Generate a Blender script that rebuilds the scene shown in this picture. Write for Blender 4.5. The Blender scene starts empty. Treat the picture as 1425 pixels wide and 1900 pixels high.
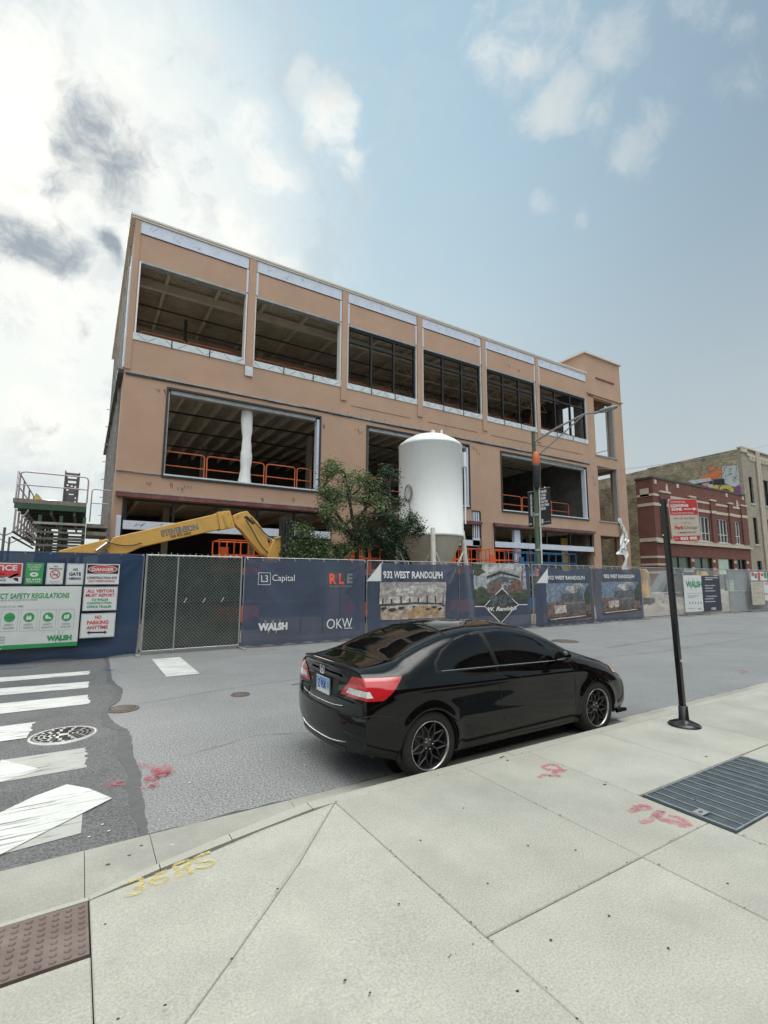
import bpy, math, random
import numpy as np
from mathutils import Vector, Matrix
random.seed(7); rng = np.random.default_rng(11)
S = bpy.context.scene
COL = S.collection
R = math.radians

# ---------------------------------------------------------------- camera
# calibrated on the vanishing points of the street; X runs along the street, Y across it, Z up
YAW, PITCH, ROLL, FPX, EYE = R(31.637), R(7.663), R(0.237), 900.78, 1.85
_f = Vector((math.sin(YAW)*math.cos(PITCH), math.cos(YAW)*math.cos(PITCH), math.sin(PITCH)))
_r = Vector((math.cos(YAW), -math.sin(YAW), 0)); _u = _r.cross(_f)
_r2 = _r*math.cos(ROLL)+_u*math.sin(ROLL); _u2 = _u*math.cos(ROLL)-_r*math.sin(ROLL)
cam = bpy.data.cameras.new('camera'); camo = bpy.data.objects.new('camera', cam); COL.objects.link(camo)
cam.sensor_fit = 'HORIZONTAL'; cam.sensor_width = 36; cam.lens = FPX/1425*36
cam.clip_start = 0.05; cam.clip_end = 3000
camo.matrix_world = Matrix(((_r2.x, _u2.x, -_f.x, 0), (_r2.y, _u2.y, -_f.y, 0), (_r2.z, _u2.z, -_f.z, EYE), (0, 0, 0, 1)))
S.camera = camo

def ray(px, py):
    return _r2*(px-712.5) - _u2*(py-950) + _f*FPX
def P(px, py, Y):                      # where a sight line of the survey meets the plane at distance Y
    d = ray(px, py); t = Y/d.y
    return Vector((d.x*t, Y, EYE+d.z*t))
def G(px, py, z=0.0):
    d = ray(px, py); t = (z-EYE)/d.z
    return Vector((d.x*t, d.y*t, z))

# ---------------------------------------------------------------- light
SUN_EL, SUN_AZ = R(31), R(-6)          # azimuth from +Y towards +X
sd = Vector((math.sin(SUN_AZ)*math.cos(SUN_EL), math.cos(SUN_AZ)*math.cos(SUN_EL), math.sin(SUN_EL)))
sl = bpy.data.lights.new('sun', 'SUN'); sl.energy = 1.3; sl.angle = R(22); sl.color = (1, .95, .86)
so = bpy.data.objects.new('sun', sl); COL.objects.link(so)
so.rotation_euler = sd.to_track_quat('Z', 'Y').to_euler(); so.location = (0, 0, 60)

S.view_settings.view_transform = 'Standard'; S.view_settings.look = 'None'
S.view_settings.exposure = 0.0; S.view_settings.gamma = 1; S.view_settings.use_curve_mapping = False
S.cycles.use_denoising = True
S.cycles.max_bounces = 6; S.cycles.transparent_max_bounces = 24

W = bpy.data.worlds.new('World'); S.world = W; W.use_nodes = True
nt = W.node_tree; nt.nodes.clear(); N = nt.nodes; Lk = nt.links
def nd(t, **k):
    n = N.new(t)
    for a, b in k.items(): setattr(n, a, b)
    return n
def put(sock, v):
    if isinstance(v, bpy.types.NodeSocket): Lk.new(v, sock)
    else: sock.default_value = v
def mth(op, a, b=0.0, c=None, clamp=False):
    n = nd('ShaderNodeMath', operation=op, use_clamp=clamp); put(n.inputs[0], a); put(n.inputs[1], b)
    if c is not None: put(n.inputs[2], c)
    return n.outputs[0]
def vm(op, a, b):
    n = nd('ShaderNodeVectorMath', operation=op); put(n.inputs[0], a); put(n.inputs[1], b)
    return n.outputs['Value'] if op in ('DOT_PRODUCT', 'LENGTH') else n.outputs[0]
def mrange(v, a, b, lo=0.0, hi=1.0):
    n = nd('ShaderNodeMapRange', interpolation_type='SMOOTHSTEP'); put(n.inputs[0], v)
    n.inputs[1].default_value = a; n.inputs[2].default_value = b; n.inputs[3].default_value = lo; n.inputs[4].default_value = hi
    return n.outputs[0]
def mixc(f, a, b):
    n = nd('ShaderNodeMix', data_type='RGBA'); put(n.inputs[0], f); put(n.inputs[6], a); put(n.inputs[7], b)
    return n.outputs[2]
def noise(v, sc, det=5, rough=.55):
    n = nd('ShaderNodeTexNoise'); put(n.inputs['Vector'], v); n.inputs['Scale'].default_value = sc
    n.inputs['Detail'].default_value = det; n.inputs['Roughness'].default_value = rough
    return n
tc = nd('ShaderNodeTexCoord'); dirv = vm('NORMALIZE', tc.outputs['Generated'], (0, 0, 0))
sunny = vm('DOT_PRODUCT', dirv, tuple(sd))
sky = nd('ShaderNodeTexSky', sky_type='NISHITA'); sky.sun_disc = False
sky.sun_elevation = SUN_EL; sky.sun_rotation = SUN_AZ; sky.dust_density = 1.2; sky.air_density = 1.2; sky.ozone_density = 2.0
base = vm('SCALE', sky.outputs[0], (0, 0, 0)); base.node.inputs['Scale'].default_value = 0.10
sq = vm('ADD', vm('SCALE', base, (0, 0, 0)), (1, 1, 1)); sq.node.inputs[0].links[0].from_node.inputs['Scale'].default_value = 0.55
base = vm('DIVIDE', base, sq)       # highlight roll-off of the bright sky round the sun
base = mixc(mrange(sunny, .35, .92, .40, .86), base, (.50, .70, .82, 1))       # thin high veil over the whole sky
sep = nd('ShaderNodeSeparateXYZ'); Lk.new(dirv, sep.inputs[0]); elev = sep.outputs[2]
# thin high haze: pales the sky towards the horizon and round the sun
warm = mrange(sunny, 0.80, 0.999)
hz = mth('MULTIPLY', mrange(elev, 0.78, 0.02), 0.85)
hazecol = mixc(mrange(sunny, .45, .97), (.57, .62, .62, 1), (.76, .82, .78, 1))
base = mixc(hz, base, hazecol)
nveil = noise(dirv, 1.6, 4).outputs[0]
base = mixc(mth('MULTIPLY', mth('POWER', warm, 2.2), .95), base, (1.04, 1.05, .99, 1))
base = mixc(mth('MULTIPLY', mrange(nveil, .42, .7), .18), base, (.60, .70, .76, 1))
# clouds: soft patches at fixed compass directions broken up by fractal noise
n1 = noise(dirv, 3.2, 3, .5)
off = vm('SCALE', vm('SUBTRACT', n1.outputs[1], (.5, .5, .5)), (0, 0, 0)); off.node.inputs['Scale'].default_value = 0.12
n1b = noise(dirv, 13.0, 3, .55)
off2 = vm('SCALE', vm('SUBTRACT', n1b.outputs[1], (.5, .5, .5)), (0, 0, 0)); off2.node.inputs['Scale'].default_value = 0.06
wv = vm('ADD', vm('ADD', dirv, off), off2)
fb = noise(wv, 9.0, 9, .64).outputs[0]
def blobs(lst):
    tot = None
    for (px, py, r, s) in lst:
        d = ray(px, py).normalized()
        a = r/FPX
        dist = vm('LENGTH', vm('SUBTRACT', wv, tuple(d)), (0, 0, 0))
        v = mth('MULTIPLY', mrange(dist, a*1.15, a*.15), s)
        tot = v if tot is None else mth('MAXIMUM', tot, v)
    return tot
white = blobs([(60, 240, 160, 1.0), (200, 310, 140, 1.0), (40, 430, 140, 1.0), (110, 560, 150, .75), (240, 160, 80, .75), (320, 215, 70, .65),
               (215, 25, 120, .7), (350, 45, 110, .55), (460, 260, 80, .8), (500, 340, 80, .8), (560, 180, 45, .55), (610, 240, 75, .85), (640, 300, 60, .75),
               (930, 70, 85, .95), (1010, 30, 90, .85), (890, 20, 60, .8), (1130, 110, 75, .85), (1010, 210, 75, .9), (1080, 240, 55, .75), (1150, 300, 50, .8),
               (1200, 235, 45, .75), (1240, 140, 55, .7), (1300, 25, 70, .8), (1380, 80, 50, .7), (985, 390, 34, .75), (1060, 410, 26, .6), (1350, 160, 70, .5),
               (60, 770, 130, .8), (170, 780, 70, .7), (450, 440, 90, .85), (360, 420, 70, .7), (530, 480, 60, .7), (160, 615, 60, .7), (700, 380, 60, .35), (100, 690, 90, .7)]
              # the rest of the sky, out of the picture: bright banks added for light
              )
dark = blobs([(170, 285, 85, .9), (222, 345, 80, 1.1), (120, 330, 60, .7), (110, 250, 55, .5), (40, 460, 80, .95), (105, 480, 60, .9), (205, 462, 34, 1.0), (455, 438, 30, .6),
              (165, 612, 30, .8), (60, 800, 60, .35), (640, 250, 40, .3), (1030, 60, 50, .25), (70, 230, 60, .4)])
base = mixc(mth('MULTIPLY', mth('MULTIPLY', mrange(fb, .47, .62), mrange(sunny, .72, .90)), .55), base, (.56, .66, .72, 1))       # ragged thinner and thicker parts of the veil near the sun
cov = mth('ADD', white, mth('MULTIPLY', mth('SUBTRACT', fb, .5), 2.3))
cmask = mth('MULTIPLY', mth('MULTIPLY', mrange(cov, .38, 1.20), mrange(white, 0.02, .45), clamp=True), mrange(sunny, .45, .9, .62, .95))
ccol = mixc(mrange(sunny, .55, .93), (.62, .68, .70, 1), (1.12, 1.10, 1.02, 1))
ccol = mixc(mth('MULTIPLY', mrange(fb, .50, .66), mrange(sunny, .6, .9, .15, .5)), ccol, (.60, .65, .67, 1))
base = mixc(cmask, base, ccol)
dsum = mth('ADD', dark, mth('MULTIPLY', mth('SUBTRACT', fb, .5), 2.6))
dmask = mth('MULTIPLY', mrange(dsum, .25, 1.15), mrange(dark, .02, .4), clamp=True)
base = mixc(mth('MULTIPLY', dmask, .9), base, mixc(mrange(dsum, .5, 1.4), (.50, .56, .60, 1), (.27, .33, .39, 1)))
# unseen bright banks added behind the viewer to light facade and ground
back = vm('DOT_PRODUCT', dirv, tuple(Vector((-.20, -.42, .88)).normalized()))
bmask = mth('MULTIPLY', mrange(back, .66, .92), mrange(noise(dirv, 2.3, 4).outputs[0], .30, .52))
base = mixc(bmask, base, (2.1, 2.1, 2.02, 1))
zen = vm('DOT_PRODUCT', dirv, tuple(Vector((.15, -.16, .97)).normalized()))  # bright patch added overhead, out of view, for highlights on the car
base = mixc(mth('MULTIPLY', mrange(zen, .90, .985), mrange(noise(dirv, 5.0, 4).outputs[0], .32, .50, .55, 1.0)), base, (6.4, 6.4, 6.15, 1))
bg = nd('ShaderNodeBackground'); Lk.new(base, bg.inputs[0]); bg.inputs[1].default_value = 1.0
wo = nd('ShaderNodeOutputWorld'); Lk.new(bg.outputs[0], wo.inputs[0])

# ---------------------------------------------------------------- materials
def mat(name, col, rough=.65, metal=0.0, var=.12, scale=3.0, fine=0.0, fscale=60.0, bump=0.0, bscale=40.0, coat=0.0, spec=.5,
        dirt=None, dirtamt=0.0, dirtscale=1.2, island=0.0, alpha=1.0, trans=0.0, stretch=None, obj=True):
    m = bpy.data.materials.new(name); m.use_nodes = True
    t = m.node_tree; b = t.nodes['Principled BSDF']; L = t.links
    def n_(ty, **k):
        q = t.nodes.new(ty)
        for a, v in k.items(): setattr(q, a, v)
        return q
    tcn = n_('ShaderNodeTexCoord'); vec = tcn.outputs['Object']
    if stretch:
        mp = n_('ShaderNodeMapping'); mp.inputs['Scale'].default_value = stretch; L.new(vec, mp.inputs[0]); vec = mp.outputs[0]
    def noi(sc, det=4, ro=.55):
        q = n_('ShaderNodeTexNoise'); L.new(vec, q.inputs['Vector']); q.inputs['Scale'].default_value = sc
        q.inputs['Detail'].default_value = det; q.inputs['Roughness'].default_value = ro; return q.outputs[0]
    def mr(v, a, c, lo, hi):
        q = n_('ShaderNodeMapRange'); L.new(v, q.inputs[0]); q.inputs[1].default_value = a; q.inputs[2].default_value = c
        q.inputs[3].default_value = lo; q.inputs[4].default_value = hi; return q.outputs[0]
    def mul(a, c):
        q = n_('ShaderNodeMath', operation='MULTIPLY'); L.new(a, q.inputs[0])
        if isinstance(c, float): q.inputs[1].default_value = c
        else: L.new(c, q.inputs[1])
        return q.outputs[0]
    v = mr(noi(scale), .3, .7, 1-var, 1+var)
    if fine > 0: v = mul(v, mr(noi(fscale, 2, .7), .3, .7, 1-fine, 1+fine))
    if island > 0:
        g = n_('ShaderNodeNewGeometry'); v = mul(v, mr(g.outputs['Random Per Island'], 0, 1, 1-island, 1+island))
    sc = n_('ShaderNodeVectorMath', operation='SCALE'); sc.inputs[0].default_value = col; L.new(v, sc.inputs['Scale'])
    out = sc.outputs[0]
    if dirt is not None:
        mx = n_('ShaderNodeMix', data_type='RGBA'); L.new(mr(noi(dirtscale, 6, .65), .48, .72, 0, dirtamt), mx.inputs[0])
        L.new(out, mx.inputs[6]); mx.inputs[7].default_value = (*dirt, 1); out = mx.outputs[2]
    L.new(out, b.inputs['Base Color'])
    b.inputs['Metallic'].default_value = metal
    L.new(mr(noi(scale*2.3), .3, .7, max(0, rough-.08), min(1, rough+.08)), b.inputs['Roughness']) if rough > .12 else setattr(b.inputs['Roughness'], 'default_value', rough)
    b.inputs['Specular IOR Level'].default_value = spec
    b.inputs['Coat Weight'].default_value = coat; b.inputs['Coat Roughness'].default_value = .03
    b.inputs['Alpha'].default_value = alpha
    b.inputs['Transmission Weight'].default_value = trans
    if bump > 0:
        bp = n_('ShaderNodeBump'); bp.inputs['Strength'].default_value = bump; bp.inputs['Distance'].default_value = .01
        L.new(noi(bscale, 4, .6), bp.inputs['Height']); L.new(bp.outputs[0], b.inputs['Normal'])
    return m

def brick_mat(name, c1, c2, mortar, bw=.21, bh=.068, noise_amt=.5, blot=None):
    m = bpy.data.materials.new(name); m.use_nodes = True
    t = m.node_tree; b = t.nodes['Principled BSDF']; L = t.links
    tcn = t.nodes.new('ShaderNodeTexCoord'); sp = t.nodes.new('ShaderNodeSeparateXYZ'); L.new(tcn.outputs['Object'], sp.inputs[0])
    ad = t.nodes.new('ShaderNodeMath'); L.new(sp.outputs[0], ad.inputs[0]); L.new(sp.outputs[1], ad.inputs[1])
    cb = t.nodes.new('ShaderNodeCombineXYZ'); L.new(ad.outputs[0], cb.inputs[0]); L.new(sp.outputs[2], cb.inputs[1])
    br = t.nodes.new('ShaderNodeTexBrick'); L.new(cb.outputs[0], br.inputs['Vector'])
    br.inputs['Color1'].default_value = (*c1, 1); br.inputs['Color2'].default_value = (*c2, 1); br.inputs['Mortar'].default_value = (*mortar, 1)
    br.inputs['Scale'].default_value = 1; br.inputs['Brick Width'].default_value = bw; br.inputs['Row Height'].default_value = bh
    br.inputs['Mortar Size'].default_value = .006; br.inputs['Bias'].default_value = 0
    no = t.nodes.new('ShaderNodeTexNoise'); L.new(tcn.outputs['Object'], no.inputs[0]); no.inputs['Scale'].default_value = 1.1; no.inputs['Detail'].default_value = 8; no.inputs['Roughness'].default_value = .7
    mr = t.nodes.new('ShaderNodeMapRange'); L.new(no.outputs[0], mr.inputs[0]); mr.inputs[1].default_value = .3; mr.inputs[2].default_value = .7; mr.inputs[3].default_value = 1-noise_amt; mr.inputs[4].default_value = 1+noise_amt
    sc = t.nodes.new('ShaderNodeVectorMath'); sc.operation = 'SCALE'; L.new(br.outputs[0], sc.inputs[0]); L.new(mr.outputs[0], sc.inputs['Scale'])
    out = sc.outputs[0]
    L.new(out, b.inputs['Base Color']); b.inputs['Roughness'].default_value = .85
    return m

M = {}
def dm(k, *a, **kw): M[k] = mat(k, *a, **kw)
dm('sheathing', (.455, .300, .216), .8, var=.07, scale=.7, fine=.07, fscale=24, bump=.2, bscale=50, dirt=(.375, .26, .192), dirtamt=.6, dirtscale=.45)
dm('membrane', (.62, .68, .80), .5, var=.05, scale=2, bump=.2, bscale=6, dirt=(.45, .50, .60), dirtamt=.4, dirtscale=3)
dm('membrane_ink', (.20, .28, .45), .6)
dm('sill_membrane', (.60, .66, .70), .5, var=.08, scale=3, bump=.3, bscale=8, dirt=(.35, .40, .42), dirtamt=.5, dirtscale=2)
dm('black_tape', (.025, .027, .03), .5)
dm('black_frame', (.012, .012, .013), .4)
dm('maroon', (.17, .055, .055), .55, dirt=(.3, .2, .18), dirtamt=.5, dirtscale=3)
dm('coping', (.66, .62, .57), .5, var=.05)
dm('galv', (.42, .44, .45), .42, metal=.6, var=.15, scale=6)
dm('galv_dull', (.33, .34, .34), .6, metal=.3, var=.2, scale=5)
dm('slab', (.32, .30, .26), .9, var=.15, scale=1.5)
dm('soffit', (.44, .37, .285), .9, var=.2, scale=1.2, fine=.15, fscale=14)
dm('joist', (.52, .47, .38), .8, var=.12, scale=2)
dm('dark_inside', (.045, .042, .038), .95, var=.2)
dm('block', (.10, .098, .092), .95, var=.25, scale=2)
dm('steel_column', (.38, .34, .28), .7, var=.12)
dm('plastic_wrap', (.80, .82, .82), .35, var=.05, scale=3, bump=.6, bscale=9)
dm('orange', (.75, .13, .035), .5, var=.12, scale=3)
dm('rail_orange', (.62, .15, .06), .55, var=.15, scale=3)
dm('blue_paint', (.03, .13, .30), .5, var=.12)
dm('pipe_dark', (.04, .035, .03), .5)
dm('osb', (.55, .42, .12), .85, var=.25, scale=6)
dm('silo_white', (.80, .83, .83), .5, var=.03, scale=.8, dirt=(.55, .57, .55), dirtamt=.28, dirtscale=1.3, bump=.05, bscale=3, stretch=(1, 1, .35))
dm('silo_cone', (.62, .59, .50), .6, var=.1, scale=1.2, dirt=(.42, .36, .27), dirtamt=.5, dirtscale=1.6)
dm('silo_leg', (.72, .71, .66), .5, var=.08, dirt=(.35, .22, .12), dirtamt=.5, dirtscale=4)
dm('yellow_paint', (.72, .42, .11), .42, var=.07, scale=1.4, coat=.15, dirt=(.30, .20, .10), dirtamt=.35, dirtscale=2.2)
dm('yellow_dull', (.55, .36, .07), .5, var=.15, scale=2)
dm('machine_black', (.03, .03, .032), .5, var=.2)
dm('chrome', (.75, .76, .78), .12, metal=1.0, var=.02)
dm('scaf_green', (.035, .085, .06), .55, var=.25, scale=5)
dm('scaf_grey', (.12, .12, .12), .6, var=.25, scale=5)
dm('deck_wood', (.20, .19, .18), .85, var=.25, scale=6)
dm('rail_mauve', (.40, .34, .38), .45, metal=.4, var=.1)
def fabric(k, c, a=1.0, **kw): dm(k, c, .62, var=.10, scale=1.4, bump=.25, bscale=5, alpha=a, **kw)
fabric('banner_blue', (.014, .042, .098), .955, fine=.12, fscale=90)
fabric('banner_slate', (.060, .080, .130), .88, fine=.12, fscale=90)
dm('green_screen', (.022, .042, .034), .85, var=.2, scale=2, fine=.25, fscale=50, alpha=.93)
dm('grey_screen', (.15, .19, .22), .85, var=.15, scale=2, alpha=.80)
dm('print_white', (.72, .74, .75), .55, var=.04, scale=4)
dm('print_grey', (.22, .235, .25), .6)
dm('sign_white', (.66, .69, .70), .45, var=.04, scale=5)
dm('sheet_white', (.60, .64, .63), .5, var=.06, scale=2, bump=.2, bscale=4)
dm('sign_red', (.52, .035, .045), .45, var=.05)
dm('ink_red', (.55, .05, .06), .5)
dm('ink_black', (.02, .02, .022), .5)
dm('ink_green', (.03, .27, .09), .5)
dm('ink_dgreen', (.02, .16, .06), .5)
dm('ink_grey', (.25, .27, .28), .5)
dm('ink_orange', (.75, .12, .06), .5)
dm('sign_green', (.04, .30, .09), .5)
dm('pole_green', (.055, .10, .055), .45, var=.12, scale=4, dirt=(.12, .13, .09), dirtamt=.5)
dm('lamp_grey', (.35, .36, .35), .45, metal=.3)
dm('black_gloss', (.010, .010, .011), .30, coat=.3)
dm('bark', (.055, .042, .030), .9, var=.3, scale=8)
dm('leaf_light', (.14, .19, .078), .55, var=.35, scale=1.4, island=.45)
dm('leaf_dark', (.030, .062, .024), .5, var=.35, scale=1.4, island=.5)
dm('leaf_mid', (.070, .115, .040), .55, var=.35, scale=1.4, island=.45)
for k in ('leaf_light', 'leaf_dark', 'leaf_mid'): M[k].node_tree.nodes['Principled BSDF'].inputs['Subsurface Weight'].default_value = 0
M['red_brick'] = brick_mat('red_brick', (.18, .060, .046), (.135, .046, .037), (.15, .095, .082), noise_amt=.18)
M['dark_brick'] = brick_mat('dark_brick', (.10, .05, .04), (.07, .038, .032), (.09, .07, .06), noise_amt=.2)
M['common_brick'] = brick_mat('common_brick', (.36, .305, .20), (.205, .175, .12), (.21, .19, .15), bw=.24, bh=.085, noise_amt=.55)
M['grey_brick'] = brick_mat('grey_brick', (.36, .32, .26), (.28, .25, .20), (.22, .2, .17), noise_amt=.2)
dm('limestone', (.50, .45, .37), .8, var=.1, scale=3)
dm('glass_dark', (.015, .02, .025), .06, spec=.8, var=.02)
dm('glass_green', (.05, .10, .06), .15, spec=.7, var=.3, scale=.6)
dm('window_white', (.62, .63, .62), .5)
dm('coping_dark', (.06, .05, .05), .5)
dm('dirt_ground', (.22, .19, .15), .95, var=.25, scale=1.2, fine=.2, fscale=20, bump=.6, bscale=6)
dm('rubble', (.24, .22, .19), .95, var=.35, scale=2, fine=.3, fscale=12)
dm('asphalt', (.235, .242, .242), .6, var=.08, scale=.8, fine=.68, fscale=52, bump=.9, bscale=60, dirt=(.185, .19, .19), dirtamt=.6, dirtscale=.35)
dm('asphalt_dark', (.118, .120, .122), .82, var=.14, scale=1.1, fine=.65, fscale=55, bump=.4, bscale=120, dirt=(.13, .132, .13), dirtamt=.4, dirtscale=.8)
dm('asphalt_seal', (.085, .088, .092), .7, var=.1, scale=4, fine=.15, fscale=60)
dm('concrete', (.420, .415, .362), .88, var=.10, scale=1.6, fine=.20, fscale=85, bump=.3, bscale=70, dirt=(.32, .32, .285), dirtamt=.65, dirtscale=1.7, island=.08)
dm('curb_concrete', (.41, .405, .355), .9, var=.10, scale=2.2, fine=.12, fscale=90, bump=.25, bscale=60, dirt=(.28, .275, .245), dirtamt=.45, dirtscale=2.2)
dm('gutter_concrete', (.345, .34, .30), .9, var=.14, scale=1.6, fine=.12, fscale=80, bump=.25, bscale=60, dirt=(.22, .215, .19), dirtamt=.6, dirtscale=1.5)
dm('joint', (.045, .042, .036), .95, var=.3, scale=8)
dm('tactile', (.150, .108, .096), .75, var=.14, scale=5, fine=.12, fscale=90, dirt=(.24, .20, .18), dirtamt=.5, dirtscale=4)
dm('iron', (.42, .42, .41), .5, metal=.5, var=.12, scale=9, dirt=(.28, .25, .22), dirtamt=.5, dirtscale=8)
dm('hole', (.006, .006, .006), .9)
dm('iron_rust', (.12, .10, .085), .7, metal=.2, var=.2, scale=9)
dm('grate', (.30, .34, .36), .5, metal=.5, var=.15, scale=8)
dm('grate_slot', (.15, .17, .185), .7, var=.25, scale=30)
dm('hose_brown', (.16, .13, .11), .7)
dm('print_silver', (.42, .42, .41), .5)
dm('gum', (.05, .05, .05), .8)
dm('litter', (.6, .6, .58), .7)
dm('pic_grey_dark', (.035, .035, .06), .6)
dm('paper_green', (.38, .52, .42), .6)
fabric('grey_banner', (.10, .13, .17), .97)
dm('sign_cream', (.55, .50, .43), .5, var=.04)
dm('ink_maroon', (.16, .05, .05), .6)
# painted marks: paint that has worn off in patches
def wear_paint(name, col, under, lo=.40, hi=.56, sc=9, streak=(1, 1, 1), rough=.7):
    m = mat(name, col, rough, var=.06, scale=3, fine=.08, fscale=80)
    t = m.node_tree; b = t.nodes['Principled BSDF']; L = t.links
    tcn = t.nodes.new('ShaderNodeTexCoord'); mp = t.nodes.new('ShaderNodeMapping'); mp.inputs['Scale'].default_value = streak; L.new(tcn.outputs['Object'], mp.inputs[0])
    no = t.nodes.new('ShaderNodeTexNoise'); L.new(mp.outputs[0], no.inputs[0]); no.inputs['Scale'].default_value = sc; no.inputs['Detail'].default_value = 8; no.inputs['Roughness'].default_value = .72
    mr = t.nodes.new('ShaderNodeMapRange'); L.new(no.outputs[0], mr.inputs[0]); mr.inputs[1].default_value = lo; mr.inputs[2].default_value = hi; mr.inputs[3].default_value = 0.0; mr.inputs[4].default_value = 1.0
    L.new(mr.outputs[0], b.inputs['Alpha'])
    return m
M['road_paint'] = wear_paint('road_paint', (.60, .61, .59), None, .36, .46, 14, (.12, 2.2, 1))
M['road_paint_old'] = wear_paint('road_paint_old', (.40, .41, .38), None, .26, .46, 12, (.2, 1.8, 1))
M['spray_pink'] = wear_paint('spray_pink', (.62, .21, .26), None, .36, .72, 24)
M['spray_red'] = wear_paint('spray_red', (.50, .11, .15), None, .42, .80, 19)
M['spray_yellow'] = wear_paint('spray_yellow', (.62, .50, .16), None, .36, .62, 28)
M['spray_blue'] = wear_paint('spray_blue', (.05, .12, .28), None, .36, .62, 20)
M['spray_black'] = wear_paint('spray_black', (.03, .03, .03), None, .34, .6, 12)

# ---------------------------------------------------------------- mesh helpers
class MB:
    def __init__(s): s.v = []; s.f = []; s.m = []; s.sm = []
    def add(s, vs, fs, mi=0, smooth=False):
        o = len(s.v); s.v += [tuple(v) for v in vs]; s.f += [tuple(i+o for i in f) for f in fs]
        s.m += [mi]*len(fs); s.sm += [smooth]*len(fs); return s
    def box(s, x0, x1, y0, y1, z0, z1, mi=0):
        return s.add([(x0,y0,z0),(x1,y0,z0),(x1,y1,z0),(x0,y1,z0),(x0,y0,z1),(x1,y0,z1),(x1,y1,z1),(x0,y1,z1)],
                     [(0,3,2,1),(4,5,6,7),(0,1,5,4),(1,2,6,5),(2,3,7,6),(3,0,4,7)], mi)
    def beam(s, a, b, w, h, mi=0, up=(0, 0, 1)):
        a = Vector(a); b = Vector(b); d = (b-a).normalized(); up = Vector(up)
        if abs(d.dot(up)) > .98: up = Vector((0, 1, 0))
        sx = d.cross(up).normalized()*w/2; sz = sx.cross(d).normalized()*h/2
        vs = [a-sx-sz, a+sx-sz, a+sx+sz, a-sx+sz, b-sx-sz, b+sx-sz, b+sx+sz, b-sx+sz]
        return s.add(vs, [(0,1,2,3),(7,6,5,4),(0,4,5,1),(1,5,6,2),(2,6,7,3),(3,7,4,0)], mi)
    def tube(s, pts, r, n=8, mi=0, caps=True, closed=False):
        pts = [Vector(p) for p in pts]; k = len(pts); rs = r if isinstance(r, (list, tuple)) else [r]*k
        vs = []; prev = None
        for i, p in enumerate(pts):
            if closed: d = pts[(i+1) % k]-pts[i-1]
            else: d = (pts[min(i+1, k-1)]-pts[max(i-1, 0)])
            d.normalize()
            if prev is None:
                ref = Vector((0, 0, 1)) if abs(d.z) < .9 else Vector((1, 0, 0)); a = d.cross(ref).normalized()
            else: a = (prev-d*prev.dot(d)).normalized()
            prev = a; b = d.cross(a)
            vs += [p+(a*math.cos(2*math.pi*j/n)+b*math.sin(2*math.pi*j/n))*rs[i] for j in range(n)]
        fs = []
        for i in range(k if closed else k-1):
            i2 = (i+1) % k
            fs += [(i*n+j, i*n+(j+1) % n, i2*n+(j+1) % n, i2*n+j) for j in range(n)]
        s.add(vs, fs, mi, n > 4)
        if caps and not closed:
            s.add(vs[:n], [tuple(range(n-1, -1, -1))], mi); s.add(vs[-n:], [tuple(range(n))], mi)
        return s
    def lathe(s, prof, c=(0, 0, 0), n=32, mi=0, axis='z', smooth=True):
        vs = []
        for (r, h) in prof:
            for j in range(n):
                a = 2*math.pi*j/n; x, y = r*math.cos(a), r*math.sin(a)
                v = (x, y, h) if axis == 'z' else ((x, h, y) if axis == 'y' else (h, x, y))
                vs.append((v[0]+c[0], v[1]+c[1], v[2]+c[2]))
        fs = [(i*n+j, i*n+(j+1) % n, (i+1)*n+(j+1) % n, (i+1)*n+j) for i in range(len(prof)-1) for j in range(n)]
        return s.add(vs, fs, mi, smooth)
    def disc(s, c, r, n=20, mi=0, normal='y', ry=None):
        ry = ry or r; vs = []
        for j in range(n):
            a = 2*math.pi*j/n
            vs.append((c[0]+r*math.cos(a), c[1], c[2]+ry*math.sin(a)) if normal == 'y' else (c[0]+r*math.cos(a), c[1]+ry*math.sin(a), c[2]))
        return s.add(vs, [tuple(range(n))], mi)
    def prism(s, pts, y0, y1, mi=0):      # polygon in x,z pushed through y
        n = len(pts); vs = [(x, y0, z) for x, z in pts]+[(x, y1, z) for x, z in pts]
        return s.add(vs, [tuple(range(n)), tuple(range(2*n-1, n-1, -1))]+[(i, i+n, (i+1) % n+n, (i+1) % n) for i in range(n)], mi)
    def plate(s, pts, y, mi=0): return s.add([(x, y, z) for x, z in pts], [tuple(range(len(pts)))], mi)
    def flat(s, pts, z, mi=0):
        return s.add([(x, y, z) for x, y in pts], [tuple(range(len(pts)))], mi)
    def shift(s, fn): s.v = [tuple(fn(*v)) for v in s.v]; return s
    def build(s, name, mats, parent=None, bevel=0, world=True, kind=None):
        me = bpy.data.meshes.new(name)
        vs = s.v
        if parent is not None and world:
            o = parent; off = Vector((0, 0, 0))
            while o is not None: off += o.location; o = o.parent
            vs = [(v[0]-off.x, v[1]-off.y, v[2]-off.z) for v in vs]
        me.from_pydata(vs, [], s.f)
        if isinstance(mats, str): mats = [mats]
        for k in mats: me.materials.append(M[k])
        me.polygons.foreach_set('material_index', s.m); me.polygons.foreach_set('use_smooth', s.sm); me.update()
        ob = bpy.data.objects.new(name, me); COL.objects.link(ob)
        if parent is not None: ob.parent = parent
        if bevel:
            bv = ob.modifiers.new('bevel', 'BEVEL'); bv.width = bevel; bv.segments = 2; bv.limit_method = 'ANGLE'
        if kind: ob['kind'] = kind
        return ob
def tag(o, label=None, cat=None, group=None, kind=None):
    if label: o['label'] = label
    if cat: o['category'] = cat
    if group: o['group'] = group
    if kind: o['kind'] = kind
    return o
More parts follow.
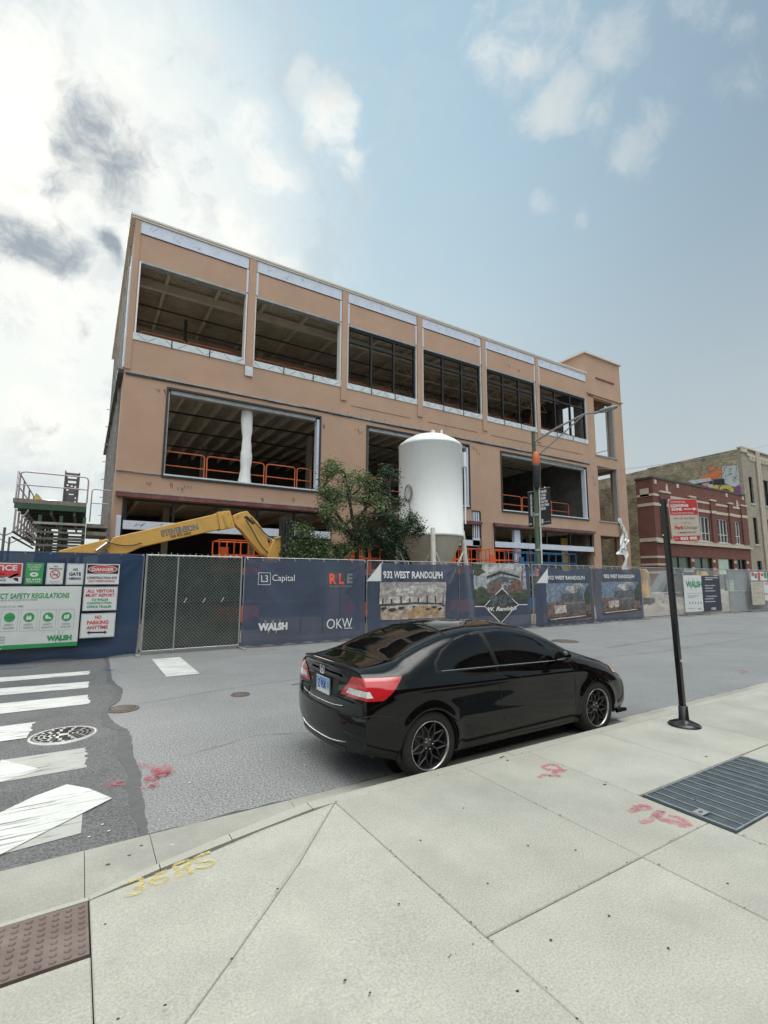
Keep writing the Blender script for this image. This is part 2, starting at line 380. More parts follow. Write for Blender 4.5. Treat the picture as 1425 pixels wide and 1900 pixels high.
def thing(name, label, cat, loc=(0, 0, 0), group=None, rz=0):
    o = bpy.data.objects.new(name, None); COL.objects.link(o); o.location = loc; o.rotation_euler.z = rz; o.empty_display_size = .3
    return tag(o, label, cat, group)
def copy_tree(o, parent=None):
    c = o.copy(); COL.objects.link(c)
    if parent is not None: c.parent = parent
    for ch in [q for q in KIDS.get(o.name, [])]: copy_tree(ch, c)
    return c
KIDS = {}
def scan_kids():
    KIDS.clear()
    for o in COL.objects:
        if o.parent: KIDS.setdefault(o.parent.name, []).append(o)
def dup(root, label, loc=None, rz=None, group=None):
    scan_kids(); c = copy_tree(root)
    c['label'] = label
    if loc is not None: c.location = loc
    if rz is not None: c.rotation_euler.z = rz
    if group: c['group'] = group
    return c

_tc = {}
def tgeo(s, bold=0.0, shear=0.0):
    k = (s, bold, shear)
    if k not in _tc:
        cu = bpy.data.curves.new('t', 'FONT'); cu.body = s; cu.size = 1; cu.offset = bold; cu.shear = shear; cu.resolution_u = 3
        ob = bpy.data.objects.new('t', cu); me = bpy.data.meshes.new_from_object(ob)
        vs = [(v.co.x, v.co.y) for v in me.vertices]; fs = [tuple(p.vertices) for p in me.polygons]
        bpy.data.objects.remove(ob); bpy.data.curves.remove(cu); bpy.data.meshes.remove(me)
        xs = [v[0] for v in vs]; ys = [v[1] for v in vs]
        _tc[k] = (vs, fs, min(xs), max(xs), min(ys), max(ys))
    return _tc[k]
def put_text(mb, s, x0, x1, z0, z1, y, mi=0, bold=.015, shear=0.0):      # lettering fitted to a box on a wall facing -Y
    vs, fs, a, b, c, d = tgeo(s, bold, shear)
    out = [(x0+(v[0]-a)/(b-a)*(x1-x0), y, z0+(v[1]-c)/(d-c)*(z1-z0)) for v in vs]
    mb.add(out, fs, mi)
def rect(mb, x0, x1, z0, z1, y, mi=0, nx=1, nz=1):
    vs = [(x0+(x1-x0)*i/nx, y, z0+(z1-z0)*j/nz) for j in range(nz+1) for i in range(nx+1)]
    fs = [(j*(nx+1)+i, j*(nx+1)+i+1, (j+1)*(nx+1)+i+1, (j+1)*(nx+1)+i) for j in range(nz) for i in range(nx)]
    mb.add(vs, fs, mi)
def ring(mb, x0, x1, z0, z1, w, y, mi=0):       # thin printed outline
    rect(mb, x0, x1, z1-w, z1, y, mi); rect(mb, x0, x1, z0, z0+w, y, mi)
    rect(mb, x0, x0+w, z0+w, z1-w, y, mi); rect(mb, x1-w, x1, z0+w, z1-w, y, mi)
def wall(mb, x0, x1, z0, z1, y0, y1, holes, mi=0, axis='y'):     # slab with rectangular openings, reveals included
    xs = sorted({x0, x1, *[min(max(h[i], x0), x1) for h in holes for i in (0, 1)]}); zs = sorted({z0, z1, *[min(max(h[i], z0), z1) for h in holes for i in (2, 3)]})
    def solid(i, j):
        if i < 0 or j < 0 or i >= len(xs)-1 or j >= len(zs)-1: return False
        cx = (xs[i]+xs[i+1])/2; cz = (zs[j]+zs[j+1])/2
        return not any(h[0] < cx < h[1] and h[2] < cz < h[3] for h in holes)
    def v(a, y, z): return (a, y, z) if axis == 'y' else (y, a, z)
    for i in range(len(xs)-1):
        for j in range(len(zs)-1):
            if not solid(i, j): continue
            a, b, c, d = xs[i], xs[i+1], zs[j], zs[j+1]
            q = [[v(a,y0,c), v(b,y0,c), v(b,y0,d), v(a,y0,d)], [v(b,y1,c), v(a,y1,c), v(a,y1,d), v(b,y1,d)]]
            if not solid(i-1, j): q.append([v(a,y1,c), v(a,y0,c), v(a,y0,d), v(a,y1,d)])
            if not solid(i+1, j): q.append([v(b,y0,c), v(b,y1,c), v(b,y1,d), v(b,y0,d)])
            if not solid(i, j-1): q.append([v(a,y1,c), v(b,y1,c), v(b,y0,c), v(a,y0,c)])
            if not solid(i, j+1): q.append([v(a,y0,d), v(b,y0,d), v(b,y1,d), v(a,y1,d)])
            for p in q: mb.add(p, [(0, 1, 2, 3) if axis == 'y' else (3, 2, 1, 0)], mi)
    return mb

# ---------------------------------------------------------------- ground, road, sidewalk
def struct(name, mb, m): return mb.build(name, m, kind='structure')
struct('ground', MB().add([(-300, -200, -.06), (500, -200, -.06), (500, 500, -.06), (-300, 500, -.06)], [(0, 1, 2, 3)]), 'dirt_ground')
struct('road', MB().add([(-120, 4.05, 0), (300, 4.05, 0), (300, 13.6, 0), (-120, 13.6, 0)], [(0, 1, 2, 3)]), 'asphalt')
struct('construction_yard', MB().add([(-120, 13.6, .05), (300, 13.6, .05), (300, 70, .05), (-120, 70, .05)], [(0, 1, 2, 3)]), 'dirt_ground')
# dark cross-street patch with its ragged right edge
edge = [(.66, 13.6), (.62, 11.43), (.60, 10.2), (.70, 9.3), (.62, 8.53), (.46, 8.15), (.43, 7.67), (.50, 7.2), (.60, 6.9), (.62, 6.55), (.58, 5.96), (.60, 5.4), (.56, 4.8), (.545, 4.2), (.54, 4.05)]
ej = []
for (a, b) in zip(edge[:-1], edge[1:]):
    for k in range(6): t = k/6; ej.append((a[0]+(b[0]-a[0])*t+random.uniform(-.012, .012), a[1]+(b[1]-a[1])*t))
ej.append(edge[-1])
m = MB(); m.v = []; vs = []; fs = []
for x, y in ej: vs += [(-120, y, .004), (x, y, .004)]
for i in range(len(ej)-1): fs.append((2*i+2, 2*i+3, 2*i+1, 2*i))
struct('road_patch', MB().add(vs, fs), 'asphalt_dark')
vs = []; fs = []
for i, (x, y) in enumerate(ej):
    w = .05+.05*math.sin(y*2.3)**2+(.05 if 5 < y < 7.4 else 0); vs += [(x-w, y, .007), (x+.008, y, .007)]
for i in range(len(ej)-1): fs.append((2*i+2, 2*i+3, 2*i+1, 2*i))
struct('road_seam', MB().add(vs, fs), 'asphalt_seal')
# crosswalk bars
def ragged(x0, x1, yA0, yB0, yA1, yB1, z, mb, mi=0, n=14):     # bar between x0 and x1 with a chipped end
    vs = []; fs = []
    for i in range(n+1):
        t = i/n; vs += [(x0, yA0+(yB0-yA0)*t, z), (x1+random.uniform(-.035, .01), yA1+(yB1-yA1)*t, z)]
    for i in range(n): fs.append((2*i, 2*i+1, 2*i+3, 2*i+2))
    mb.add(vs, fs, mi)
bars = MB()
ragged(-5, .27, 11.10, 11.70, 11.0, 11.4, .010, bars)
ragged(-5, .25, 10.15, 10.75, 9.72, 10.28, .010, bars)
ragged(-5, .24, 8.55, 9.30, 8.52, 9.16, .010, bars)
ragged(-5, -.37, 7.10, 7.80, 7.14, 7.83, .010, bars)
bars.flat([(-.6, 5.72), (-.19, 5.93), (-.55, 6.44)], .010)
bars.flat([tuple(G(*p)[:2]) for p in ((0, 1590), (62, 1558), (208, 1484), (165, 1466), (124, 1458), (60, 1482), (0, 1511))]+[(-.9, 4.7), (-.9, 3.98)], .014)
for k in range(9): bars.flat([(1.47, 10.03+k*.25), (2.06, 10.05+k*.25), (2.06, 10.30+k*.25), (1.47, 10.28+k*.25)], .008)
struct('crosswalk_marking', bars, 'road_paint')
old = MB(); ragged(-5, .19, 5.74, 6.44, 5.78, 6.43, .007, old)
old.flat([tuple(G(*p)[:2]) for p in ((0, 1588), (150, 1548), (153, 1512), (158, 1480), (0, 1520))], .008)
struct('worn_crosswalk_marking', old, 'road_paint_old')
# thin tar lines / cracks in the road
cr = MB()
def crack(pts, w, z=.008, mb=cr):
    vs = []; fs = []
    P2 = []
    for a, b in zip(pts[:-1], pts[1:]):
        n = max(2, int(math.dist(a, b)/.15))
        for k in range(n): t = k/n; P2.append((a[0]+(b[0]-a[0])*t+random.uniform(-.02, .02), a[1]+(b[1]-a[1])*t+random.uniform(-.02, .02)))
    P2.append(pts[-1])
    for x, y in P2: ww = w*random.uniform(.4, 1.2); vs += [(x-ww*.3, y-ww, z), (x+ww*.3, y+ww, z)]
    for i in range(len(P2)-1): fs.append((2*i, 2*i+2, 2*i+3, 2*i+1))
    mb.add(vs, fs)
for pts, w in (([(.8, 8.15), (2.2, 8.5), (4.5, 8.75), (9, 8.9)], .006), ([(12, 8.2), (16, 8.6), (22, 8.5)], .01), ([(9.5, 7.4), (13, 7.1), (20, 7.3)], .008),
               ([(1.0, 5.6), (1.9, 5.9), (2.6, 5.6)], .004), ([(3, 11.9), (8, 11.3), (16, 11.2), (30, 10.6)], .008), ([(14, 5.2), (18, 5.4), (26, 5.2)], .008), ([(1.1, 10.9), (2.9, 9.4)], .004)):
    crack(pts, w)
crack([(.55, 4.09), (1.6, 4.11), (4, 4.09), (12, 4.09), (30, 4.1)], .012)
struct('road_crack', cr, 'asphalt_seal')
# gutter pan and curb
def ramp(x): return max(0.0, min(1.0, (x-.15)/1.45))
gut = MB(); gx = [-30, -6, -1, .15, .55, 1.6, 4.6, 7.6, 10.6, 15, 20, 30, 60, 100]
for a, b in zip(gx[:-1], gx[1:]):
    y0 = 3.78 if a > 1.5 else 3.46
    ya = 3.50+.25*ramp(a)**.6; yb = 3.50+.25*ramp(b)**.6
    gut.add([(a+.002, ya-.02, .006), (b-.002, yb-.02, .006), (b-.002, 4.085, .012), (a+.002, 4.085, .012)], [(0, 1, 2, 3)])
struct('gutter', gut, 'gutter_concrete')
cb_ = MB(); cx = [-30, -.6, .17, .55, 1.0, 1.6, 3.72, 6.7, 9.7, 12.7, 18.7, 30, 60, 100]
for a, b in zip(cx[:-1], cx[1:]):
    def sec(x):
        r_ = ramp(x); h = .012+.118*r_; yo = 3.50+.25*r_**.6; yi = 3.46+.14*r_**.5
        return [(x, yi, -.02), (x, yi, h), (x, yo-.03*r_-.005, h), (x, yo-.004, h-.022*r_-.002), (x, yo+.012, -.02)]
    A = sec(a+.003); B = sec(b-.003); n = len(A)
    cb_.add(A+B, [(i, i+1, i+1+n, i+n) for i in range(n-1)]+[tuple(range(n-1, -1, -1)), tuple(range(n, 2*n))])
struct('curb', cb_, 'curb_concrete')
def sz(x, y):
    r_ = 1-ramp(x); t = max(0, min(1, (y-2.1)/1.35)); return .13-.115*r_*t
joints = MB().add([(-30, -12, .09), (.17, -12, .09), (.17, 2.2, .09), (.17, 3.5, -.005), (-30, 3.5, -.005), (-30, 2.2, .09)], [(0, 1, 2, 5), (5, 2, 3, 4)])
joints.add([(.17, -12, .09), (100, -12, .09), (100, 3.64, .09), (1.6, 3.64, .06), (.17, 2.1, .06)], [(0, 1, 2, 3, 4)])
joints.add([(.17, 2.1, .06), (1.6, 3.64, .06), (.17, 3.5, -.03)], [(0, 1, 2)])
struct('sidewalk_bed', joints, 'joint')
slabs = []
yR = [3.605, 1.95, .45, -1.05, -2.55, -4.05, -6, -12]
slabs.append([(.17, 3.47), (.17, 2.50), (.17, 1.93), (.74, 2.50), (1.26, 3.02), (1.79, 3.605), (1.2, 3.56), (.7, 3.50)])
slabs.append([(.17, 1.93), (.17, .45), (1.79, .45), (1.79, 1.95), (1.79, 3.605), (1.26, 3.02), (.74, 2.50)])
for j in range(1, len(yR)-1): slabs.append([(.17, yR[j+1]), (1.79, yR[j+1]), (1.79, yR[j]), (.17, yR[j])]) if j > 1 else None
cols = [1.79, 3.10, 3.92, 5.06, 6.40, 7.75, 9.1, 10.6, 12.1, 13.6, 15.1, 16.6, 18.1, 21, 24, 27, 30, 40, 60, 100]
GR = (3.96, 5.62, 1.80, 2.45)            # iron grate set in the sidewalk
for i in range(len(cols)-1):
    for j in range(len(yR)-1):
        a, b, c, d = cols[i], cols[i+1], yR[j+1], yR[j]
        if j == 0 and i == 1:              # strip beside the grate
            slabs.append([(a, c), (b, c), (b, d), (a, d)]); continue
        if j == 0 and i in (2, 3): slabs.append([(a, 2.46), (b, 2.46), (b, d), (a, d)]); continue
        if j == 1 and i in (2, 3): slabs.append([(a, c), (b, c), (b, 1.78), (a, 1.78)]); continue
        slabs.append([(a, c), (b, c), (b, d), (a, d)])
slabs.append([(5.64, 1.78), (6.40, 1.78), (6.40, 2.45), (5.64, 2.45)])
for j in range(0, len(yR)-1):
    if j == 0: slabs.append([(-30, 1.95), (.17, 1.95), (.17, 2.91), (-.42, 2.91), (-2, 2.91), (-30, 2.91)])
    else: slabs.append([(-30, yR[j+1]), (.17, yR[j+1]), (.17, yR[j]), (-30, yR[j])])
sw = MB()
for poly in slabs:
    n = len(poly); cx_ = sum(p[0] for p in poly)/n; cy_ = sum(p[1] for p in poly)/n
    # inset every edge by g
    def inset(g):
        out = []
        for i in range(n):
            p0, p1, p2 = poly[i-1], poly[i], poly[(i+1) % n]
            e1 = Vector((p1[0]-p0[0], p1[1]-p0[1])).normalized(); e2 = Vector((p2[0]-p1[0], p2[1]-p1[1])).normalized()
            sgn = 1
            n1 = Vector((-e1.y, e1.x)); n2 = Vector((-e2.y, e2.x))
            area = sum(poly[k][0]*poly[(k+1) % n][1]-poly[(k+1) % n][0]*poly[k][1] for k in range(n))
            if area < 0: n1 = -n1; n2 = -n2
            bis = (n1+n2); bis = bis/bis.dot(n1) if bis.dot(n1) > 1e-6 else n1
            out.append((p1[0]+bis.x*g, p1[1]+bis.y*g))
        return out
    o = inset(.0025); q = inset(.0075)
    dz = random.uniform(-.0015, .0015)
    vs = [(x, y, sz(x, y)-.022) for x, y in o]+[(x, y, sz(x, y)-.005+dz) for x, y in o]+[(x, y, sz(x, y)+dz) for x, y in q]
    fs = [(i, (i+1) % n, (i+1) % n+n, i+n) for i in range(n)]+[(i+n, (i+1) % n+n, (i+1) % n+2*n, i+2*n) for i in range(n)]+[tuple(range(2*n, 3*n))]
    area = sum(poly[k][0]*poly[(k+1) % n][1]-poly[(k+1) % n][0]*poly[k][1] for k in range(n))
    if area < 0: fs = [f[::-1] for f in fs]
    sw.add(vs, fs)
struct('sidewalk', sw, 'concrete')

# tactile paving
tp = thing('tactile_paving', 'reddish brown tactile paving plate with rows of bumps at the curb ramp', 'tactile paving', (0, 3.2, .03))
b = MB(); x0, x1, y0, y1 = -1.55, .163, 2.93, 3.455
b.add([(x0, y0, sz(0, y0)-.02), (x1, y0, sz(0, y0)-.02), (x1, y1, sz(0, y1)-.02), (x0, y1, sz(0, y1)-.02), (x0, y0, sz(0, y0)+.003), (x1, y0, sz(0, y0)+.003), (x1, y1, sz(0, y1)+.003), (x0, y1, sz(0, y1)+.003)],
      [(4, 5, 6, 7), (0, 1, 5, 4), (1, 2, 6, 5), (2, 3, 7, 6), (3, 0, 4, 7)])
b.build('plate', 'tactile', tp)
b = MB()
for i in range(28):
    for j in range(9):
        x = x1-.03-i*.059; y = y0+.03+j*.0565; z = sz(0, y)+.003
        b.lathe([(.0165, 0), (.015, .005), (.009, .0072), (.0001, .0076)], (x, y, z), 10)
b.build('bumps', 'tactile', tp)

# iron grate in the sidewalk
gt = thing('sidewalk_grate', 'ribbed grey iron grate set flush in the sidewalk slabs', 'grate', (4.8, 2.1, .12))
gx0, gx1, gy0, gy1 = 3.965, 5.63, 1.79, 2.445
b = MB(); b.box(gx0, gx1, gy0, gy1, .08, .112); b.build('slotted_bed', 'grate_slot', gt)
b = MB()
for k in range(15):
    x = gx0+.02+k*(gx1-gx0-.04)/14
    b.box(x-.006, x+.006, gy0+.012, gy1-.012, .112, .131)
for (a, c, e, f_) in ((gx0, gx0+.012, gy0, gy1), (gx1-.012, gx1, gy0, gy1), (gx0+.012, gx1-.012, gy0, gy0+.012), (gx0+.012, gx1-.012, gy1-.012, gy1)): b.box(a, c, e, f_, .112, .133)
for k in range(90):
    x = gx0+.02+k*(gx1-gx0-.05)/89
    if (k % 7): b.box(x, x+.004, gy0+.012, gy1-.012, .112, .123)
b.build('ribs', 'grate', gt)
pl = G(1300, 1508, .13)
b = MB(); b.box(pl.x-.05, pl.x+.05, pl.y-.035, pl.y+.035, .131, .136); b.build('cover_plate', 'iron', gt)
b = MB(); b.disc((pl.x, pl.y, .1375), .022, 16, 0, 'z', .014); b.build('lock_slot', 'iron_rust', gt)

# manholes
def manhole(c, r, label, kind):
    t = thing('manhole_cover', label, 'manhole cover', (c[0], c[1], .01))
    b = MB(); b.lathe([(r+.05, .004), (r+.045, .012), (r+.012, .014), (r+.01, .008)], (c[0], c[1], 0), 48); b.build('rim', kind, t)
    b = MB(); b.lathe([(r, .008), (r-.004, .0155), (.0001, .0155)], (c[0], c[1], 0), 48); b.build('lid', kind, t)
    return t
mc = G(118, 1365); R_ = .30
t = manhole((mc.x, mc.y), R_, 'light iron manhole grate with dark slots between the crosswalk bars', 'iron')
b = MB()
rr = [.265, .215, .165, .115, .065]
for i, q in enumerate(rr):
    n = (14, 11, 9, 6, 4)[i]
    for k in range(n):
        a = 2*math.pi*(k+.5*(i % 2))/n
        w = .042 if i else .044; hgt = .016
        ca, sa = math.cos(a), math.sin(a)
        pts = [(-w, -hgt), (w, -hgt), (w*1.05, hgt), (-w*1.05, hgt)]
        b.flat([(mc.x+q*ca-u_*sa+v_*ca, mc.y+q*sa+u_*ca+v_*sa) for u_, v_ in pts][::-1], .019)
b.build('slots', 'hole', t)
c = G(1048, 1190); manhole((c.x, c.y), .34, 'flat dark manhole lid far across the road beyond the car bonnet', 'iron_rust')
c = G(228, 1316); manhole((c.x, c.y), .16, 'small round valve cover beside the ragged seam of the dark asphalt', 'iron_rust')
c = G(446, 1289); manhole((c.x, c.y), .10, 'smallest round valve cover out in the grey asphalt left of the car', 'iron_rust')

# spray marks -------------------------------------------------------------
def stroke(mb, pts, w, zf, mi=0, jit=.0):
    vs = []; fs = []
    Q = []
    for a, b_ in zip(pts[:-1], pts[1:]):
        for k in range(6): Q.append((a[0]+(b_[0]-a[0])*k/6, a[1]+(b_[1]-a[1])*k/6))
    Q.append(pts[-1])
    for i, (x, y) in enumerate(Q):
        a = Q[max(0, i-1)]; c_ = Q[min(len(Q)-1, i+1)]; d = Vector((c_[0]-a[0], c_[1]-a[1])); d = d.normalized() if d.length > 0 else Vector((1, 0))
        ww = w*(.75+.5*random.random()); vs += [(x-d.y*ww, y+d.x*ww, zf(x-d.y*ww, y+d.x*ww)), (x+d.y*ww, y-d.x*ww, zf(x+d.y*ww, y-d.x*ww))]
    for i in range(len(Q)-1): fs.append((2*i, 2*i+1, 2*i+3, 2*i+2))
    mb.add(vs, fs, mi)
def smooth(pts, n=3):
    for _ in range(n):
        q = [pts[0]]
        for a, b_ in zip(pts[:-1], pts[1:]): q += [(a[0]*.75+b_[0]*.25, a[1]*.75+b_[1]*.25), (a[0]*.25+b_[0]*.75, a[1]*.25+b_[1]*.75)]
        pts = q+[pts[-1]]
    return pts
def gp(L, z): return [tuple(G(x, y, z)[:2]) for x, y in L]
ym = MB()
digits = [[(232, 1632), (262, 1622), (266, 1634), (246, 1642), (268, 1642), (262, 1654), (229, 1657)],
          [(312, 1613), (290, 1618), (277, 1632), (290, 1642), (312, 1634), (306, 1624), (284, 1630)],
          [(350, 1597), (326, 1602), (322, 1610), (352, 1614), (356, 1624), (330, 1628), (326, 1618), (350, 1606), (352, 1597)],
          [(390, 1585), (362, 1593), (360, 1603), (388, 1600), (398, 1606), (386, 1614), (362, 1614)]]
for d in digits:
    q = smooth(gp(d, .06), 2); stroke(ym, q, .014, lambda x, y: sz(x, y)+.006); 
tag(ym.build('spray_marking', 'spray_yellow'), 'yellow sprayed number 3685 on the slab beside the curb', 'spray marking')
def squig(lines, z, m, label, w=.018, zoff=.004, name='spray_marking'):
    mb = MB()
    for k, l in enumerate(lines): stroke(mb, smooth(gp(l, z), 2), w, lambda x, y, k=k: z+zoff+.0006*k)
    return tag(mb.build(name, m), label, 'spray marking')
squig([[(1005, 1423), (1030, 1417), (1050, 1436), (1003, 1424)], [(1000, 1444), (1012, 1436), (1046, 1444), (1022, 1432), (1046, 1432)], [(1012, 1428), (1052, 1430)]], .13, 'spray_pink', 'pink sprayed scribble on the sidewalk slab behind the front wheel', .022)
squig([[(1168, 1508), (1190, 1492), (1212, 1500), (1172, 1504)], [(1176, 1497), (1206, 1496)], [(1186, 1526), (1206, 1524), (1236, 1502), (1205, 1514), (1250, 1524), (1280, 1530), (1262, 1518), (1240, 1514)], [(1214, 1516), (1262, 1534), (1282, 1530)]], .13, 'spray_pink', 'large pink sprayed arrow and loop beside the iron grate', .024)
squig([[(252, 1420), (278, 1422), (300, 1440), (262, 1450), (318, 1436), (280, 1432)], [(256, 1462), (296, 1462), (270, 1450), (312, 1428)], [(288, 1424), (302, 1446), (268, 1444)], [(306, 1420), (318, 1440), (300, 1434)]], 0, 'spray_red', 'faded red sprayed scribble on the grey asphalt right of the seam', .045, .012)
squig([[(190, 1462), (212, 1452), (232, 1452), (200, 1464)], [(206, 1456), (234, 1458)]], 0, 'spray_red', 'small faded red sprayed dab on the dark asphalt left of the seam', .03, .013)
squig([[(1370, 1244), (1386, 1246), (1374, 1250)]], 0, 'spray_red', 'tiny red sprayed dab on the far right road', .05, .012)
squig([[(190, 1243), (212, 1244)], [(0, 1243), (40, 1240), (70, 1238)]], 0, 'spray_blue', 'blue sprayed line on the road at the foot of the blue banner', .05, .012)
squig([[(440, 1208), (470, 1209), (510, 1205)]], 0, 'spray_red', 'faint red sprayed line on the road at the gate post', .05, .012)
# litter, gum, chips
def bits(pts, m, name, label, cat, z, r, group):
    for i, (px, py) in enumerate(pts):
        c = G(px, py, z); mb = MB(); n = 9; ph = random.random()*6
        mb.add([(c.x+r*random.uniform(.7, 1.2)*math.cos(ph+2*math.pi*j/n), c.y+r*.8*random.uniform(.7, 1.2)*math.sin(ph+2*math.pi*j/n), z+.003) for j in range(n)]+[(c.x, c.y, z+.007)],
               [(j, (j+1) % n, n) for j in range(n)])
        tag(mb.build(name, m), label, cat, group)
bits([(306, 1866), (195, 1716), (219, 1892), (740, 1678), (1068, 1578), (980, 1570), (1022, 1745), (515, 1650), (860, 1500), (1290, 1485), (905, 1640), (1130, 1700), (640, 1820), (430, 1780), (780, 1560), (1350, 1640), (1240, 1760), (960, 1840)], 'gum', 'gum_spot', 'flattened black gum spot on a sidewalk slab', 'gum spot', .13, .008, 'gum spots on the sidewalk')
sc_ = MB()
for k in range(170):
    gx_ = random.choice([.17, 1.79, 3.10, 3.92, 5.06]); gy_ = random.uniform(1.2, 3.5); r_ = random.uniform(.002, .007); x_ = gx_+random.uniform(-.012, .012)
    if k % 3 == 0: x_, gy_ = random.uniform(1.0, 6.5), random.choice([1.95, 3.605])+random.uniform(-.012, .012)
    if gx_ == .17 and k % 3: continue
    if x_ < 1.6 and gy_ > 2: continue
    sc_.flat([(x_+r_*math.cos(a*1.05)*random.uniform(.5, 1.3), gy_+r_*math.sin(a*1.05)*random.uniform(.5, 1.3)) for a in range(6)], .1335)
struct('sidewalk_crack', sc_, 'joint')
bits([(566, 1420), (594, 1383), (567, 1396), (320, 1568), (190, 1530), (202, 1542), (165, 1553), (352, 1452), (1150, 1340)], 'litter', 'litter_scrap', 'small white scrap of litter lying on the asphalt', 'litter', .008, .012, 'litter scraps on the asphalt')
bits([(930, 1406), (942, 1411), (934, 1404), (1379, 1410), (1310, 1404), (1388, 1407), (1020, 1440), (1122, 1456), (258, 1540), (262, 1570), (240, 1588), (200, 1605)], 'gum', 'leaf_scrap', 'dry dark leaf scrap lying near the curb', 'leaf scrap', .131, .014, 'dry leaf scraps near the curb')

# ---------------------------------------------------------------- the building under construction
F = 19.0
B = thing('construction_building', 'large tan sheathed three storey building shell with open window holes', 'building', (15, 19, 0))
op3 = [(.97, 5.0), (5.33, 9.35), (9.68, 13.6), (13.97, 17.97), (18.33, 22.33), (22.64, 27.1)]
win2 = [(2.25, 8.38), (10.8, 16.95), (19.33, 26.75)]
grd = [(1.07, 8.98), (10.6, 17.6), (18.68, 27.12)]
holes = [(a, b, 10.66, 13.53) for a, b in op3]+[(a, b, 5.53, 8.78) for a, b in win2]+[(a, b, .15, 4.58) for a, b in grd]
wall(MB(), .74, 27.2, 0, 15.12, F, F+.28, holes).build('facade_wall', 'sheathing', B)
# side and rear walls, left and rear openings added to light the interior
sideh = [(20+i*3.4, 22.4+i*3.4, z0, z1) for i in range(4) for z0, z1 in ((5.6, 8.8), (10.7, 13.4))]
wall(MB(), F+.28, 33, 0, 15.12, .74, 1.02, sideh, axis='x').build('side_wall', 'sheathing', B)
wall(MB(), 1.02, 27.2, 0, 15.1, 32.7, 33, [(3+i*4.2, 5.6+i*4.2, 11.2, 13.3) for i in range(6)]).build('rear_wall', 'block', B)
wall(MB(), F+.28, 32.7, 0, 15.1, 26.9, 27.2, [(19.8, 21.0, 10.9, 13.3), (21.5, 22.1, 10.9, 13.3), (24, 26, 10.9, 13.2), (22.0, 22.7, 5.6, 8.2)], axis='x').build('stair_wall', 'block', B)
MB().box(1.02, 26.9, F+.28, 32.7, 14.12, 14.3).build('roof_deck', 'soffit', B)
MB().box(1.02, 26.9, F+.28, 32.7, 10.18, 10.42).build('floor_slab', 'slab', B)
MB().box(1.02, 26.9, F+.28, 32.7, 9.62, 9.9).build('ceiling_deck', 'soffit', B)
MB().box(1.02, 26.9, F+.28, 32.7, 5.1, 5.45).build('floor_slab', 'slab', B)
MB().box(1.02, 26.9, F+.28, 32.7, 4.75, 4.9).build('ceiling_deck', 'soffit', B)
MB().box(1.02, 26.9, F+.28, 32.7, -.05, .12).build('ground_slab', 'slab', B)
b = MB(); b.box(.60, 27.25, F-.06, F+.45, 15.12, 15.20); b.box(.57, 27.28, F-.09, F+.48, 15.20, 15.27); b.box(.57, .99, F+.48, 33.05, 15.12, 15.27)
b.build('parapet_cap', 'coping', B)
MB().box(.55, .74, F-.02, 33, 9.05, 9.2).build('side_belt', 'black_tape', B)
# ribs under the roof deck (metal decking)
b = MB()
for k in range(74): b.box(1.1, 26.8, 19.35+k*.18, 19.41+k*.18, 14.085, 14.12)
tag(b.build('decking_ribs', 'soffit', B))
# piers
for x0, x1, zb in ((5.03, 5.33, 9.95), (9.37, 9.66, 9.8), (13.63, 13.94, 9.8), (18.0, 18.31, 9.8), (22.36, 22.62, 9.8)):
    MB().box(x0, x1, F-.055, F-.002, zb, 15.10).build('pier', 'sheathing', B)
MB().box(.74, .93, F-.04, F-.002, 9.25, 15.10).build('pier', 'sheathing', B)
MB().box(5.02, 5.34, F-.06, F-.056, 9.95, 10.35).build('pier_foot_wrap', 'sill_membrane', B)
# white membrane band, its printed marks, strips beside the piers
bays = [(.85, 5.0), (5.36, 9.34), (9.69, 13.60), (13.97, 17.97), (18.34, 22.33), (22.65, 27.17)]
def scribble(mb, x0, x1, z0, z1, y, n, w=.012, mi=0):
    for i in range(n):
        cx = x0+(i+.5)*(x1-x0)/n+random.uniform(-.08, .08); cz = (z0+z1)/2+random.uniform(-.04, .04); sgn = 1 if i % 5 < 3 else -1
        for k in range(6):
            a = random.uniform(-.15, .15); dx = random.uniform(-.16, .16); L_ = random.uniform(.03, .12); h = random.uniform(-.12, .10)
            q = [(cx+dx-w/2-L_*.4, cz+h-L_*.5), (cx+dx+w/2-L_*.4, cz+h-L_*.5), (cx+dx+w/2+L_*.4+a*.2, cz+h+L_*.6*sgn), (cx+dx-w/2+L_*.4+a*.2, cz+h+L_*.6*sgn)]
            q = [(u, max(z0+.01, min(z1-.01, v))) for u, v in q]
            mb.plate(q, y-.0006*k-.004*0, mi)
for i, (x0, x1) in enumerate(bays):
    t = MB().box(x0, x1, F-.02, F-.003, 14.62, 15.10).build('membrane_band', 'membrane', B)
    b = MB(); scribble(b, x0+.1, x1-.1, 14.66, 15.06, F-.024, 5 if i < 3 else 6); b.build('printed_marks', 'membrane_ink', t)
    MB().box(x0, x1, F-.021, F-.003, 14.585, 14.618).build('tape_line', 'black_tape', B)
    if i > 0: MB().box(x0-.02, x0+.07, F-.018, F-.003, 13.56, 14.585).build('membrane_strip', 'membrane', B)
    if i < 5: MB().box(x1-.07, x1+.02, F-.018, F-.003, 13.56, 14.585).build('membrane_strip', 'membrane', B)
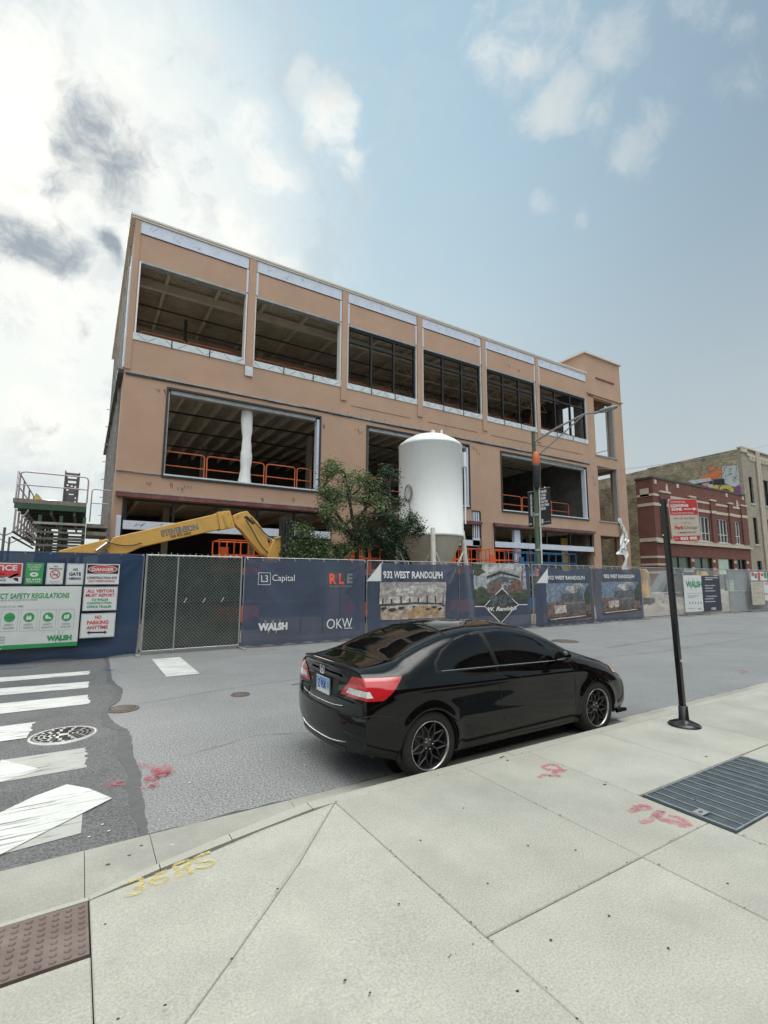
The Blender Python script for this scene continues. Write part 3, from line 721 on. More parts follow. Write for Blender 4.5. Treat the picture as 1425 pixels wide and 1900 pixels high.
# sills of the third floor
for i, (x0, x1) in enumerate(op3):
    xa = x0-.02 if i else .87
    t = MB().box(xa, x1+.02, F-.03, F-.003, 10.40, 10.67).build('sill_membrane', 'sill_membrane', B)
    b = MB()
    for k in range(8):
        u = xa+.25+k*(x1-xa-.5)/7+random.uniform(-.1, .1)
        s_ = 1 if k % 2 else -1
        b.plate([(u-.13*s_-.01, 10.44), (u-.13*s_+.012, 10.44), (u+.13*s_+.012, 10.63), (u+.13*s_-.01, 10.63)], F-.034-.0005*k)
    for k in (1, 2): b.box(xa+(x1-xa)*k/3-.02, xa+(x1-xa)*k/3+.02, F-.045, F-.036, 10.38, 10.69)
    b.build('tape_marks', 'black_tape', t)
    # jamb wraps
    for x_ in (x0, x1):
        sgn = 1 if x_ == x0 else -1
        MB().box(min(x_, x_+sgn*.05)+.0, max(x_, x_+sgn*.05), F-.012, F+.30, 10.68, 13.50).build('jamb_wrap', 'plastic_wrap' if i < 2 else 'sill_membrane', B)
    MB().box(x0+.05, x1-.05, F-.008, F+.29, 13.44, 13.528).build('head_track', 'galv_dull', B)
# black window frames in the four right-hand bays
for i, (x0, x1) in enumerate(op3):
    if i < 2: continue
    b = MB(); a, c = x0+.05, x1-.05; y0, y1 = F+.06, F+.19
    b.box(a, c, y0, y1, 10.68, 10.77); b.box(a, c, y0, y1, 13.33, 13.44)
    xs = [a+.04, a+(c-a)/3, a+(c-a)*2/3, c-.04]
    for x_ in xs: b.box(x_-.045, x_+.045, y0+.002, y1-.002, 10.77, 13.33)
    for p, q in zip(xs[:-1], xs[1:]): b.box(p+.045, q-.045, y0+.004, y1-.004, 12.72, 12.80)
    b.build('window_frame', 'black_frame', B)
# window surrounds of the second floor
for i, (x0, x1) in enumerate(win2):
    t = MB()
    t.box(x0-.07, x1+.07, F-.03, F+.05, 8.78, 8.86); t.box(x0-.07, x1+.07, F-.05, F+.06, 5.42, 5.50)
    t.box(x0-.07, x0, F-.03, F+.3, 5.50, 8.78); t.box(x1, x1+.07, F-.03, F+.3, 5.50, 8.78)
    t.build('window_surround', 'black_tape', B)
    MB().box(x0+.002, x1-.002, F-.03, F+.3, 5.50, 5.56).build('window_sill', 'sill_membrane', B)
    b = MB(); b.box(x1-.11, x1-.002, F+.02, F+.285, 5.57, 8.70); b.build('jamb_wrap', 'membrane', B); MB().box(x0+.002, x0+.05, F+.02, F+.285, 5.57, 8.70).build('jamb_wrap', 'galv_dull', B)
    MB().box(x0+.08, x1-.18, F+.03, F+.28, 8.62, 8.775).build('head_track', 'galv_dull', B)
# belts, grooves, ragged flashing
def ragged_strip(x0, x1, z0, z1, y, step=.35, amp=.03, depth=.04):
    b = MB(); x = x0
    while x < x1-.01:
        e = min(x1, x+random.uniform(.5, 1.5)*step*2)
        b.box(x, e-.004, y-depth-random.uniform(0, .02), y-.003, z0+random.uniform(-amp, amp)*.5, z1+random.uniform(-amp, amp)*.4); x = e
    return b
ragged_strip(.80, 27.15, 9.10, 9.155, F).build('belt_flashing', 'galv_dull', B)
ragged_strip(.80, 27.15, 9.04, 9.095, F, depth=.02).build('belt_black_strip', 'black_tape', B)  # black ragged strip just under the belt flashing
ragged_strip(.74, 2.2, 5.50, 5.54, F).build('belt_flashing', 'galv_dull', B)
ragged_strip(8.5, 10.7, 5.44, 5.50, F).build('belt_flashing', 'galv_dull', B)
for x0, x1, z in ((9.9, 13.2, 9.62), (14.3, 17.6, 9.62), (18.6, 26.5, 9.62)):
    MB().box(x0, x1, F-.012, F-.003, z, z+.02).build('groove_shadow_strip', 'maroon', B)  # proud dark strips stand for the shadow in the wall creases
b = MB()
for k in range(26): x = 9+k*.7+random.uniform(-.1, .1); b.box(x, x+.012, F-.006, F-.003, 9.16, 9.30+random.uniform(0, .06))
b.build('panel_ticks', 'maroon', B)
b = MB()
for cx, cz in ((1.9, 8.7), (2.1, 8.75), (1.8, 5.2), (2.5, 5.25), (3.1, 5.2), (2.8, 5.1), (6.0, 5.0), (8.6, 8.5), (10.4, 8.5), (10.2, 8.6), (17.4, 8.7), (17.6, 8.5), (17.3, 8.8), (7.2, 5.1), (27.4, 8.3), (27.5, 7.9), (20.1, 14.1), (20.9, 14.0), (24.0, 8.95)):
    for k in range(3):
        u = cx+random.uniform(-.12, .12); L_ = random.uniform(.08, .22); b.plate([(u, cz), (u+.02, cz), (u+.05, cz-L_), (u+.035, cz-L_)], F-.005-.0005*k)
b.build('sealant_smears', 'black_tape', B)
# ground floor
for i, (x0, x1) in enumerate(grd):
    xl = x0-.1 if i else .80
    MB().box(xl, x1+.08, F-.16, F-.003, 4.60, 4.75).build('lintel', 'maroon', B)
    b = MB(); b.box(xl-.02, x1+.1, F-.17, F-.003, 4.752, 4.79); b.build('lintel_flashing', 'galv_dull', B)
    MB().box(x0+.003, x1-.003 if i else x1+.0, F-.03, F+.2, 3.48, 3.78).build('membrane_band', 'membrane', B)
    b = MB(); n = 5 if i == 0 else 4
    for k in range(n+1): x = x0+.05+(x1-x0-.1)*k/n; b.box(x-.04, x+.04, F+.05, F+.17, 3.785, 4.50)
    b.box(x0, x1, F+.052, F+.168, 4.505, 4.575); b.build('clerestory_frame', 'black_frame', B)
    b = MB()
    b.box(x0-.06, x0, F-.02, F-.003, 3.2, 4.58); b.box(x1, x1+.06, F-.02, F-.003, 3.2, 4.58); b.build('window_surround', 'black_tape', B)
b = MB(); scribble(b, 1.2, 2.6, 3.52, 3.75, F-.033, 2, .018); b.build('printed_marks', 'ink_black', B)
MB().box(.86, 1.05, F-.02, F-.004, 3.2, 3.95).build('membrane_patch', 'membrane', B)
# ladder-like strip beside the silo
b = MB(); b.box(17.1, 17.62, F-.03, F-.004, 3.5, 5.3); b.build('membrane_patch', 'membrane', B)
b = MB()
for k in range(4): b.box(17.12+k*.15, 17.16+k*.15, F-.045, F-.032, 3.9, 5.25)
b.box(17.05, 17.66, F-.045, F-.031, 5.27, 5.34); b.box(17.63, 17.69, F-.045, F-.004, 3.4, 5.27); b.build('tape_marks', 'black_tape', B)
# third floor steel
def beam(name, a, b_, w, h, m): return MB().beam(a, b_, w, h).build(name, m, B)
beam('beam', (1.02, 20.95, 13.80), (26.9, 20.95, 13.80), .16, .34, 'joist'); beam('beam', (1.02, 25.3, 13.78), (26.9, 25.3, 13.78), .16, .34, 'joist')
for k in range(13): beam('joist', (2.1+k*2.0, 19.3, 13.98), (2.1+k*2.0, 32.6, 13.98), .12, .18, 'joist')
for z, y in ((13.7, 22.6), (13.6, 23.9)): MB().tube([(1.1, y, z), (26.8, y, z)], .035, 6).build('pipe', 'pipe_dark', B)
for x, y in ((3.15, 22.2),): MB().tube([(x, y, 10.4), (x, y, 13.3)], .07, 8).build('standpipe', 'machine_black', B)
for k in range(5):       # open web trusses
    b = MB(); y = 21.9+k*2.2; x = 14.2
    b.box(14.0, 26.8, y-.03, y+.03, 13.9, 13.97); b.box(14.0, 26.8, y-.03, y+.03, 13.25, 13.31)
    while x < 26.5: b.beam((x, y, 13.28), (x+.45, y, 13.93), .035, .035); b.beam((x+.45, y, 13.93), (x+.9, y, 13.28), .035, .035); x += .9
    b.build('truss', 'joist', B)
for x in (7.3, 13.85, 20.1, 24.2): MB().tube([(x, 24.5, 10.42), (x, 24.5, 14.1)], .16, 12).build('column', 'steel_column', B)
# second floor joists, pipes, columns
for k in range(32): beam('joist', (1.5+k*.8, 19.3, 9.45), (1.5+k*.8, 32.6, 9.45), .10, .30, 'joist')
for z, y in ((9.1, 20.4), (9.05, 22.5), (9.1, 25.5), (8.9, 28)): MB().tube([(1.1, y, z), (26.8, y, z)], .045, 6).build('pipe', 'pipe_dark', B)
for x, y in ((10.0, 24), (18, 24), (13.9, 29), (5.5, 29), (22.6, 22.4), (25.2, 21.5)): MB().box(x-.13, x+.13, y-.13, y+.13, 5.45, 9.6).build('column', 'steel_column', B)
for k in range(16): beam('joist', (1.5+k*1.6, 19.3, 4.62), (1.5+k*1.6, 32.6, 4.62), .12, .22, 'joist')
for x in (2.8, 6.4, 12.2, 15.5, 20.4, 24.6): MB().box(x-.12, x+.12, 21.8, 22.04, .12, 4.7).build('column', 'steel_column', B)
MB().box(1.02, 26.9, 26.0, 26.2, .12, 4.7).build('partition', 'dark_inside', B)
MB().box(20.3, 20.75, F+.1, F+.3, .1, 4.5).build('column', 'membrane', B)
b = MB(); b.box(16.55, 17.3, 19.9, 19.95, 3.8, 4.5); b.build('board_panel', 'osb', B)
MB().box(26.0, 26.6, 20.5, 20.55, .2, 4.4).build('board_panel', 'osb', B)
# wrapped column in the big window
b = MB(); cx, cy = 5.33, 19.42; prof = []; n = 22
vs = []; fs = []; K = 20
for i in range(n+1):
    t = i/n; z = 5.57+t*3.05
    r0 = .215+.012*math.sin(t*7+1)+(.025 if .28 < t < .42 else 0)-.03*math.exp(-((t-.62)/.05)**2)-.02*math.exp(-((t-.2)/.04)**2)+(.03 if t < .06 else 0)
    for j in range(K):
        a = 2*math.pi*j/K; r = r0*(1+.13*math.sin(3*a+t*5)+.08*math.sin(7*a-t*9)+random.uniform(-.04, .04)); vs.append((cx+r*math.cos(a)*.95, cy+r*.6*math.sin(a), z))
for i in range(n):
    for j in range(K): fs.append((i*K+j, i*K+(j+1) % K, (i+1)*K+(j+1) % K, (i+1)*K+j))
b.add(vs, fs, 0, True); b.build('wrapped_column', 'plastic_wrap', B)
# stair tower
T0, T1, TD = 27.2, 31.05, 22.6
th = [(27.93, 30.08, 9.85, 13.72), (27.93, 30.08, 5.5, 9.08), (27.9, 30.0, .1, 4.55)]
wall(MB(), T0+.001, T1, 0, 16.62, F, F+.28, th).build('tower_wall', 'sheathing', B)
wall(MB(), F+.28, TD, 0, 15.0, T1-.3, T1, [(19.95, 22.35, 9.85, 13.72), (19.95, 22.35, 5.5, 9.08), (19.95, 22.35, .1, 4.55)], axis='x').build('tower_wall', 'sheathing', B)
wall(MB(), F+.28, 20.85, 15.0, 16.62, T1-.3, T1, [], axis='x').build('tower_wall', 'sheathing', B)
wall(MB(), F+.28, 20.85, 15.29, 16.62, T0, T0+.2, [], axis='x').build('tower_wall', 'sheathing', B)
wall(MB(), T0+.2, T1-.3, 15.0, 16.62, 20.65, 20.85, []).build('tower_wall', 'sheathing', B)
MB().box(T0+.2, T1-.3, F+.28, TD, 14.9, 15.0).build('tower_roof', 'slab', B)
b = MB(); b.box(T0-.12, T1+.12, F-.12, 20.97, 16.62, 16.74); b.build('tower_cap', 'coping', B)
for z in (9.25, 5.0): MB().box(27.2, T1-.3, F+.28, TD, z, z+.25).build('tower_landing', 'slab', B)
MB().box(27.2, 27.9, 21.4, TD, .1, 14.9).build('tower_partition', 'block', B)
MB().box(27.25, T1+.10, F-.08, F-.002, 13.86, 13.95).build('tower_belt', 'sheathing', B)
MB().box(28.3, 30.3, F-.05, F-.002, 15.10, 15.19).build('tower_ledge', 'maroon', B)
MB().box(27.4, 27.93, F-.03, F-.002, 13.72, 13.80).build('tower_ledge', 'maroon', B)
for z in (9.76, 5.42): MB().box(27.85, 30.2, F-.05, F+.05, z, z+.08).build('tower_sill', 'galv_dull', B)
b = MB(); b.box(29.98, 30.07, F+.02, F+.3, 9.86, 13.7); b.box(29.7, 29.76, F+.3, F+.36, 9.86, 13.6); b.build('tower_stud', 'galv', B)
b = MB(); b.box(29.98, 30.07, F+.02, F+.3, 5.51, 9.0); b.box(27.94, 28.0, F+.02, F+.3, 5.51, 9.0); b.build('tower_stud', 'galv_dull', B)
# flashing and gear down the left flank
for y in (20.6, 22.3, 24, 26, 28.5, 31): MB().box(.66, .74, y, y+.12, 0.2, 15).build('flank_strip', 'galv_dull', B)
for y, m_ in ((19.02, 'membrane'), (19.34, 'galv_dull'), (19.7, 'membrane')): MB().box(.69, .738, y, y+.14, 9.3, 13.6).build('flank_strip', m_, B)
b = MB()
for k in range(9): b.box(.45, .74, 27.5, 27.54, 3+k*.9, 3.03+k*.9)
b.build('flank_brackets', 'galv', B)

# ---------------------------------------------------------------- guard rails in the openings
def guard(name, label, x0, x1, y, z0, h, m='rail_orange', group='orange guard rails in the window openings', r=.024, axis='x', vs_=()):
    t = thing(name, label, 'guard rail', ((x0+x1)/2, y, z0) if axis == 'x' else (y, (x0+x1)/2, z0), group)
    q = lambda u, z: (u, y, z) if axis == 'x' else (y, u, z)
    c = .1
    MB().tube([q(x0, z0), q(x0, z0+h-c), q(x0+c*.3, z0+h-c*.3), q(x0+c, z0+h), q(x1-c, z0+h), q(x1-c*.3, z0+h-c*.3), q(x1, z0+h-c), q(x1, z0)], r, 6).build('frame', m, t)
    MB().tube([q(x0, z0+h*.52), q(x1, z0+h*.52)], r*.9, 6).build('mid_rail', m, t)
    return t
places = {'W1': ((2.3, 3.78), (3.88, 6.18), (6.28, 7.55), (7.65, 8.3))}
words = ['far left', 'left middle', 'right middle', 'far right']
for k, (a, b_) in enumerate(places['W1']): guard('guard_rail', 'orange guard rail in the big left window, %s section' % words[k], a, b_, 19.66, 5.45, 1.12)
for k, (a, b_) in enumerate(((10.9, 13.2), (13.3, 16.8))): guard('guard_rail', 'orange guard rail in the window half hidden by the silo, %s section' % ('left', 'right')[k], a, b_, 19.66, 5.45, 1.12)
for k, (a, b_) in enumerate(((19.4, 21.55), (21.65, 24.2), (24.4, 26.2))): guard('guard_rail', 'orange guard rail in the second floor window behind the street lamp, %s section' % ('left', 'middle', 'right')[k], a, b_, 19.7+.3*(k == 2), 5.45, 1.1)
w3 = ['first', 'second', 'third', 'fourth', 'fifth', 'sixth']
for i, (x0, x1) in enumerate(op3):
    guard('guard_rail', 'orange rail in the left half of the %s top floor bay from the left' % w3[i], x0+.3, (x0+x1)/2-.04, 20.5, 10.42, 1.07)
    guard('guard_rail', 'orange rail in the right half of the %s top floor bay from the left' % w3[i], (x0+x1)/2+.04, x1-.05, 20.5, 10.42, 1.07)
guard('guard_rail', 'grey guard rail at the top landing of the stair tower', 19.9, 22.3, 30.6, 9.5, 1.2, 'galv', 'rails in the stair tower', axis='y')
guard('guard_rail', 'orange guard rail in the middle opening of the stair tower', 28.0, 30.6, 20.6, 5.25, 1.3, 'rail_orange', 'rails in the stair tower')

# step ladder on the top floor
t = thing('step_ladder', 'orange step ladder standing inside the rightmost top floor bay', 'ladder', (24.6, 21.2, 10.42))
for s_, nm in ((-1, 'ladder_leg_frame'), (1, 'ladder_leg_frame')):
    b = MB()
    for dy in (-.22, .22): b.beam((24.7+.05*s_, 21.2+dy*.5, 13.0), (24.7+.55*s_, 21.2+dy, 10.42), .07, .05)
    for k in range(1, 8): u = k/8; b.beam((24.7+(.05+.5*u)*s_, 21.2-.11-.11*u, 13.0-2.58*u), (24.7+(.05+.5*u)*s_, 21.2+.11+.11*u, 13.0-2.58*u), .06, .03)
    b.build(nm, 'orange', t)
MB().box(24.58, 24.82, 21.05, 21.35, 13.0, 13.06).build('ladder_top', 'orange', t)

# torn plastic at the tower corner
t = thing('plastic_sheet', 'torn white plastic sheeting hanging from the corner of the stair tower', 'plastic sheet', (30.4, 18.85, 2.6))
def sheet(pts, w0, w1, seed):
    rd = random.Random(seed); vs = []; fs = []; n = 22
    for i in range(n+1):
        u = i/n*(len(pts)-1); k = min(int(u), len(pts)-2); q = Vector(pts[k]).lerp(Vector(pts[k+1]), u-k); w = (w0+(w1-w0)*i/n)*(.9+.3*math.sin(i*.9+seed)+rd.uniform(-.1, .1))
        for j in range(5): v = j/4-.5; vs.append((q.x+w*v, q.y+.09*math.sin(j*1.9+i*.7)+.03*rd.random(), q.z+.05*rd.random()))
    for i in range(n): fs += [(i*5+j, i*5+j+1, i*5+j+6, i*5+j+5) for j in range(4)]
    m_ = MB(); m_.add(vs, fs, 0, True); return m_
a1, a2, a3, a4 = P(1150, 962, 18.85), P(1158, 985, 18.8), P(1153, 1015, 18.8), P(1163, 1052, 18.85)
sheet([a1, a2, a3, P(1150, 1030, 18.8)], .25, .45, 1).build('torn_strip', 'plastic_wrap', t)
sheet([P(1155, 975, 18.8), P(1164, 1000, 18.75), P(1158, 1018, 18.75)], .3, .35, 2).build('torn_strip', 'plastic_wrap', t)
sheet([P(1157, 985, 18.8), P(1160, 1020, 18.85), P(1161, 1062, 18.9)], .3, .5, 3).build('torn_strip', 'plastic_wrap', t)

# ---------------------------------------------------------------- silo
SX, SY, SR = 12.13, 15.98, 1.33
t = thing('silo', 'tall white cement silo with a grey cone standing on four legs', 'silo', (SX, SY, .05))
b = MB(); prof = [(.0001, 7.86), (.35, 7.84), (.75, 7.72), (1.1, 7.52), (1.29, 7.36), (SR+.012, 7.29), (SR+.012, 7.24), (SR, 7.23), (SR, 3.58), (SR+.015, 3.57), (SR+.015, 3.48), (SR-.02, 3.47)]
b.lathe(prof[::-1], (SX, SY, 0), 64); b.build('tank', 'silo_white', t)
b = MB(); b.lathe([(.16, 1.15), (.2, 1.16), (.24, 1.3), (SR-.03, 3.47)], (SX, SY, 0), 48); b.build('cone', 'silo_cone', t)
az = math.atan2(SX, SY)
for k in range(4):
    a = az+math.pi+k*math.pi/2-.05
    d = Vector((math.sin(a), math.cos(a), 0)); top = Vector((SX, SY, 3.75))+d*(SR-.06); bot = Vector((SX, SY, .05))+d*(SR+.30)
    lg = MB().tube([bot, top], .105, 14).build('leg', 'silo_leg', t)
    a2_ = a+math.pi/2; d2 = Vector((math.sin(a2_), math.cos(a2_), 0)); bot2 = Vector((SX, SY, .9))+d2*(SR+.22)
    m1 = Vector((SX, SY, 3.0))+d*(SR+.02); m2 = Vector((SX, SY, 3.0))+d2*(SR+.02); mid = (m1+m2)/2; mid.z = 1.6
    MB().tube([m1, mid], .04, 8).build('brace', 'silo_leg', t); MB().tube([m2, mid], .04, 8).build('brace', 'silo_leg', t)
b = MB(); b.box(SX-.1, SX+.02, SY-.3, SY-.2, 7.84, 7.98); b.tube([(SX+.3, SY-.4, 7.8), (SX+.3, SY-.4, 8.0)], .05, 8); b.build('top_vent', 'silo_white', t)
dr = Vector((math.sin(az+math.pi/2+.25), math.cos(az+math.pi/2+.25), 0)); c_ = Vector((SX, SY, 0))+dr*(SR+.05)
b = MB(); b.box(c_.x-.05, c_.x+.08, c_.y-.12, c_.y+.1, 6.35, 6.95); b.tube([(c_.x+.02, c_.y-.05, 6.35), (c_.x+.05, c_.y-.05, 5.5), (c_.x+.03, c_.y-.05, 4.0)], .03, 8); b.build('filter_pipe', 'silo_white', t)
# coiled hose on its left side
dl = Vector((math.sin(az-math.pi/2-.9), math.cos(az-math.pi/2-.9), 0)); hc = Vector((SX, SY, 0))+dl*(SR+.08); tg = Vector((dl.y, -dl.x, 0))
b = MB()
for k in range(3):
    rr_ = .27-.035*k; b.tube([hc+dl*(.02*k)+tg*(rr_*.75*math.cos(q))+Vector((0, 0, 5.15+rr_*1.3*math.sin(q))) for q in [2*math.pi*j/20 for j in range(20)]], .013, 6, closed=True)
b.tube([hc+Vector((0, 0, 4.9)), hc+Vector((.05, -.05, 4.5)), hc+Vector((0, 0, 4.1))], .018, 6)
hz_ = b.build('hose_coil', 'hose_brown', None); tag(hz_, 'brown coiled hose hanging on the left side of the white silo', 'hose')

# ---------------------------------------------------------------- yellow telescopic machine
Z3 = lambda x, y: (x/2.7404, 840+y/2.7404)
def XZ(L, Y, fn=Z3): return [(P(*fn(*p), Y).x, P(*fn(*p), Y).z) for p in L]
YB = 16.0
def smooth3(p):
    p = [Vector(q) for q in p]
    for _ in range(2):
        o = [p[0]]
        for a, c in zip(p[:-1], p[1:]): o += [a.lerp(c, .25), a.lerp(c, .75)]
        p = o+[p[-1]]
    return p
t = thing('telescopic_handler', 'yellow telescopic boom machine reaching up behind the blue banner at left', 'construction machine', (0, YB, .05))
bo = MB().prism(XZ([(575, 432), (1100, 312), (1110, 392), (720, 480), (640, 515), (560, 520), (545, 480)], YB), YB-.20, YB+.20).build('boom', 'yellow_paint', t, bevel=.02)
b = MB(); q = XZ([(1095, 306), (1160, 298), (1185, 382), (1112, 396)], YB); b.prism(q, YB-.25, YB+.25); b.build('boom_collar', 'yellow_paint', t, bevel=.015)
b = MB(); q = XZ([(1120, 318), (1132, 316), (1150, 378), (1138, 382)], YB); b.prism(q, YB-.27, YB-.252)
for u, v in ((1128, 330), (1135, 355), (1142, 375), (1150, 312), (1165, 365)): c = XZ([(u, v)], YB)[0]; b.lathe([(.028, YB-.285), (.0001, YB-.285)], (c[0], 0, c[1]), 10, 0, 'y')
b.build('collar_bolts', 'yellow_dull', t)
b = MB().prism(XZ([(1178, 322), (1215, 305), (1250, 298), (1268, 318), (1300, 350), (1325, 385), (1352, 440), (1368, 500), (1350, 530), (1318, 512), (1268, 455), (1222, 398), (1185, 362)], YB), YB-.16, YB+.16)
ja = b.build('jib_arm', 'yellow_paint', t, bevel=.02)
b = MB().prism(XZ([(1232, 330), (1246, 322), (1290, 362), (1276, 366)], YB), YB-.166, YB-.1605); b.build('arm_slot', 'machine_black', ja)
b = MB()
for u, v in ((1202, 322), (1350, 505)): c = XZ([(u, v)], YB)[0]; b.lathe([(.05, YB-.19), (.0001, YB-.19)], (c[0], 0, c[1]), 14, 0, 'y')
b.build('pivot_pin', 'yellow_dull', ja)
a_, c_ = XZ([(1292, 378), (1382, 446)], YB)
MB().tube([(a_[0], YB-.02, a_[1]), (c_[0], YB-.02, c_[1])], .06, 12).build('hydraulic_ram', 'yellow_paint', t)
a_, c_ = XZ([(1345, 425), (1392, 455)], YB)
MB().tube([(a_[0], YB-.05, a_[1]), (c_[0], YB-.05, c_[1])], .042, 12).build('ram_rod', 'chrome', t)
MB().prism(XZ([(1352, 520), (1372, 470), (1395, 430), (1422, 425), (1425, 520), (1416, 560), (1350, 560)], YB), YB-.2, YB+.2).build('head_bracket', 'yellow_paint', t, bevel=.02)
b = MB(); h0 = P(516, 1035, YB); h1 = P(543, 962, YB)
b.box(h0.x, h1.x-.05, YB-.3, YB-.1, h0.z-.4, h1.z-.1); b.box(h0.x+.1, h1.x, YB+.05, YB+.3, h0.z-.4, h1.z+.05)
for k in range(6): b.box(h0.x-.05+.08*k, h0.x+.0+.08*k, YB-.35, YB+.33, h0.z+.1+.09*k, h0.z+.16+.09*k)
for k in range(4): b.tube([(h0.x+.1*k, YB-.34, h0.z-.4), (h0.x+.1*k+.05, YB-.36, h1.z-.05-.1*(k % 2))], .03, 6)
b.build('grab_attachment', 'machine_black', t)
for dz_k, pts_ in enumerate(([(1240, 345), (1275, 400), (1310, 470), (1350, 510)], [(1262, 330), (1300, 375), (1345, 425), (1390, 445), (1430, 430)], [(540, 455), (590, 470), (650, 478), (715, 462)])):
    q_ = XZ(pts_, YB); MB().tube(smooth3([(x_, YB-.24-.01*dz_k, z_) for x_, z_ in q_]), .018, 6).build('hydraulic_hose', 'machine_black', t)
MB().prism(XZ([(300, 500), (420, 470), (548, 440), (562, 470), (500, 520), (300, 540)], YB), YB-.24, YB+.24).build('boom_base', 'yellow_paint', t, bevel=.02)
a_, c_ = XZ([(490, 502), (545, 462)], YB)
MB().tube([(a_[0], YB-.28, a_[1]), (c_[0], YB-.28, c_[1])], .055, 12).build('ram_rod', 'chrome', t)
b = MB(); b.box(-3.6, .9, YB-.8, YB+.8, .8, 1.5); b.box(-3.4, -1.6, YB-.85, YB+.1, 1.5, 2.2); b.build('chassis', 'yellow_paint', t, bevel=.04)
for x in (-3.0, .2):
    for y in (YB-.95, YB+.95): MB().lathe([(.0001, y-.18), (.3, y-.18), (.5, y-.17), (.55, y-.12), (.55, y+.12), (.5, y+.17), (.3, y+.18), (.0001, y+.18)], (x, 0, .6), 24, 0, 'y').build('wheel', 'machine_black', t)
# lettering on the boom, following its slope
def slanted(mb, s, p0, p1, h, y, mi=0, bold=.02, shear=0.0):
    vs, fs, a, bb, c, d = tgeo(s, bold, shear); p0 = Vector(p0); p1 = Vector(p1); dx = (p1-p0); up = Vector((-dx.y, dx.x)).normalized()*h
    mb.add([((p0+dx*((v[0]-a)/(bb-a))+up*((v[1]-c)/(d-c))).x, y, (p0+dx*((v[0]-a)/(bb-a))+up*((v[1]-c)/(d-c))).y) for v in vs], fs, mi)
b = MB(); A = XZ([(818, 430), (1005, 392), (863, 437), (966, 417)], YB)
dz_ = (A[1][1]-A[0][1])/(A[1][0]-A[0][0])
slanted(b, 'STEVENSON', A[0], A[1], .19, YB-.206, 0, .055)
slanted(b, 'STEVENSON', (A[0][0]+.01, A[0][1]+.015), (A[1][0]-.01, A[1][1]+.015), .16, YB-.212, 1, .01)
slanted(b, '630 972 0330', (A[2][0], A[2][1]), (A[3][0], A[3][1]), .075, YB-.206, 0, .02)
b.build('lettering', ['ink_black', 'print_silver'], bo)

# ---------------------------------------------------------------- scissor lifts behind the fence
def lift(label, x0, x1, y0, y1, zt, m, zb=None, group='scissor lifts parked behind the fence'):
    t = thing('scissor_lift', label, 'scissor lift', ((x0+x1)/2, (y0+y1)/2, .05), group)
    zf = zt-1.1
    bk = MB(); r = .025
    for z in (zt, zt-.5): bk.tube([(x0, y0, z), (x1, y0, z), (x1, y1, z), (x0, y1, z)], r, 6, closed=True)
    n = max(3, int((x1-x0)/.5))
    for k in range(n+1):
        x = x0+(x1-x0)*k/n
        for y in (y0, y1): bk.tube([(x, y, zf), (x, y, zt)], r, 6)
    for y in (y0, y1): bk.box(x0, x1, y-.012, y+.012, zf, zf+.16)
    bk.box(x0, x0+.3, y0-.04, y0+.04, zt-.75, zt-.25)
    bk.build('basket', m, t)
    MB().box(x0, x1, y0, y1, zf-.08, zf-.001).build('platform', 'galv_dull', t)
    b = MB(); k = 0; z = .85
    while z < zf-.12:
        z2 = min(z+.4, zf-.1)
        for y in (y0+.1, y1-.1): b.beam((x0+.15, y, z), (x1-.15, y, z2), .05, .09); b.beam((x0+.15, y+.06, z2), (x1-.15, y+.06, z), .05, .09)
        z = z2
    if b.v: b.build('scissor_arms', 'machine_black', t)
    MB().box(x0, x1, y0+.05, y1-.05, .3, .84).build('chassis', m, t, bevel=.03)
    for x in (x0+.25, x1-.25):
        for y in (y0+.05, y1-.05): MB().lathe([(.0001, y-.08), (.2, y-.08), (.22, y-.05), (.22, y+.05), (.2, y+.08), (.0001, y+.08)], (x, 0, .27), 18, 0, 'y').build('wheel', 'machine_black', t)
    return t
def zt(px, py, Y): return P(px, py, Y).z
xa = P(406, 1005, 17).x; xb = P(486, 1005, 17).x
lift('orange scissor lift basket below the yellow jib arm', xa, xb, 16.9, 17.9, zt(440, 1003, 17), 'orange')
lift('orange scissor lift glimpsed behind the bushes', P(652, 1010, 17).x, P(705, 1010, 17).x, 17.0, 17.9, zt(675, 1012, 17), 'orange')
lift('orange scissor lift directly behind the silo legs', P(835, 1020, 17.2).x, P(893, 1020, 17.2).x, 17.2, 18.1, zt(880, 1018, 17.2), 'orange')
lift('orange scissor lift between the silo and the blue one', P(908, 1022, 17.2).x, P(960, 1022, 17.2).x, 17.2, 18.1, zt(930, 1020, 17.2), 'orange')
lift('blue scissor lift behind the street lamp pole', P(963, 1026, 17.2).x, P(1068, 1026, 17.2).x, 17.2, 18.1, zt(1010, 1026, 17.2), 'blue_paint')

# ---------------------------------------------------------------- loading platform at left
t = thing('loading_platform', 'green steel loading platform with a railing on shoring beside the building', 'loading platform', (-1, 20, .05))
Z5 = lambda x, y: (x/6.786, 860+y/6.786)
y0, y1, x0, x1 = 18.0, 25.5, -1.86, -.04
b = MB(); b.box(x0-.06, x1, y0, y1, 4.03, 4.16); b.build('deck', 'deck_wood', t)
for y in [y0+.04+k*.92 for k in range(9)]: MB().box(x0-.02, x1-.02, y-.035, y+.035, 3.86, 4.028).build('cross_beam', 'scaf_green', t)
for x in (-1.55, -.95, -.35): MB().box(x-.03, x+.03, y0+.1, y1, 3.72, 3.858).build('bearer', 'scaf_grey', t)
for i, y in enumerate([y0+.06+k*1.8 for k in range(5)]):
    for x in (-1.22, -.68, -.06): MB().box(x-.045, x+.045, y-.045, y+.045, .05, 3.70).build('post', 'scaf_green', t)
for i, y in enumerate([y0+.04+k*.92 for k in range(8)]):
    b = MB(); b.beam((x0+.03, y, 3.84), (x0+.03, y, 3.16), .05, .05); b.beam((x0+.03, y, 3.18), (x0+.34, y, 3.84), .035, .035); b.build('side_bracket', 'rail_mauve', t)
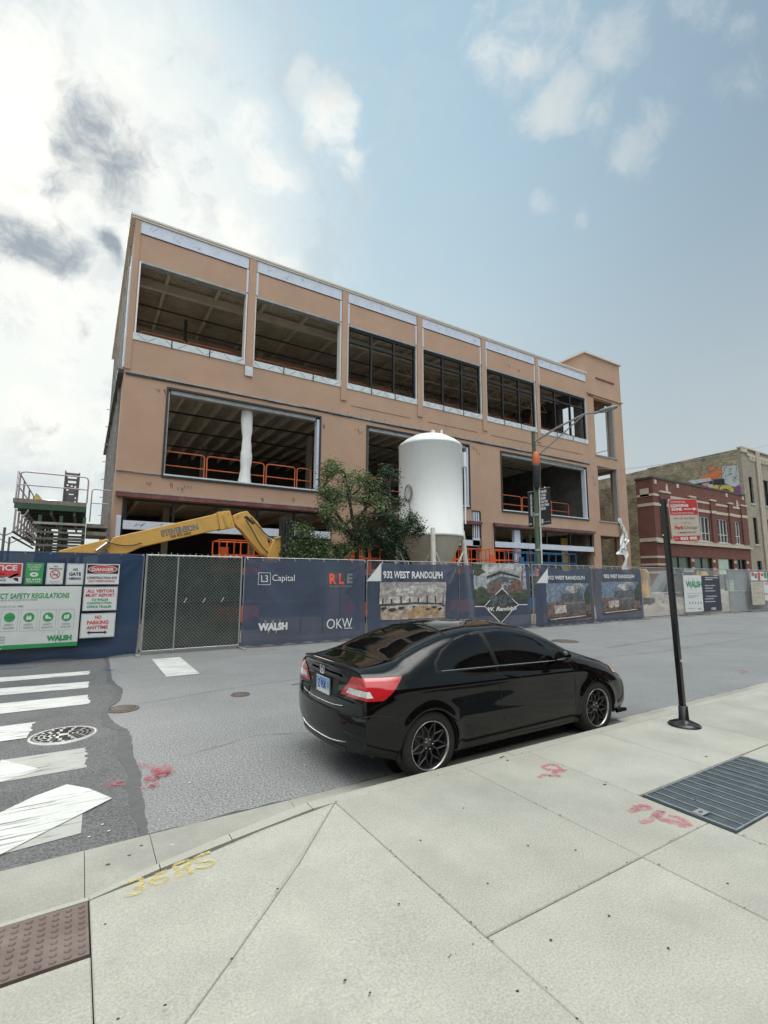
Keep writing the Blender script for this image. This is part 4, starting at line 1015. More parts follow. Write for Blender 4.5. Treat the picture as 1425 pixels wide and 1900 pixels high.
for z in (3.45, 3.18, 2.98, 2.78):
    [MB().box(-1.38, -.02, y0+q_-.06, y0+q_-.01, z-.035, z+.035).build('ledger', 'galv_dull' if z > 3.4 else 'scaf_grey', t) for q_ in (0, 1.76, 3.66)]; pass
for x in (-1.86, -1.55, -1.22, -.68): 
    for z in (3.16, 3.0): MB().box(x-.02, x+.02, y0+.1, y1, z-.025, z+.025).build('runner', 'scaf_grey', t)
b = MB()
for k in range(26):
    for j in range(4): b.box(-1.3+j*.3, -1.18+j*.3, y0+.3+k*.28, y0+.42+k*.28, 2.3+.1*((k+j) % 4), 2.36+.1*((k+j) % 4))
b.build('shoring_lattice', 'scaf_grey', t)
b = MB(); zr = 4.98
b.tube([(x0+.06, y0, 4.15), (x0+.06, y0, zr-.12), (x0+.09, y0, zr-.03), (x0+.18, y0, zr), (x1-.12, y0, zr), (x1-.03, y0, zr-.03), (x1, y0, zr-.12), (x1, y0, 4.15)], .022, 8); b.tube([(x0+.06, y0, 4.58), (x1, y0, 4.58)], .02, 8); b.build('front_railing', 'rail_mauve', t)
b = MB()
for k in range(4):
    ya = y0+.05+k*1.85; b.tube([(x0, ya, 4.15), (x0, ya, zr), (x0, ya+1.75, zr), (x0, ya+1.75, 4.15)], .022, 8); b.tube([(x0, ya, 4.58), (x0, ya+1.75, 4.58)], .02, 8)
b.build('side_railing', 'rail_mauve', t)
b = MB(); b.tube([(.08, 18.4, 3.6), (.08, 18.4, 4.62), (.12, 18.4, 4.68), (.62, 18.4, 4.68)], .018, 8); b.tube([(.08, 18.4, 4.22), (.62, 18.4, 4.22)], .016, 8); b.build('step_railing', 'rail_mauve', t)
b = MB(); b.box(0.0, .60, 18.2, 20, 3.40, 3.52); b.box(0.0, .58, 18.2, 20, 3.15, 3.27); b.build('step_planks', 'deck_wood', t)
t = thing('mast_segment', 'dark perforated steel mast segment standing on the loading platform', 'mast segment', (-.45, 18.3, 4.16))
b = MB(); wall(b, -.67, -.32, 4.165, 5.13, 18.28, 18.34, [(-.62, -.37, 4.95, 5.03), (-.60, -.38, 4.80, 4.88), (-.63, -.58, 4.70, 4.76), (-.52, -.46, 4.68, 4.73), (-.42, -.37, 4.66, 4.72), (-.63, -.57, 4.55, 4.60), (-.55, -.42, 4.42, 4.46), (-.38, -.35, 4.30, 4.36), (-.38, -.35, 4.18, 4.24)])
b.build('perforated_plate', 'scaf_grey', t)
b = MB(); b.box(-.70, -.67, 18.22, 18.40, 4.165, 5.18); b.box(-.32, -.29, 18.22, 18.40, 4.165, 5.15); b.build('flange', 'scaf_grey', t)
b = MB(); vs = []; fs = []
for i in range(9):
    for j in range(4): vs.append((-1.3+i*.075, 18.35+j*.1, 4.165+.085*math.sin(i/8*math.pi)*math.sin((j+.5)/4*math.pi)+random.uniform(0, .01)))
for i in range(8):
    for j in range(3): fs.append((i*4+j, (i+1)*4+j, (i+1)*4+j+1, i*4+j+1))
tag(MB().add(vs, fs, 0, True).build('tarpaulin', 'plastic_wrap'), 'crumpled pale tarpaulin lying on the loading platform deck', 'tarpaulin')
tag(MB().prism([(-1.52, 4.165), (-1.18, 4.165), (-1.36, 4.42), (-1.46, 4.50)], 19.0, 19.3).build('timber_offcut', 'osb'), 'yellowish timber offcuts leaning at the left end of the loading platform', 'timber')

# far street lamps at left
def far_lamp(px, py, Y, label):
    b0 = P(px, 1080, Y); top = P(px, py, Y); t = thing('twin_street_lamp', label, 'street lamp', (b0.x, Y, 0))
    MB().tube([(b0.x, Y, 0), (b0.x, Y, top.z)], .07, 8).build('pole', 'scaf_grey', t)
    for s_ in (-1, 1):
        MB().tube([(b0.x, Y, top.z-.5), (b0.x+s_*.6, Y, top.z-.15), (b0.x+s_*1.2, Y, top.z), (b0.x+s_*1.5, Y, top.z+.1)], .035, 6).build('arm', 'scaf_grey', t)
        MB().lathe([(.25, top.z-.12), (.10, top.z+.12), (.05, top.z+.3), (.0001, top.z+.32)], (b0.x+s_*1.5, Y, 0), 12).build('lamp_head', 'scaf_grey', t)
far_lamp(9, 996, 46, 'tiny twin armed street lamp far away at the left edge')
far_lamp(-2, 978, 36, 'nearer of the two tiny street lamps cut by the left picture edge')

# ---------------------------------------------------------------- vegetation
def crown(mb, blobs_, n, size, seed, aspect=.42):
    rd = random.Random(seed); tot = sum(b_[3] for b_ in blobs_)
    for (c, rad, _, wt) in blobs_:
        cnt = int(n*wt/tot); clumps = []
        for _i in range(max(6, int(14*wt))):
            d = Vector((rd.gauss(0, 1), rd.gauss(0, 1), rd.gauss(0, 1))).normalized()*(rd.random()**.45); clumps.append(Vector(c)+Vector((d.x*rad[0], d.y*rad[1], d.z*rad[2])))
        for _i in range(cnt):
            q = rd.choice(clumps); sp = .17*min(rad)/.6+.06
            p = q+Vector((rd.gauss(0, sp), rd.gauss(0, sp), rd.gauss(0, sp*.8)))
            l = size*rd.uniform(.6, 1.35); w = l*aspect
            u = Vector((rd.gauss(0, 1), rd.gauss(0, 1), rd.gauss(-.1, .6))).normalized(); v = u.cross(Vector((rd.gauss(0, 1), rd.gauss(0, 1), rd.gauss(0, 1)))).normalized()
            mb.add([p-u*l/2, p+v*w/2, p+u*l/2, p-v*w/2], [(0, 1, 2, 3)])
        yield clumps
def tree(name, label, base, trunkpts, blobs_, n, size, leaf, seed, cat='tree', r0=.09, stems=None):
    t = thing(name, label, cat, base)
    mb = MB(); cl = list(crown(mb, blobs_, n, size, seed)); mb.build('crown', leaf, t)
    rd = random.Random(seed+1); tr = MB()
    for st in (stems or [trunkpts]): tr.tube(st, [r0*(1-.6*i/(len(st)-1)) for i in range(len(st))], 8)
    allp = [p for st in (stems or [trunkpts]) for p in st[1:]]
    for cs in cl:
        for q in cs:
            o_ = min(allp, key=lambda p: (Vector(p)-q).length+(.6 if p[2] > q.z-.15 else 0)); o_ = Vector(o_)
            mid = o_.lerp(q, .5)+Vector((rd.uniform(-.1, .1), rd.uniform(-.1, .1), rd.uniform(.0, .12)))
            tr.tube([o_, mid, q], [r0*.24, r0*.16, r0*.07], 5)
    tr.build('trunk', 'bark', t); return t
def bl(px, py, Y, rx, rz, wt=1, ry=None): c = P(px, py, Y); return (tuple(c), (rx, ry or rx, rz), 0, wt)
c0 = P(664, 1075, 15); c0.z = .05
tree('young_tree', 'light green airy young tree behind the fence left of the dark one', c0, None,
     [bl(618, 872, 15, .42, .30, 1.0), (P(600, 905, 15), (.28, .3, .3), 0, .6), bl(655, 885, 15, .5, .35, .8), bl(640, 925, 15, .75, .38, 1.5), bl(600, 945, 15, .38, .26, .8), bl(690, 930, 15, .55, .45, 1.0), bl(625, 975, 15, .55, .25, .7), bl(683, 900, 15, .35, .4, .5), bl(670, 965, 15, .5, .3, .6)],
     10500, .085, 'leaf_light', 3, stems=[[c0, P(662, 1010, 15), P(655, 970, 15), P(648, 925, 15), P(640, 880, 15)], [P(662, 1005, 15), P(640, 975, 15), P(615, 940, 15), P(600, 905, 15)], [P(660, 985, 15), P(680, 940, 15), P(688, 900, 15)]])
c1 = P(722, 1075, 15); c1.z = .05
tree('dense_tree', 'dark green dense tree leaning against the silo behind the fence', c1, None,
     [bl(722, 885, 15.2, .32, .35, .8), bl(708, 915, 15.2, .4, .35, .7), bl(735, 930, 15.3, .25, .4, .5), bl(715, 955, 15, .5, .3, .9), bl(748, 985, 14.9, .55, .36, 1.5), bl(768, 960, 14.7, .24, .25, .35), bl(776, 985, 14.6, .18, .18, .3), bl(700, 1000, 15, .6, .36, 1.5), bl(730, 1020, 15, .65, .32, 1.3), bl(665, 1010, 15, .5, .3, .9), bl(655, 990, 15, .4, .25, .5)],
     15000, .085, 'leaf_dark', 5, stems=[[c1, P(722, 1010, 15), P(724, 960, 15), P(722, 900, 15)], [P(724, 1010, 15), P(748, 985, 15), P(765, 965, 14.8)], [P(720, 1020, 15), P(695, 1000, 15), P(670, 1000, 15)]])
for k, (px, py, rx, rz, lf, lab, yy) in enumerate(((560, 1000, .35, .42, 'leaf_mid', 'leafy bush beside the black grab attachment of the yellow machine', 14.6), (600, 1018, .5, .28, 'leaf_mid', 'low broad bush in front of the young tree behind the fence', 14.7), (632, 1022, .38, .2, 'leaf_mid', 'small bush at the foot of the light green tree', 14.9))):
    c = P(px, 1075, yy); c.z = .05
    tree('bush', lab, c, [c, P(px, 1045, yy), P(px+4, py, yy)], [bl(px, py, yy, rx, rz, 1), bl(px-12, py+22, yy, rx*.9, rz*.8, .8), bl(px+12, py+28, yy, rx, rz*.8, .8)], 5200, .08, lf, 20+k, 'bush', .04)

# ---------------------------------------------------------------- fence
FZ = 2.36
def fence_line(x):           # the panels do not stand in one perfectly straight row
    pts = [(-12, 13.45), (1.28, 13.08), (3.64, 13.0), (7.35, 12.98), (14.55, 12.9), (18.2, 12.95), (22.4, 13.12), (28.2, 13.02), (36, 12.75), (60, 12.3)]
    for (a, ya), (b_, yb) in zip(pts[:-1], pts[1:]):
        if a <= x <= b_: return ya+(yb-ya)*(x-a)/(b_-a)
    return pts[-1][1] if x > 0 else pts[0][1]
def fence_panel(x0, x1, label, pitch=0, h=FZ, midrail=True, group='chain-link fence panels round the site', foot=True, screen=None):
    ya, yb = fence_line(x0), fence_line(x1); mp = lambda x: ya+(yb-ya)*(x-x0)/(x1-x0)
    t = thing('chain_link_fence', label, 'fence panel', ((x0+x1)/2, mp((x0+x1)/2), 0), group)
    for x in (x0+.03, x1-.03): MB().tube([(x, mp(x), .03), (x, mp(x), h+.02)], .022, 8).build('post', 'galv', t)
    MB().tube([(x0+.03, mp(x0), h), (x1-.03, mp(x1), h)], .018, 6).build('rail', 'galv', t)
    MB().tube([(x0+.03, mp(x0), .10), (x1-.03, mp(x1), .10)], .018, 6).build('rail', 'galv', t)
    if midrail: MB().tube([(x0+.03, mp(x0)+.01, h*.5), (x1-.03, mp(x1)+.01, h*.5)], .016, 6).build('rail', 'galv', t)
    if pitch:
        b = MB(); L_ = x1-x0; z0, z1 = .12, h-.02; r = .0022 if pitch < .08 else .003
        def wire(a, b_):
            a = Vector(a); b_ = Vector(b_); d = (b_-a).normalized(); n_ = Vector((-d.z, 0, d.x))*r
            o = Vector((0, -r, 0)); b.add([a-n_, a+n_, b_+n_, b_-n_, a+o*2, b_+o*2], [(0, 1, 2, 3), (0, 3, 5, 4), (4, 5, 2, 1)])
        k = -(z1-z0)
        while k < L_:
            a_x, a_z, b_x, b_z = k, z0, k+(z1-z0), z1
            if a_x < 0: a_z += -a_x; a_x = 0
            if b_x > L_: b_z -= b_x-L_; b_x = L_
            wire((x0+a_x, mp(x0+a_x)-.004, a_z), (x0+b_x, mp(x0+b_x)-.004, b_z))
            wire((x0+a_x, mp(x0+a_x)+.004, z0+z1-a_z), (x0+b_x, mp(x0+b_x)+.004, z0+z1-b_z))
            k += pitch
        b.build('chain_mesh', 'galv', t)
    if screen: MB().add([(x0+.03, mp(x0)+.04, .1), (x1-.03, mp(x1)+.04, .1), (x1-.03, mp(x1)+.04, h-.03), (x0+.03, mp(x0)+.04, h-.03)], [(0, 1, 2, 3)]).build('privacy_screen', screen, t)
    if foot:
        b = MB()
        for x in (x0+.03, x1-.03): b.box(x-.05, x+.05, mp(x)-.3, mp(x)+.3, .005, .03)
        b.build('foot_plate', 'galv_dull', t)
    return t
fence_panel(-8.2, -3.5, 'fence panel behind the outermost left part of the sign banner')
fence_panel(-3.5, 1.27, 'fence panel behind the blue banner with the safety signs')
fence_panel(3.64, 7.33, 'fence panel behind the blue banner with four company logos')
fence_panel(7.37, 10.95, 'fence panel behind the banner with the office interior picture', pitch=.09)
fence_panel(10.98, 14.45, 'fence panel behind the banner with the pale diamond emblem')
fence_panel(14.55, 18.2, 'fence panel behind the first of the two matching building picture banners', pitch=.11)
fence_panel(18.24, 21.9, 'fence panel behind the right one of the two matching building picture banners')
fence_panel(22.1, 25.75, 'bare fence panel in front of the small dark excavator', pitch=.14)
fence_panel(25.8, 27.3, 'narrow fence panel carrying the white sheet sign', pitch=.14, midrail=False)
fence_panel(27.35, 30.1, 'fence panel with the dark contact banner on it', pitch=.14)
fence_panel(30.15, 32.3, 'screened fence panel with the small pale green notice', pitch=.14, screen='grey_screen')
fence_panel(32.35, 34.4, 'screened fence panel with the white arrow notice', pitch=.14, screen='grey_screen')
fence_panel(34.45, 38.3, 'fence panel behind the grey banner at the right picture edge')
fence_panel(38.35, 42.3, 'fence panel beyond the right picture edge')
# gate: double chain link with dark green screen
gtt = thing('chain_link_gate', 'chain-link gate with dark green screen between the two blue banners', 'gate', (2.45, 13.03, 0))
for x in (1.31, 2.02, 3.60): MB().tube([(x, 13.04, .03), (x, 13.04, FZ+.03)], .026 if x != 2.02 else .02, 8).build('post', 'galv', gtt)
for z in (FZ, .09): MB().tube([(1.31, 13.04, z), (3.60, 13.04, z)], .02, 8).build('rail', 'galv', gtt)
MB().tube([(1.31, 13.06, 1.22), (3.6, 13.06, 1.22)], .016, 6).build('rail', 'machine_black', gtt)
b = MB(); x0, x1, z0, z1 = 1.33, 3.58, .11, FZ-.02; k = -(z1-z0)
while k < x1-x0:
    ax, az_, bx_, bz = k, z0, k+z1-z0, z1
    if ax < 0: az_ -= ax; ax = 0
    if bx_ > x1-x0: bz -= bx_-(x1-x0); bx_ = x1-x0
    for fl in (0, 1):
        A_ = Vector((x0+ax, 13.03-.004*fl, az_ if not fl else z0+z1-az_)); B_ = Vector((x0+bx_, 13.03-.004*fl, bz if not fl else z0+z1-bz)); d = (B_-A_).normalized(); n_ = Vector((-d.z, 0, d.x))*.0025
        b.add([A_-n_, A_+n_, B_+n_, B_-n_, A_+Vector((0, -.005, 0)), B_+Vector((0, -.005, 0))], [(0, 1, 2, 3), (0, 3, 5, 4), (4, 5, 2, 1)])
    k += .083
b.build('chain_mesh', 'galv_dull', gtt)
MB().add([(1.33, 13.075, .1), (3.6, 13.075, .1), (3.6, 13.075, FZ-.03), (1.33, 13.075, FZ-.03)], [(0, 1, 2, 3)]).build('privacy_screen', 'green_screen', gtt)
b = MB()
for k in range(16): x = 1.4+k*.145; b.tube([(x, 13.02, FZ-.03), (x+.01, 13.01, FZ+.05+.03*random.random())], .006, 4)
for k in range(3): x = 2.2+k*.45; b.tube([(x, 13.01, 1.20), (x+.06, 13.0, 1.32)], .008, 4)
b.build('cable_ties', 'print_white', gtt)

# ---------------------------------------------------------------- banners
class Banner:
    def __init__(s, label, x0, x1, z0, z1, m, seed, off=.05, sag=0.0, amp=.030, skewL=0, skewR=0, group='printed banners tied to the site fence'):
        s.x0, s.x1, s.z0, s.z1, s.off, s.sag, s.amp = x0, x1, z0, z1, off, sag, amp
        rd = random.Random(seed); s.w = [(rd.uniform(.6, 3.2), rd.uniform(-3, 3), rd.uniform(0, 6), rd.uniform(.25, 1)) for _ in range(7)]
        s.t = thing('fence_banner', label, 'banner', ((x0+x1)/2, fence_line((x0+x1)/2)-off, 0), group)
        nx = max(10, int((x1-x0)/.07)); nz = 40
        vs = []; fs = []
        for j in range(nz+1):
            for i in range(nx+1):
                u = i/nx; v = j/nz; z = z0+(z1-z0)*v-s.sag*math.sin(u*math.pi)**2*v**3+.02*math.sin(u*40)*(1-v)**4
                x = x0+(x1-x0)*u+skewL*(1-u)*(1-v)+skewR*u*(1-v); vs.append(s.map(x, z))
        for j in range(nz):
            for i in range(nx): a = j*(nx+1)+i; fs.append((a, a+1, a+nx+2, a+nx+1))
        MB().add(vs, fs, 0, True).build('fabric', m, s.t)
        b = MB(); n = int((x1-x0)/.45)
        for k in range(n+1):
            x = x0+.03+(x1-x0-.06)*k/n; p = Vector(s.map(x, z1-.04)); b.tube([p+Vector((0, -.01, 0)), (p.x+rd.uniform(-.02, .02), p.y+s.off, FZ+.02)], .006, 4)
        b.build('cable_ties', 'print_white', s.t)
    def d(s, x, z):
        q = 0
        for (kx, kz, ph, a) in s.w: q += a*math.sin(kx*2.2*(x-s.x0)+kz*(z-s.z0)+ph)
        tx = (x-s.x0)/(s.x1-s.x0); e = 0
        for c_, s_ in ((0, 1), (1, -1)):          # tension folds running from the top corners
            dx = (tx-c_)*(s.x1-s.x0); dz = s.z1-z; r_ = math.hypot(dx, dz)+.05
            e += .035*math.exp(-((math.atan2(dz, dx*s_+1e-6)-.95)/.10)**2)*math.exp(-r_*.6)+.025*math.exp(-((math.atan2(dz, dx*s_+1e-6)-.5)/.08)**2)*math.exp(-r_*.8)
        return s.amp*q*.6+e
    def map(s, x, z, o=0.0): return (x, fence_line(x)-s.off-.02-s.d(x, z)-o, z)
    def emit(s, mb, name, mats, o=.012, cut=.12):
        # subdivide big faces so that prints follow the folds
        import bmesh
        bm = bmesh.new(); vs = [bm.verts.new(v) for v in mb.v]
        for f, mi in zip(mb.f, mb.m):
            try: q = bm.faces.new([vs[i] for i in f]); q.material_index = mi
            except ValueError: pass
        for _ in range(4):
            es = [e for e in bm.edges if e.calc_length() > cut]
            if not es: break
            bmesh.ops.subdivide_edges(bm, edges=es, cuts=1, use_grid_fill=True)
        bmesh.ops.triangulate(bm, faces=[f for f in bm.faces if len(f.verts) > 4])
        bm.verts.ensure_lookup_table(); out = MB(); out.v = [s.map(v.co.x, v.co.z, o+(v.co.y)) for v in bm.verts]
        out.f = [tuple(v.index for v in f.verts) for f in bm.faces]; out.m = [f.material_index for f in bm.faces]; out.sm = [True]*len(out.f); bm.free()
        return out.build(name, mats, s.t)
Z1 = lambda x, y: (x/5.0893, 1020+y/5.0893)       # detail view of the left banner
Z4 = lambda x, y: (430+x/2.5, 960+y/2.5)
Z6 = lambda x, y: (840+x/3.8514, 1030+y/3.8514)
Z7 = lambda x, y: (1180+x/5.8163, 1040+y/5.8163)
def fit(mb, s, box, fn, Y, y=0.0, mi=0, bold=.02, shear=0.0):
    x0, z0, x1, z1 = bx(box, fn, Y); put_text(mb, s, x0, x1, z1, z0, y, mi, bold, shear)
def bx(box, fn, Y):
    a, b_, c, d = box; yc = (b_+d)/2; xc = (a+c)/2
    return P(*fn(a, yc), Y).x, P(*fn(xc, b_), Y).z, P(*fn(c, yc), Y).x, P(*fn(xc, d), Y).z
def pt(fn, Y, *p): q = P(*fn(*p), Y); return (q.x, q.z)

BL = Banner('long dark blue banner at left covered with white and green safety signs', -8.0, 1.24, .03, 2.38, 'banner_blue', 1, skewR=-.03)
# signs on it ----------------------------------------------------------
def sign(name, label, box, fn, Y, board='sign_white', rimm=None, group='safety signs on the blue banner'):
    x0, z0, x1, z1 = bx(box, fn, Y)
    t = thing(name, label, 'sign', ((x0+x1)/2, Y, z1), group)
    b = MB(); vs = []; n = 6
    b.box(x0, x1, Y, Y+.006, z1, z0); b.build('board', board, t)
    return t, MB(), (x0, x1, z1, z0)
YS = 12.92
SM = ['ink_black', 'ink_red', 'ink_green', 'sign_white', 'ink_grey', 'sign_green']
t, b, (x0, x1, z0, z1) = sign('notice_sign', 'red and white notice sign with a camera symbol at the left picture edge', (-270, 118, 215, 322), Z1, YS)
rect(b, x0+.02, x1-.03, z1-.30, z1-.03, YS-.003, 1); fit(b, 'NOTICE', (-205, 143, 165, 196), Z1, YS, YS-.006, 3, .03)
fit(b, 'THIS AREA', (-190, 218, 50, 238), Z1, YS, YS-.003, 0, .02); fit(b, 'MONITORED', (-190, 248, 50, 268), Z1, YS, YS-.003, 0, .02); fit(b, 'SURVEILLANCE', (-190, 278, 55, 298), Z1, YS, YS-.003, 0, .02)
b.plate([pt(Z1, YS, *p) for p in ((72, 262), (140, 228), (178, 222), (178, 236), (100, 270))][::-1], YS-.003, 0); b.plate([pt(Z1, YS, *p) for p in ((150, 262), (172, 270), (174, 300), (145, 292), (120, 272))][::-1], YS-.0035, 0)
ring(b, x0, x1, z0, z1, .008, YS-.002, 0); b.build('lettering', SM, t)
t, b, bb = sign('mask_sign', 'small green sign with a white face mask symbol', (240, 122, 408, 325), Z1, YS, 'sign_green')
fit(b, 'MASKS REQUIRED', (262, 138, 398, 150), Z1, YS, YS-.003, 3); fit(b, 'TO INTERACT', (262, 156, 392, 170), Z1, YS, YS-.003, 3); fit(b, 'GROUNDS', (280, 178, 372, 194), Z1, YS, YS-.003, 3)
c = pt(Z1, YS, 322, 234); b.disc((c[0], YS-.003, c[1]), .075, 18, 3, 'y', .05); fit(b, 'BE SAFE', (248, 272, 388, 290), Z1, YS, YS-.003, 3, .03); fit(b, 'WEAR A MASK', (248, 296, 384, 309), Z1, YS, YS-.003, 3, .03)
b.disc((c[0], YS-.0045, c[1]), .03, 12, 2, 'y', .015); b.build('lettering', SM, t)
t, b, bb = sign('no_smoking_sign', 'white no smoking sign with a crossed out cigarette', (438, 126, 600, 326), Z1, YS)
fit(b, 'NO', (508, 150, 548, 164), Z1, YS, YS-.003, 0); fit(b, 'SMOKING', (466, 172, 588, 187), Z1, YS, YS-.003, 0)
c = pt(Z1, YS, 521, 232); n = 28
b.add([(c[0]+r_*math.cos(2*math.pi*k/n), YS-.0045, c[1]+r_*math.sin(2*math.pi*k/n)) for r_ in (.095, .078) for k in range(n)], [(k, (k+1) % n, (k+1) % n+n, k+n) for k in range(n)], 1)
b.plate([(c[0]-.06, c[1]+.05), (c[0]-.05, c[1]+.06), (c[0]+.06, c[1]-.05), (c[0]+.05, c[1]-.06)][::-1], YS-.0055, 1); rect(b, c[0]-.055, c[0]+.05, c[1]-.02, c[1]-.003, YS-.003, 0); b.plate([(c[0]+.03, c[1]+.0), (c[0]+.05, c[1]+.04), (c[0]+.06, c[1]+.04), (c[0]+.045, c[1])], YS-.0035, 0)
rect(b, c[0]-.1, c[0]+.1, c[1]-.155, c[1]-.15, YS-.003, 1); rect(b, c[0]-.08, c[0]+.08, c[1]-.172, c[1]-.167, YS-.003, 4); ring(b, bb[0]+.012, bb[1]-.012, bb[2]+.012, bb[3]-.012, .005, YS-.002, 4); b.build('lettering', SM, t)
t, b, bb = sign('hiring_sign', 'white sign reading NO GATE HIRING in black', (628, 131, 790, 330), Z1, YS)
fit(b, 'NO', (694, 176, 738, 198), Z1, YS, YS-.003, 0, .04); fit(b, 'GATE', (652, 214, 766, 246), Z1, YS, YS-.003, 0, .04); fit(b, 'HIRING', (650, 260, 764, 284), Z1, YS, YS-.003, 0, .04)
ring(b, bb[0]+.012, bb[1]-.012, bb[2]+.012, bb[3]-.012, .005, YS-.002, 4); b.build('lettering', SM, t)
t, b, bb = sign('danger_sign', 'white sign with DANGER in a red oval on black', (810, 135, 1126, 326), Z1, YS)
q = bx((826, 143, 1118, 226), Z1, YS); rect(b, q[0], q[2], q[3], q[1], YS-.003, 0); cx_, cz_ = (q[0]+q[2])/2, (q[1]+q[3])/2
b.disc((cx_, YS-.0045, cz_), (q[2]-q[0])*.47, 36, 3, 'y', (q[1]-q[3])*.46); b.disc((cx_, YS-.006, cz_), (q[2]-q[0])*.445, 36, 1, 'y', (q[1]-q[3])*.41)
fit(b, 'DANGER', (868, 170, 1076, 203), Z1, YS, YS-.0075, 3, .03); fit(b, 'CONSTRUCTION SITE', (820, 254, 1104, 276), Z1, YS, YS-.003, 0, .03); fit(b, 'NO TRESPASSING', (838, 285, 1084, 306), Z1, YS, YS-.003, 1, .02); b.build('lettering', SM, t)
t, b, bb = sign('visitor_sign', 'white sign telling all visitors to report to the office trailer', (785, 350, 1105, 574), Z1, YS)
for s_, q, k in (('ALL VISITORS', (822, 374, 1080, 404), 1), ('MUST REPORT', (810, 414, 1085, 444), 1), ('TO WALSH', (862, 460, 1020, 484), 2), ('CONSTRUCTION', (822, 492, 1050, 514), 2), ('OFFICE TRAILER', (818, 526, 1054, 550), 2)): fit(b, s_, q, Z1, YS, YS-.003, k, .035)
ring(b, bb[0]+.01, bb[1]-.01, bb[2]+.01, bb[3]-.01, .006, YS-.002, 4); b.build('lettering', SM, t)
t, b, bb = sign('parking_sign', 'white no parking anytime sign with a black double arrow', (760, 600, 1085, 828), Z1, YS)
for s_, q in (('NO', (898, 620, 958, 654)), ('PARKING', (822, 668, 1024, 704)), ('ANYTIME', (815, 716, 1018, 750))): fit(b, s_, q, Z1, YS, YS-.003, 1, .035)
b.plate([pt(Z1, YS, *p) for p in ((818, 782), (845, 765), (845, 775), (985, 772), (985, 762), (1012, 777), (985, 796), (985, 786), (845, 790), (845, 800))], YS-.003, 0)
ring(b, bb[0]+.01, bb[1]-.01, bb[2]+.01, bb[3]-.01, .006, YS-.002, 4); b.build('lettering', SM, t)
# the big safety sheet
t, b, bb = sign('safety_sheet', 'big white safety regulations sheet with four green round symbols', (-700, 348, 748, 945), Z1, YS, 'sheet_white')
x0, x1, z0, z1 = bb
rect(b, x0, x1, z0, z0+.085, YS-.003, 2)
fit(b, 'RESPECT SAFETY REGULATIONS', (-150, 410, 656, 462), Z1, YS, YS-.003, 5, .03, .12); fit(b, 'VISITORS CHECK-IN AT JOB SITE OFFICE', (-150, 470, 352, 490), Z1, YS, YS-.003, 4, .015, .1)
fit(b, 'REQUIRED ON SITE AT ALL TIMES', (-150, 530, 222, 550), Z1, YS, YS-.003, 4, .015)
for k, (xa_, xb_, ya_, yb_, w1_, w2_) in enumerate(((5, 168, 566, 772, 'SAFETY', 'GLASSES'), (190, 350, 566, 768, 'SAFETY', 'VESTS'), (375, 528, 564, 764, 'SAFETY', 'BOOTS'), (552, 700, 562, 758, 'HAND', 'PROTECTION'), (-190, -20, 568, 774, 'HARD', 'HATS'))):
    q = bx((xa_, ya_, xb_, yb_), Z1, YS); ring(b, q[0], q[2], q[3], q[1], .005, YS-.002, 4)
    cx_ = (q[0]+q[2])/2; cz_ = q[1]-.36*(q[1]-q[3]); rr_ = (q[2]-q[0])*.33; b.disc((cx_, YS-.003, cz_), rr_, 24, 5)
    if k == 0: b.disc((cx_-rr_*.35, YS-.0045, cz_), rr_*.25, 10, 2); b.disc((cx_+rr_*.35, YS-.0045, cz_), rr_*.25, 10, 2); rect(b, cx_-rr_*.2, cx_+rr_*.2, cz_-.004, cz_+.004, YS-.0045, 2)
    elif k == 1: b.plate([(cx_-rr_*.5, cz_-rr_*.5), (cx_+rr_*.5, cz_-rr_*.5), (cx_+rr_*.45, cz_+rr_*.1), (cx_+rr_*.25, cz_+rr_*.5), (cx_, cz_), (cx_-rr_*.25, cz_+rr_*.5), (cx_-rr_*.45, cz_+rr_*.1)], YS-.0045, 3)
    elif k == 2: b.plate([(cx_-rr_*.55, cz_-rr_*.35), (cx_+rr_*.6, cz_-rr_*.35), (cx_+rr_*.5, cz_-rr_*.1), (cx_+rr_*.05, cz_+rr_*.05), (cx_-rr_*.1, cz_+rr_*.5), (cx_-rr_*.5, cz_+rr_*.5)], YS-.0045, 3)
    elif k == 3: b.plate([(cx_-rr_*.1, cz_-rr_*.5), (cx_+rr_*.45, cz_-rr_*.4), (cx_+rr_*.5, cz_+rr_*.5), (cx_+rr_*.05, cz_+rr_*.55)], YS-.0045, 3); b.plate([(cx_-rr_*.55, cz_-rr_*.4), (cx_-rr_*.2, cz_-rr_*.5), (cx_-rr_*.05, cz_+rr_*.4), (cx_-rr_*.4, cz_+rr_*.4)], YS-.0045, 3)
    else: b.disc((cx_, YS-.0045, cz_), rr_*.5, 14, 3, 'y', rr_*.4)
    w_ = q[2]-q[0]; put_text(b, w1_, cx_-w_*.27, cx_+w_*.27, q[3]+.115, q[3]+.155, YS-.003, 4, .02); put_text(b, w2_, cx_-w_*.33, cx_+w_*.33, q[3]+.05, q[3]+.09, YS-.003, 4, .02)
for k, s_ in enumerate(('SUPERVISION', 'CONTACT OFFICE', 'PROJECT')): fit(b, s_, (-120, 822+k*28, 44, 840+k*28), Z1, YS, YS-.003, 4, .02)
q = bx((440, 805, 676, 858), Z1, YS); put_text(b, 'W', q[0]+.13, q[2]-.16, q[3]-.06, q[1]+.09, YS-.003, 4, -.03); put_text(b, 'WALSH', q[0], q[2], q[3], q[1], YS-.0045, 2, .07)
fit(b, 'SAFETY FIRST', (-160, 935, 15, 950), Z1, YS, YS-.006, 3)
b.build('lettering', SM, t)

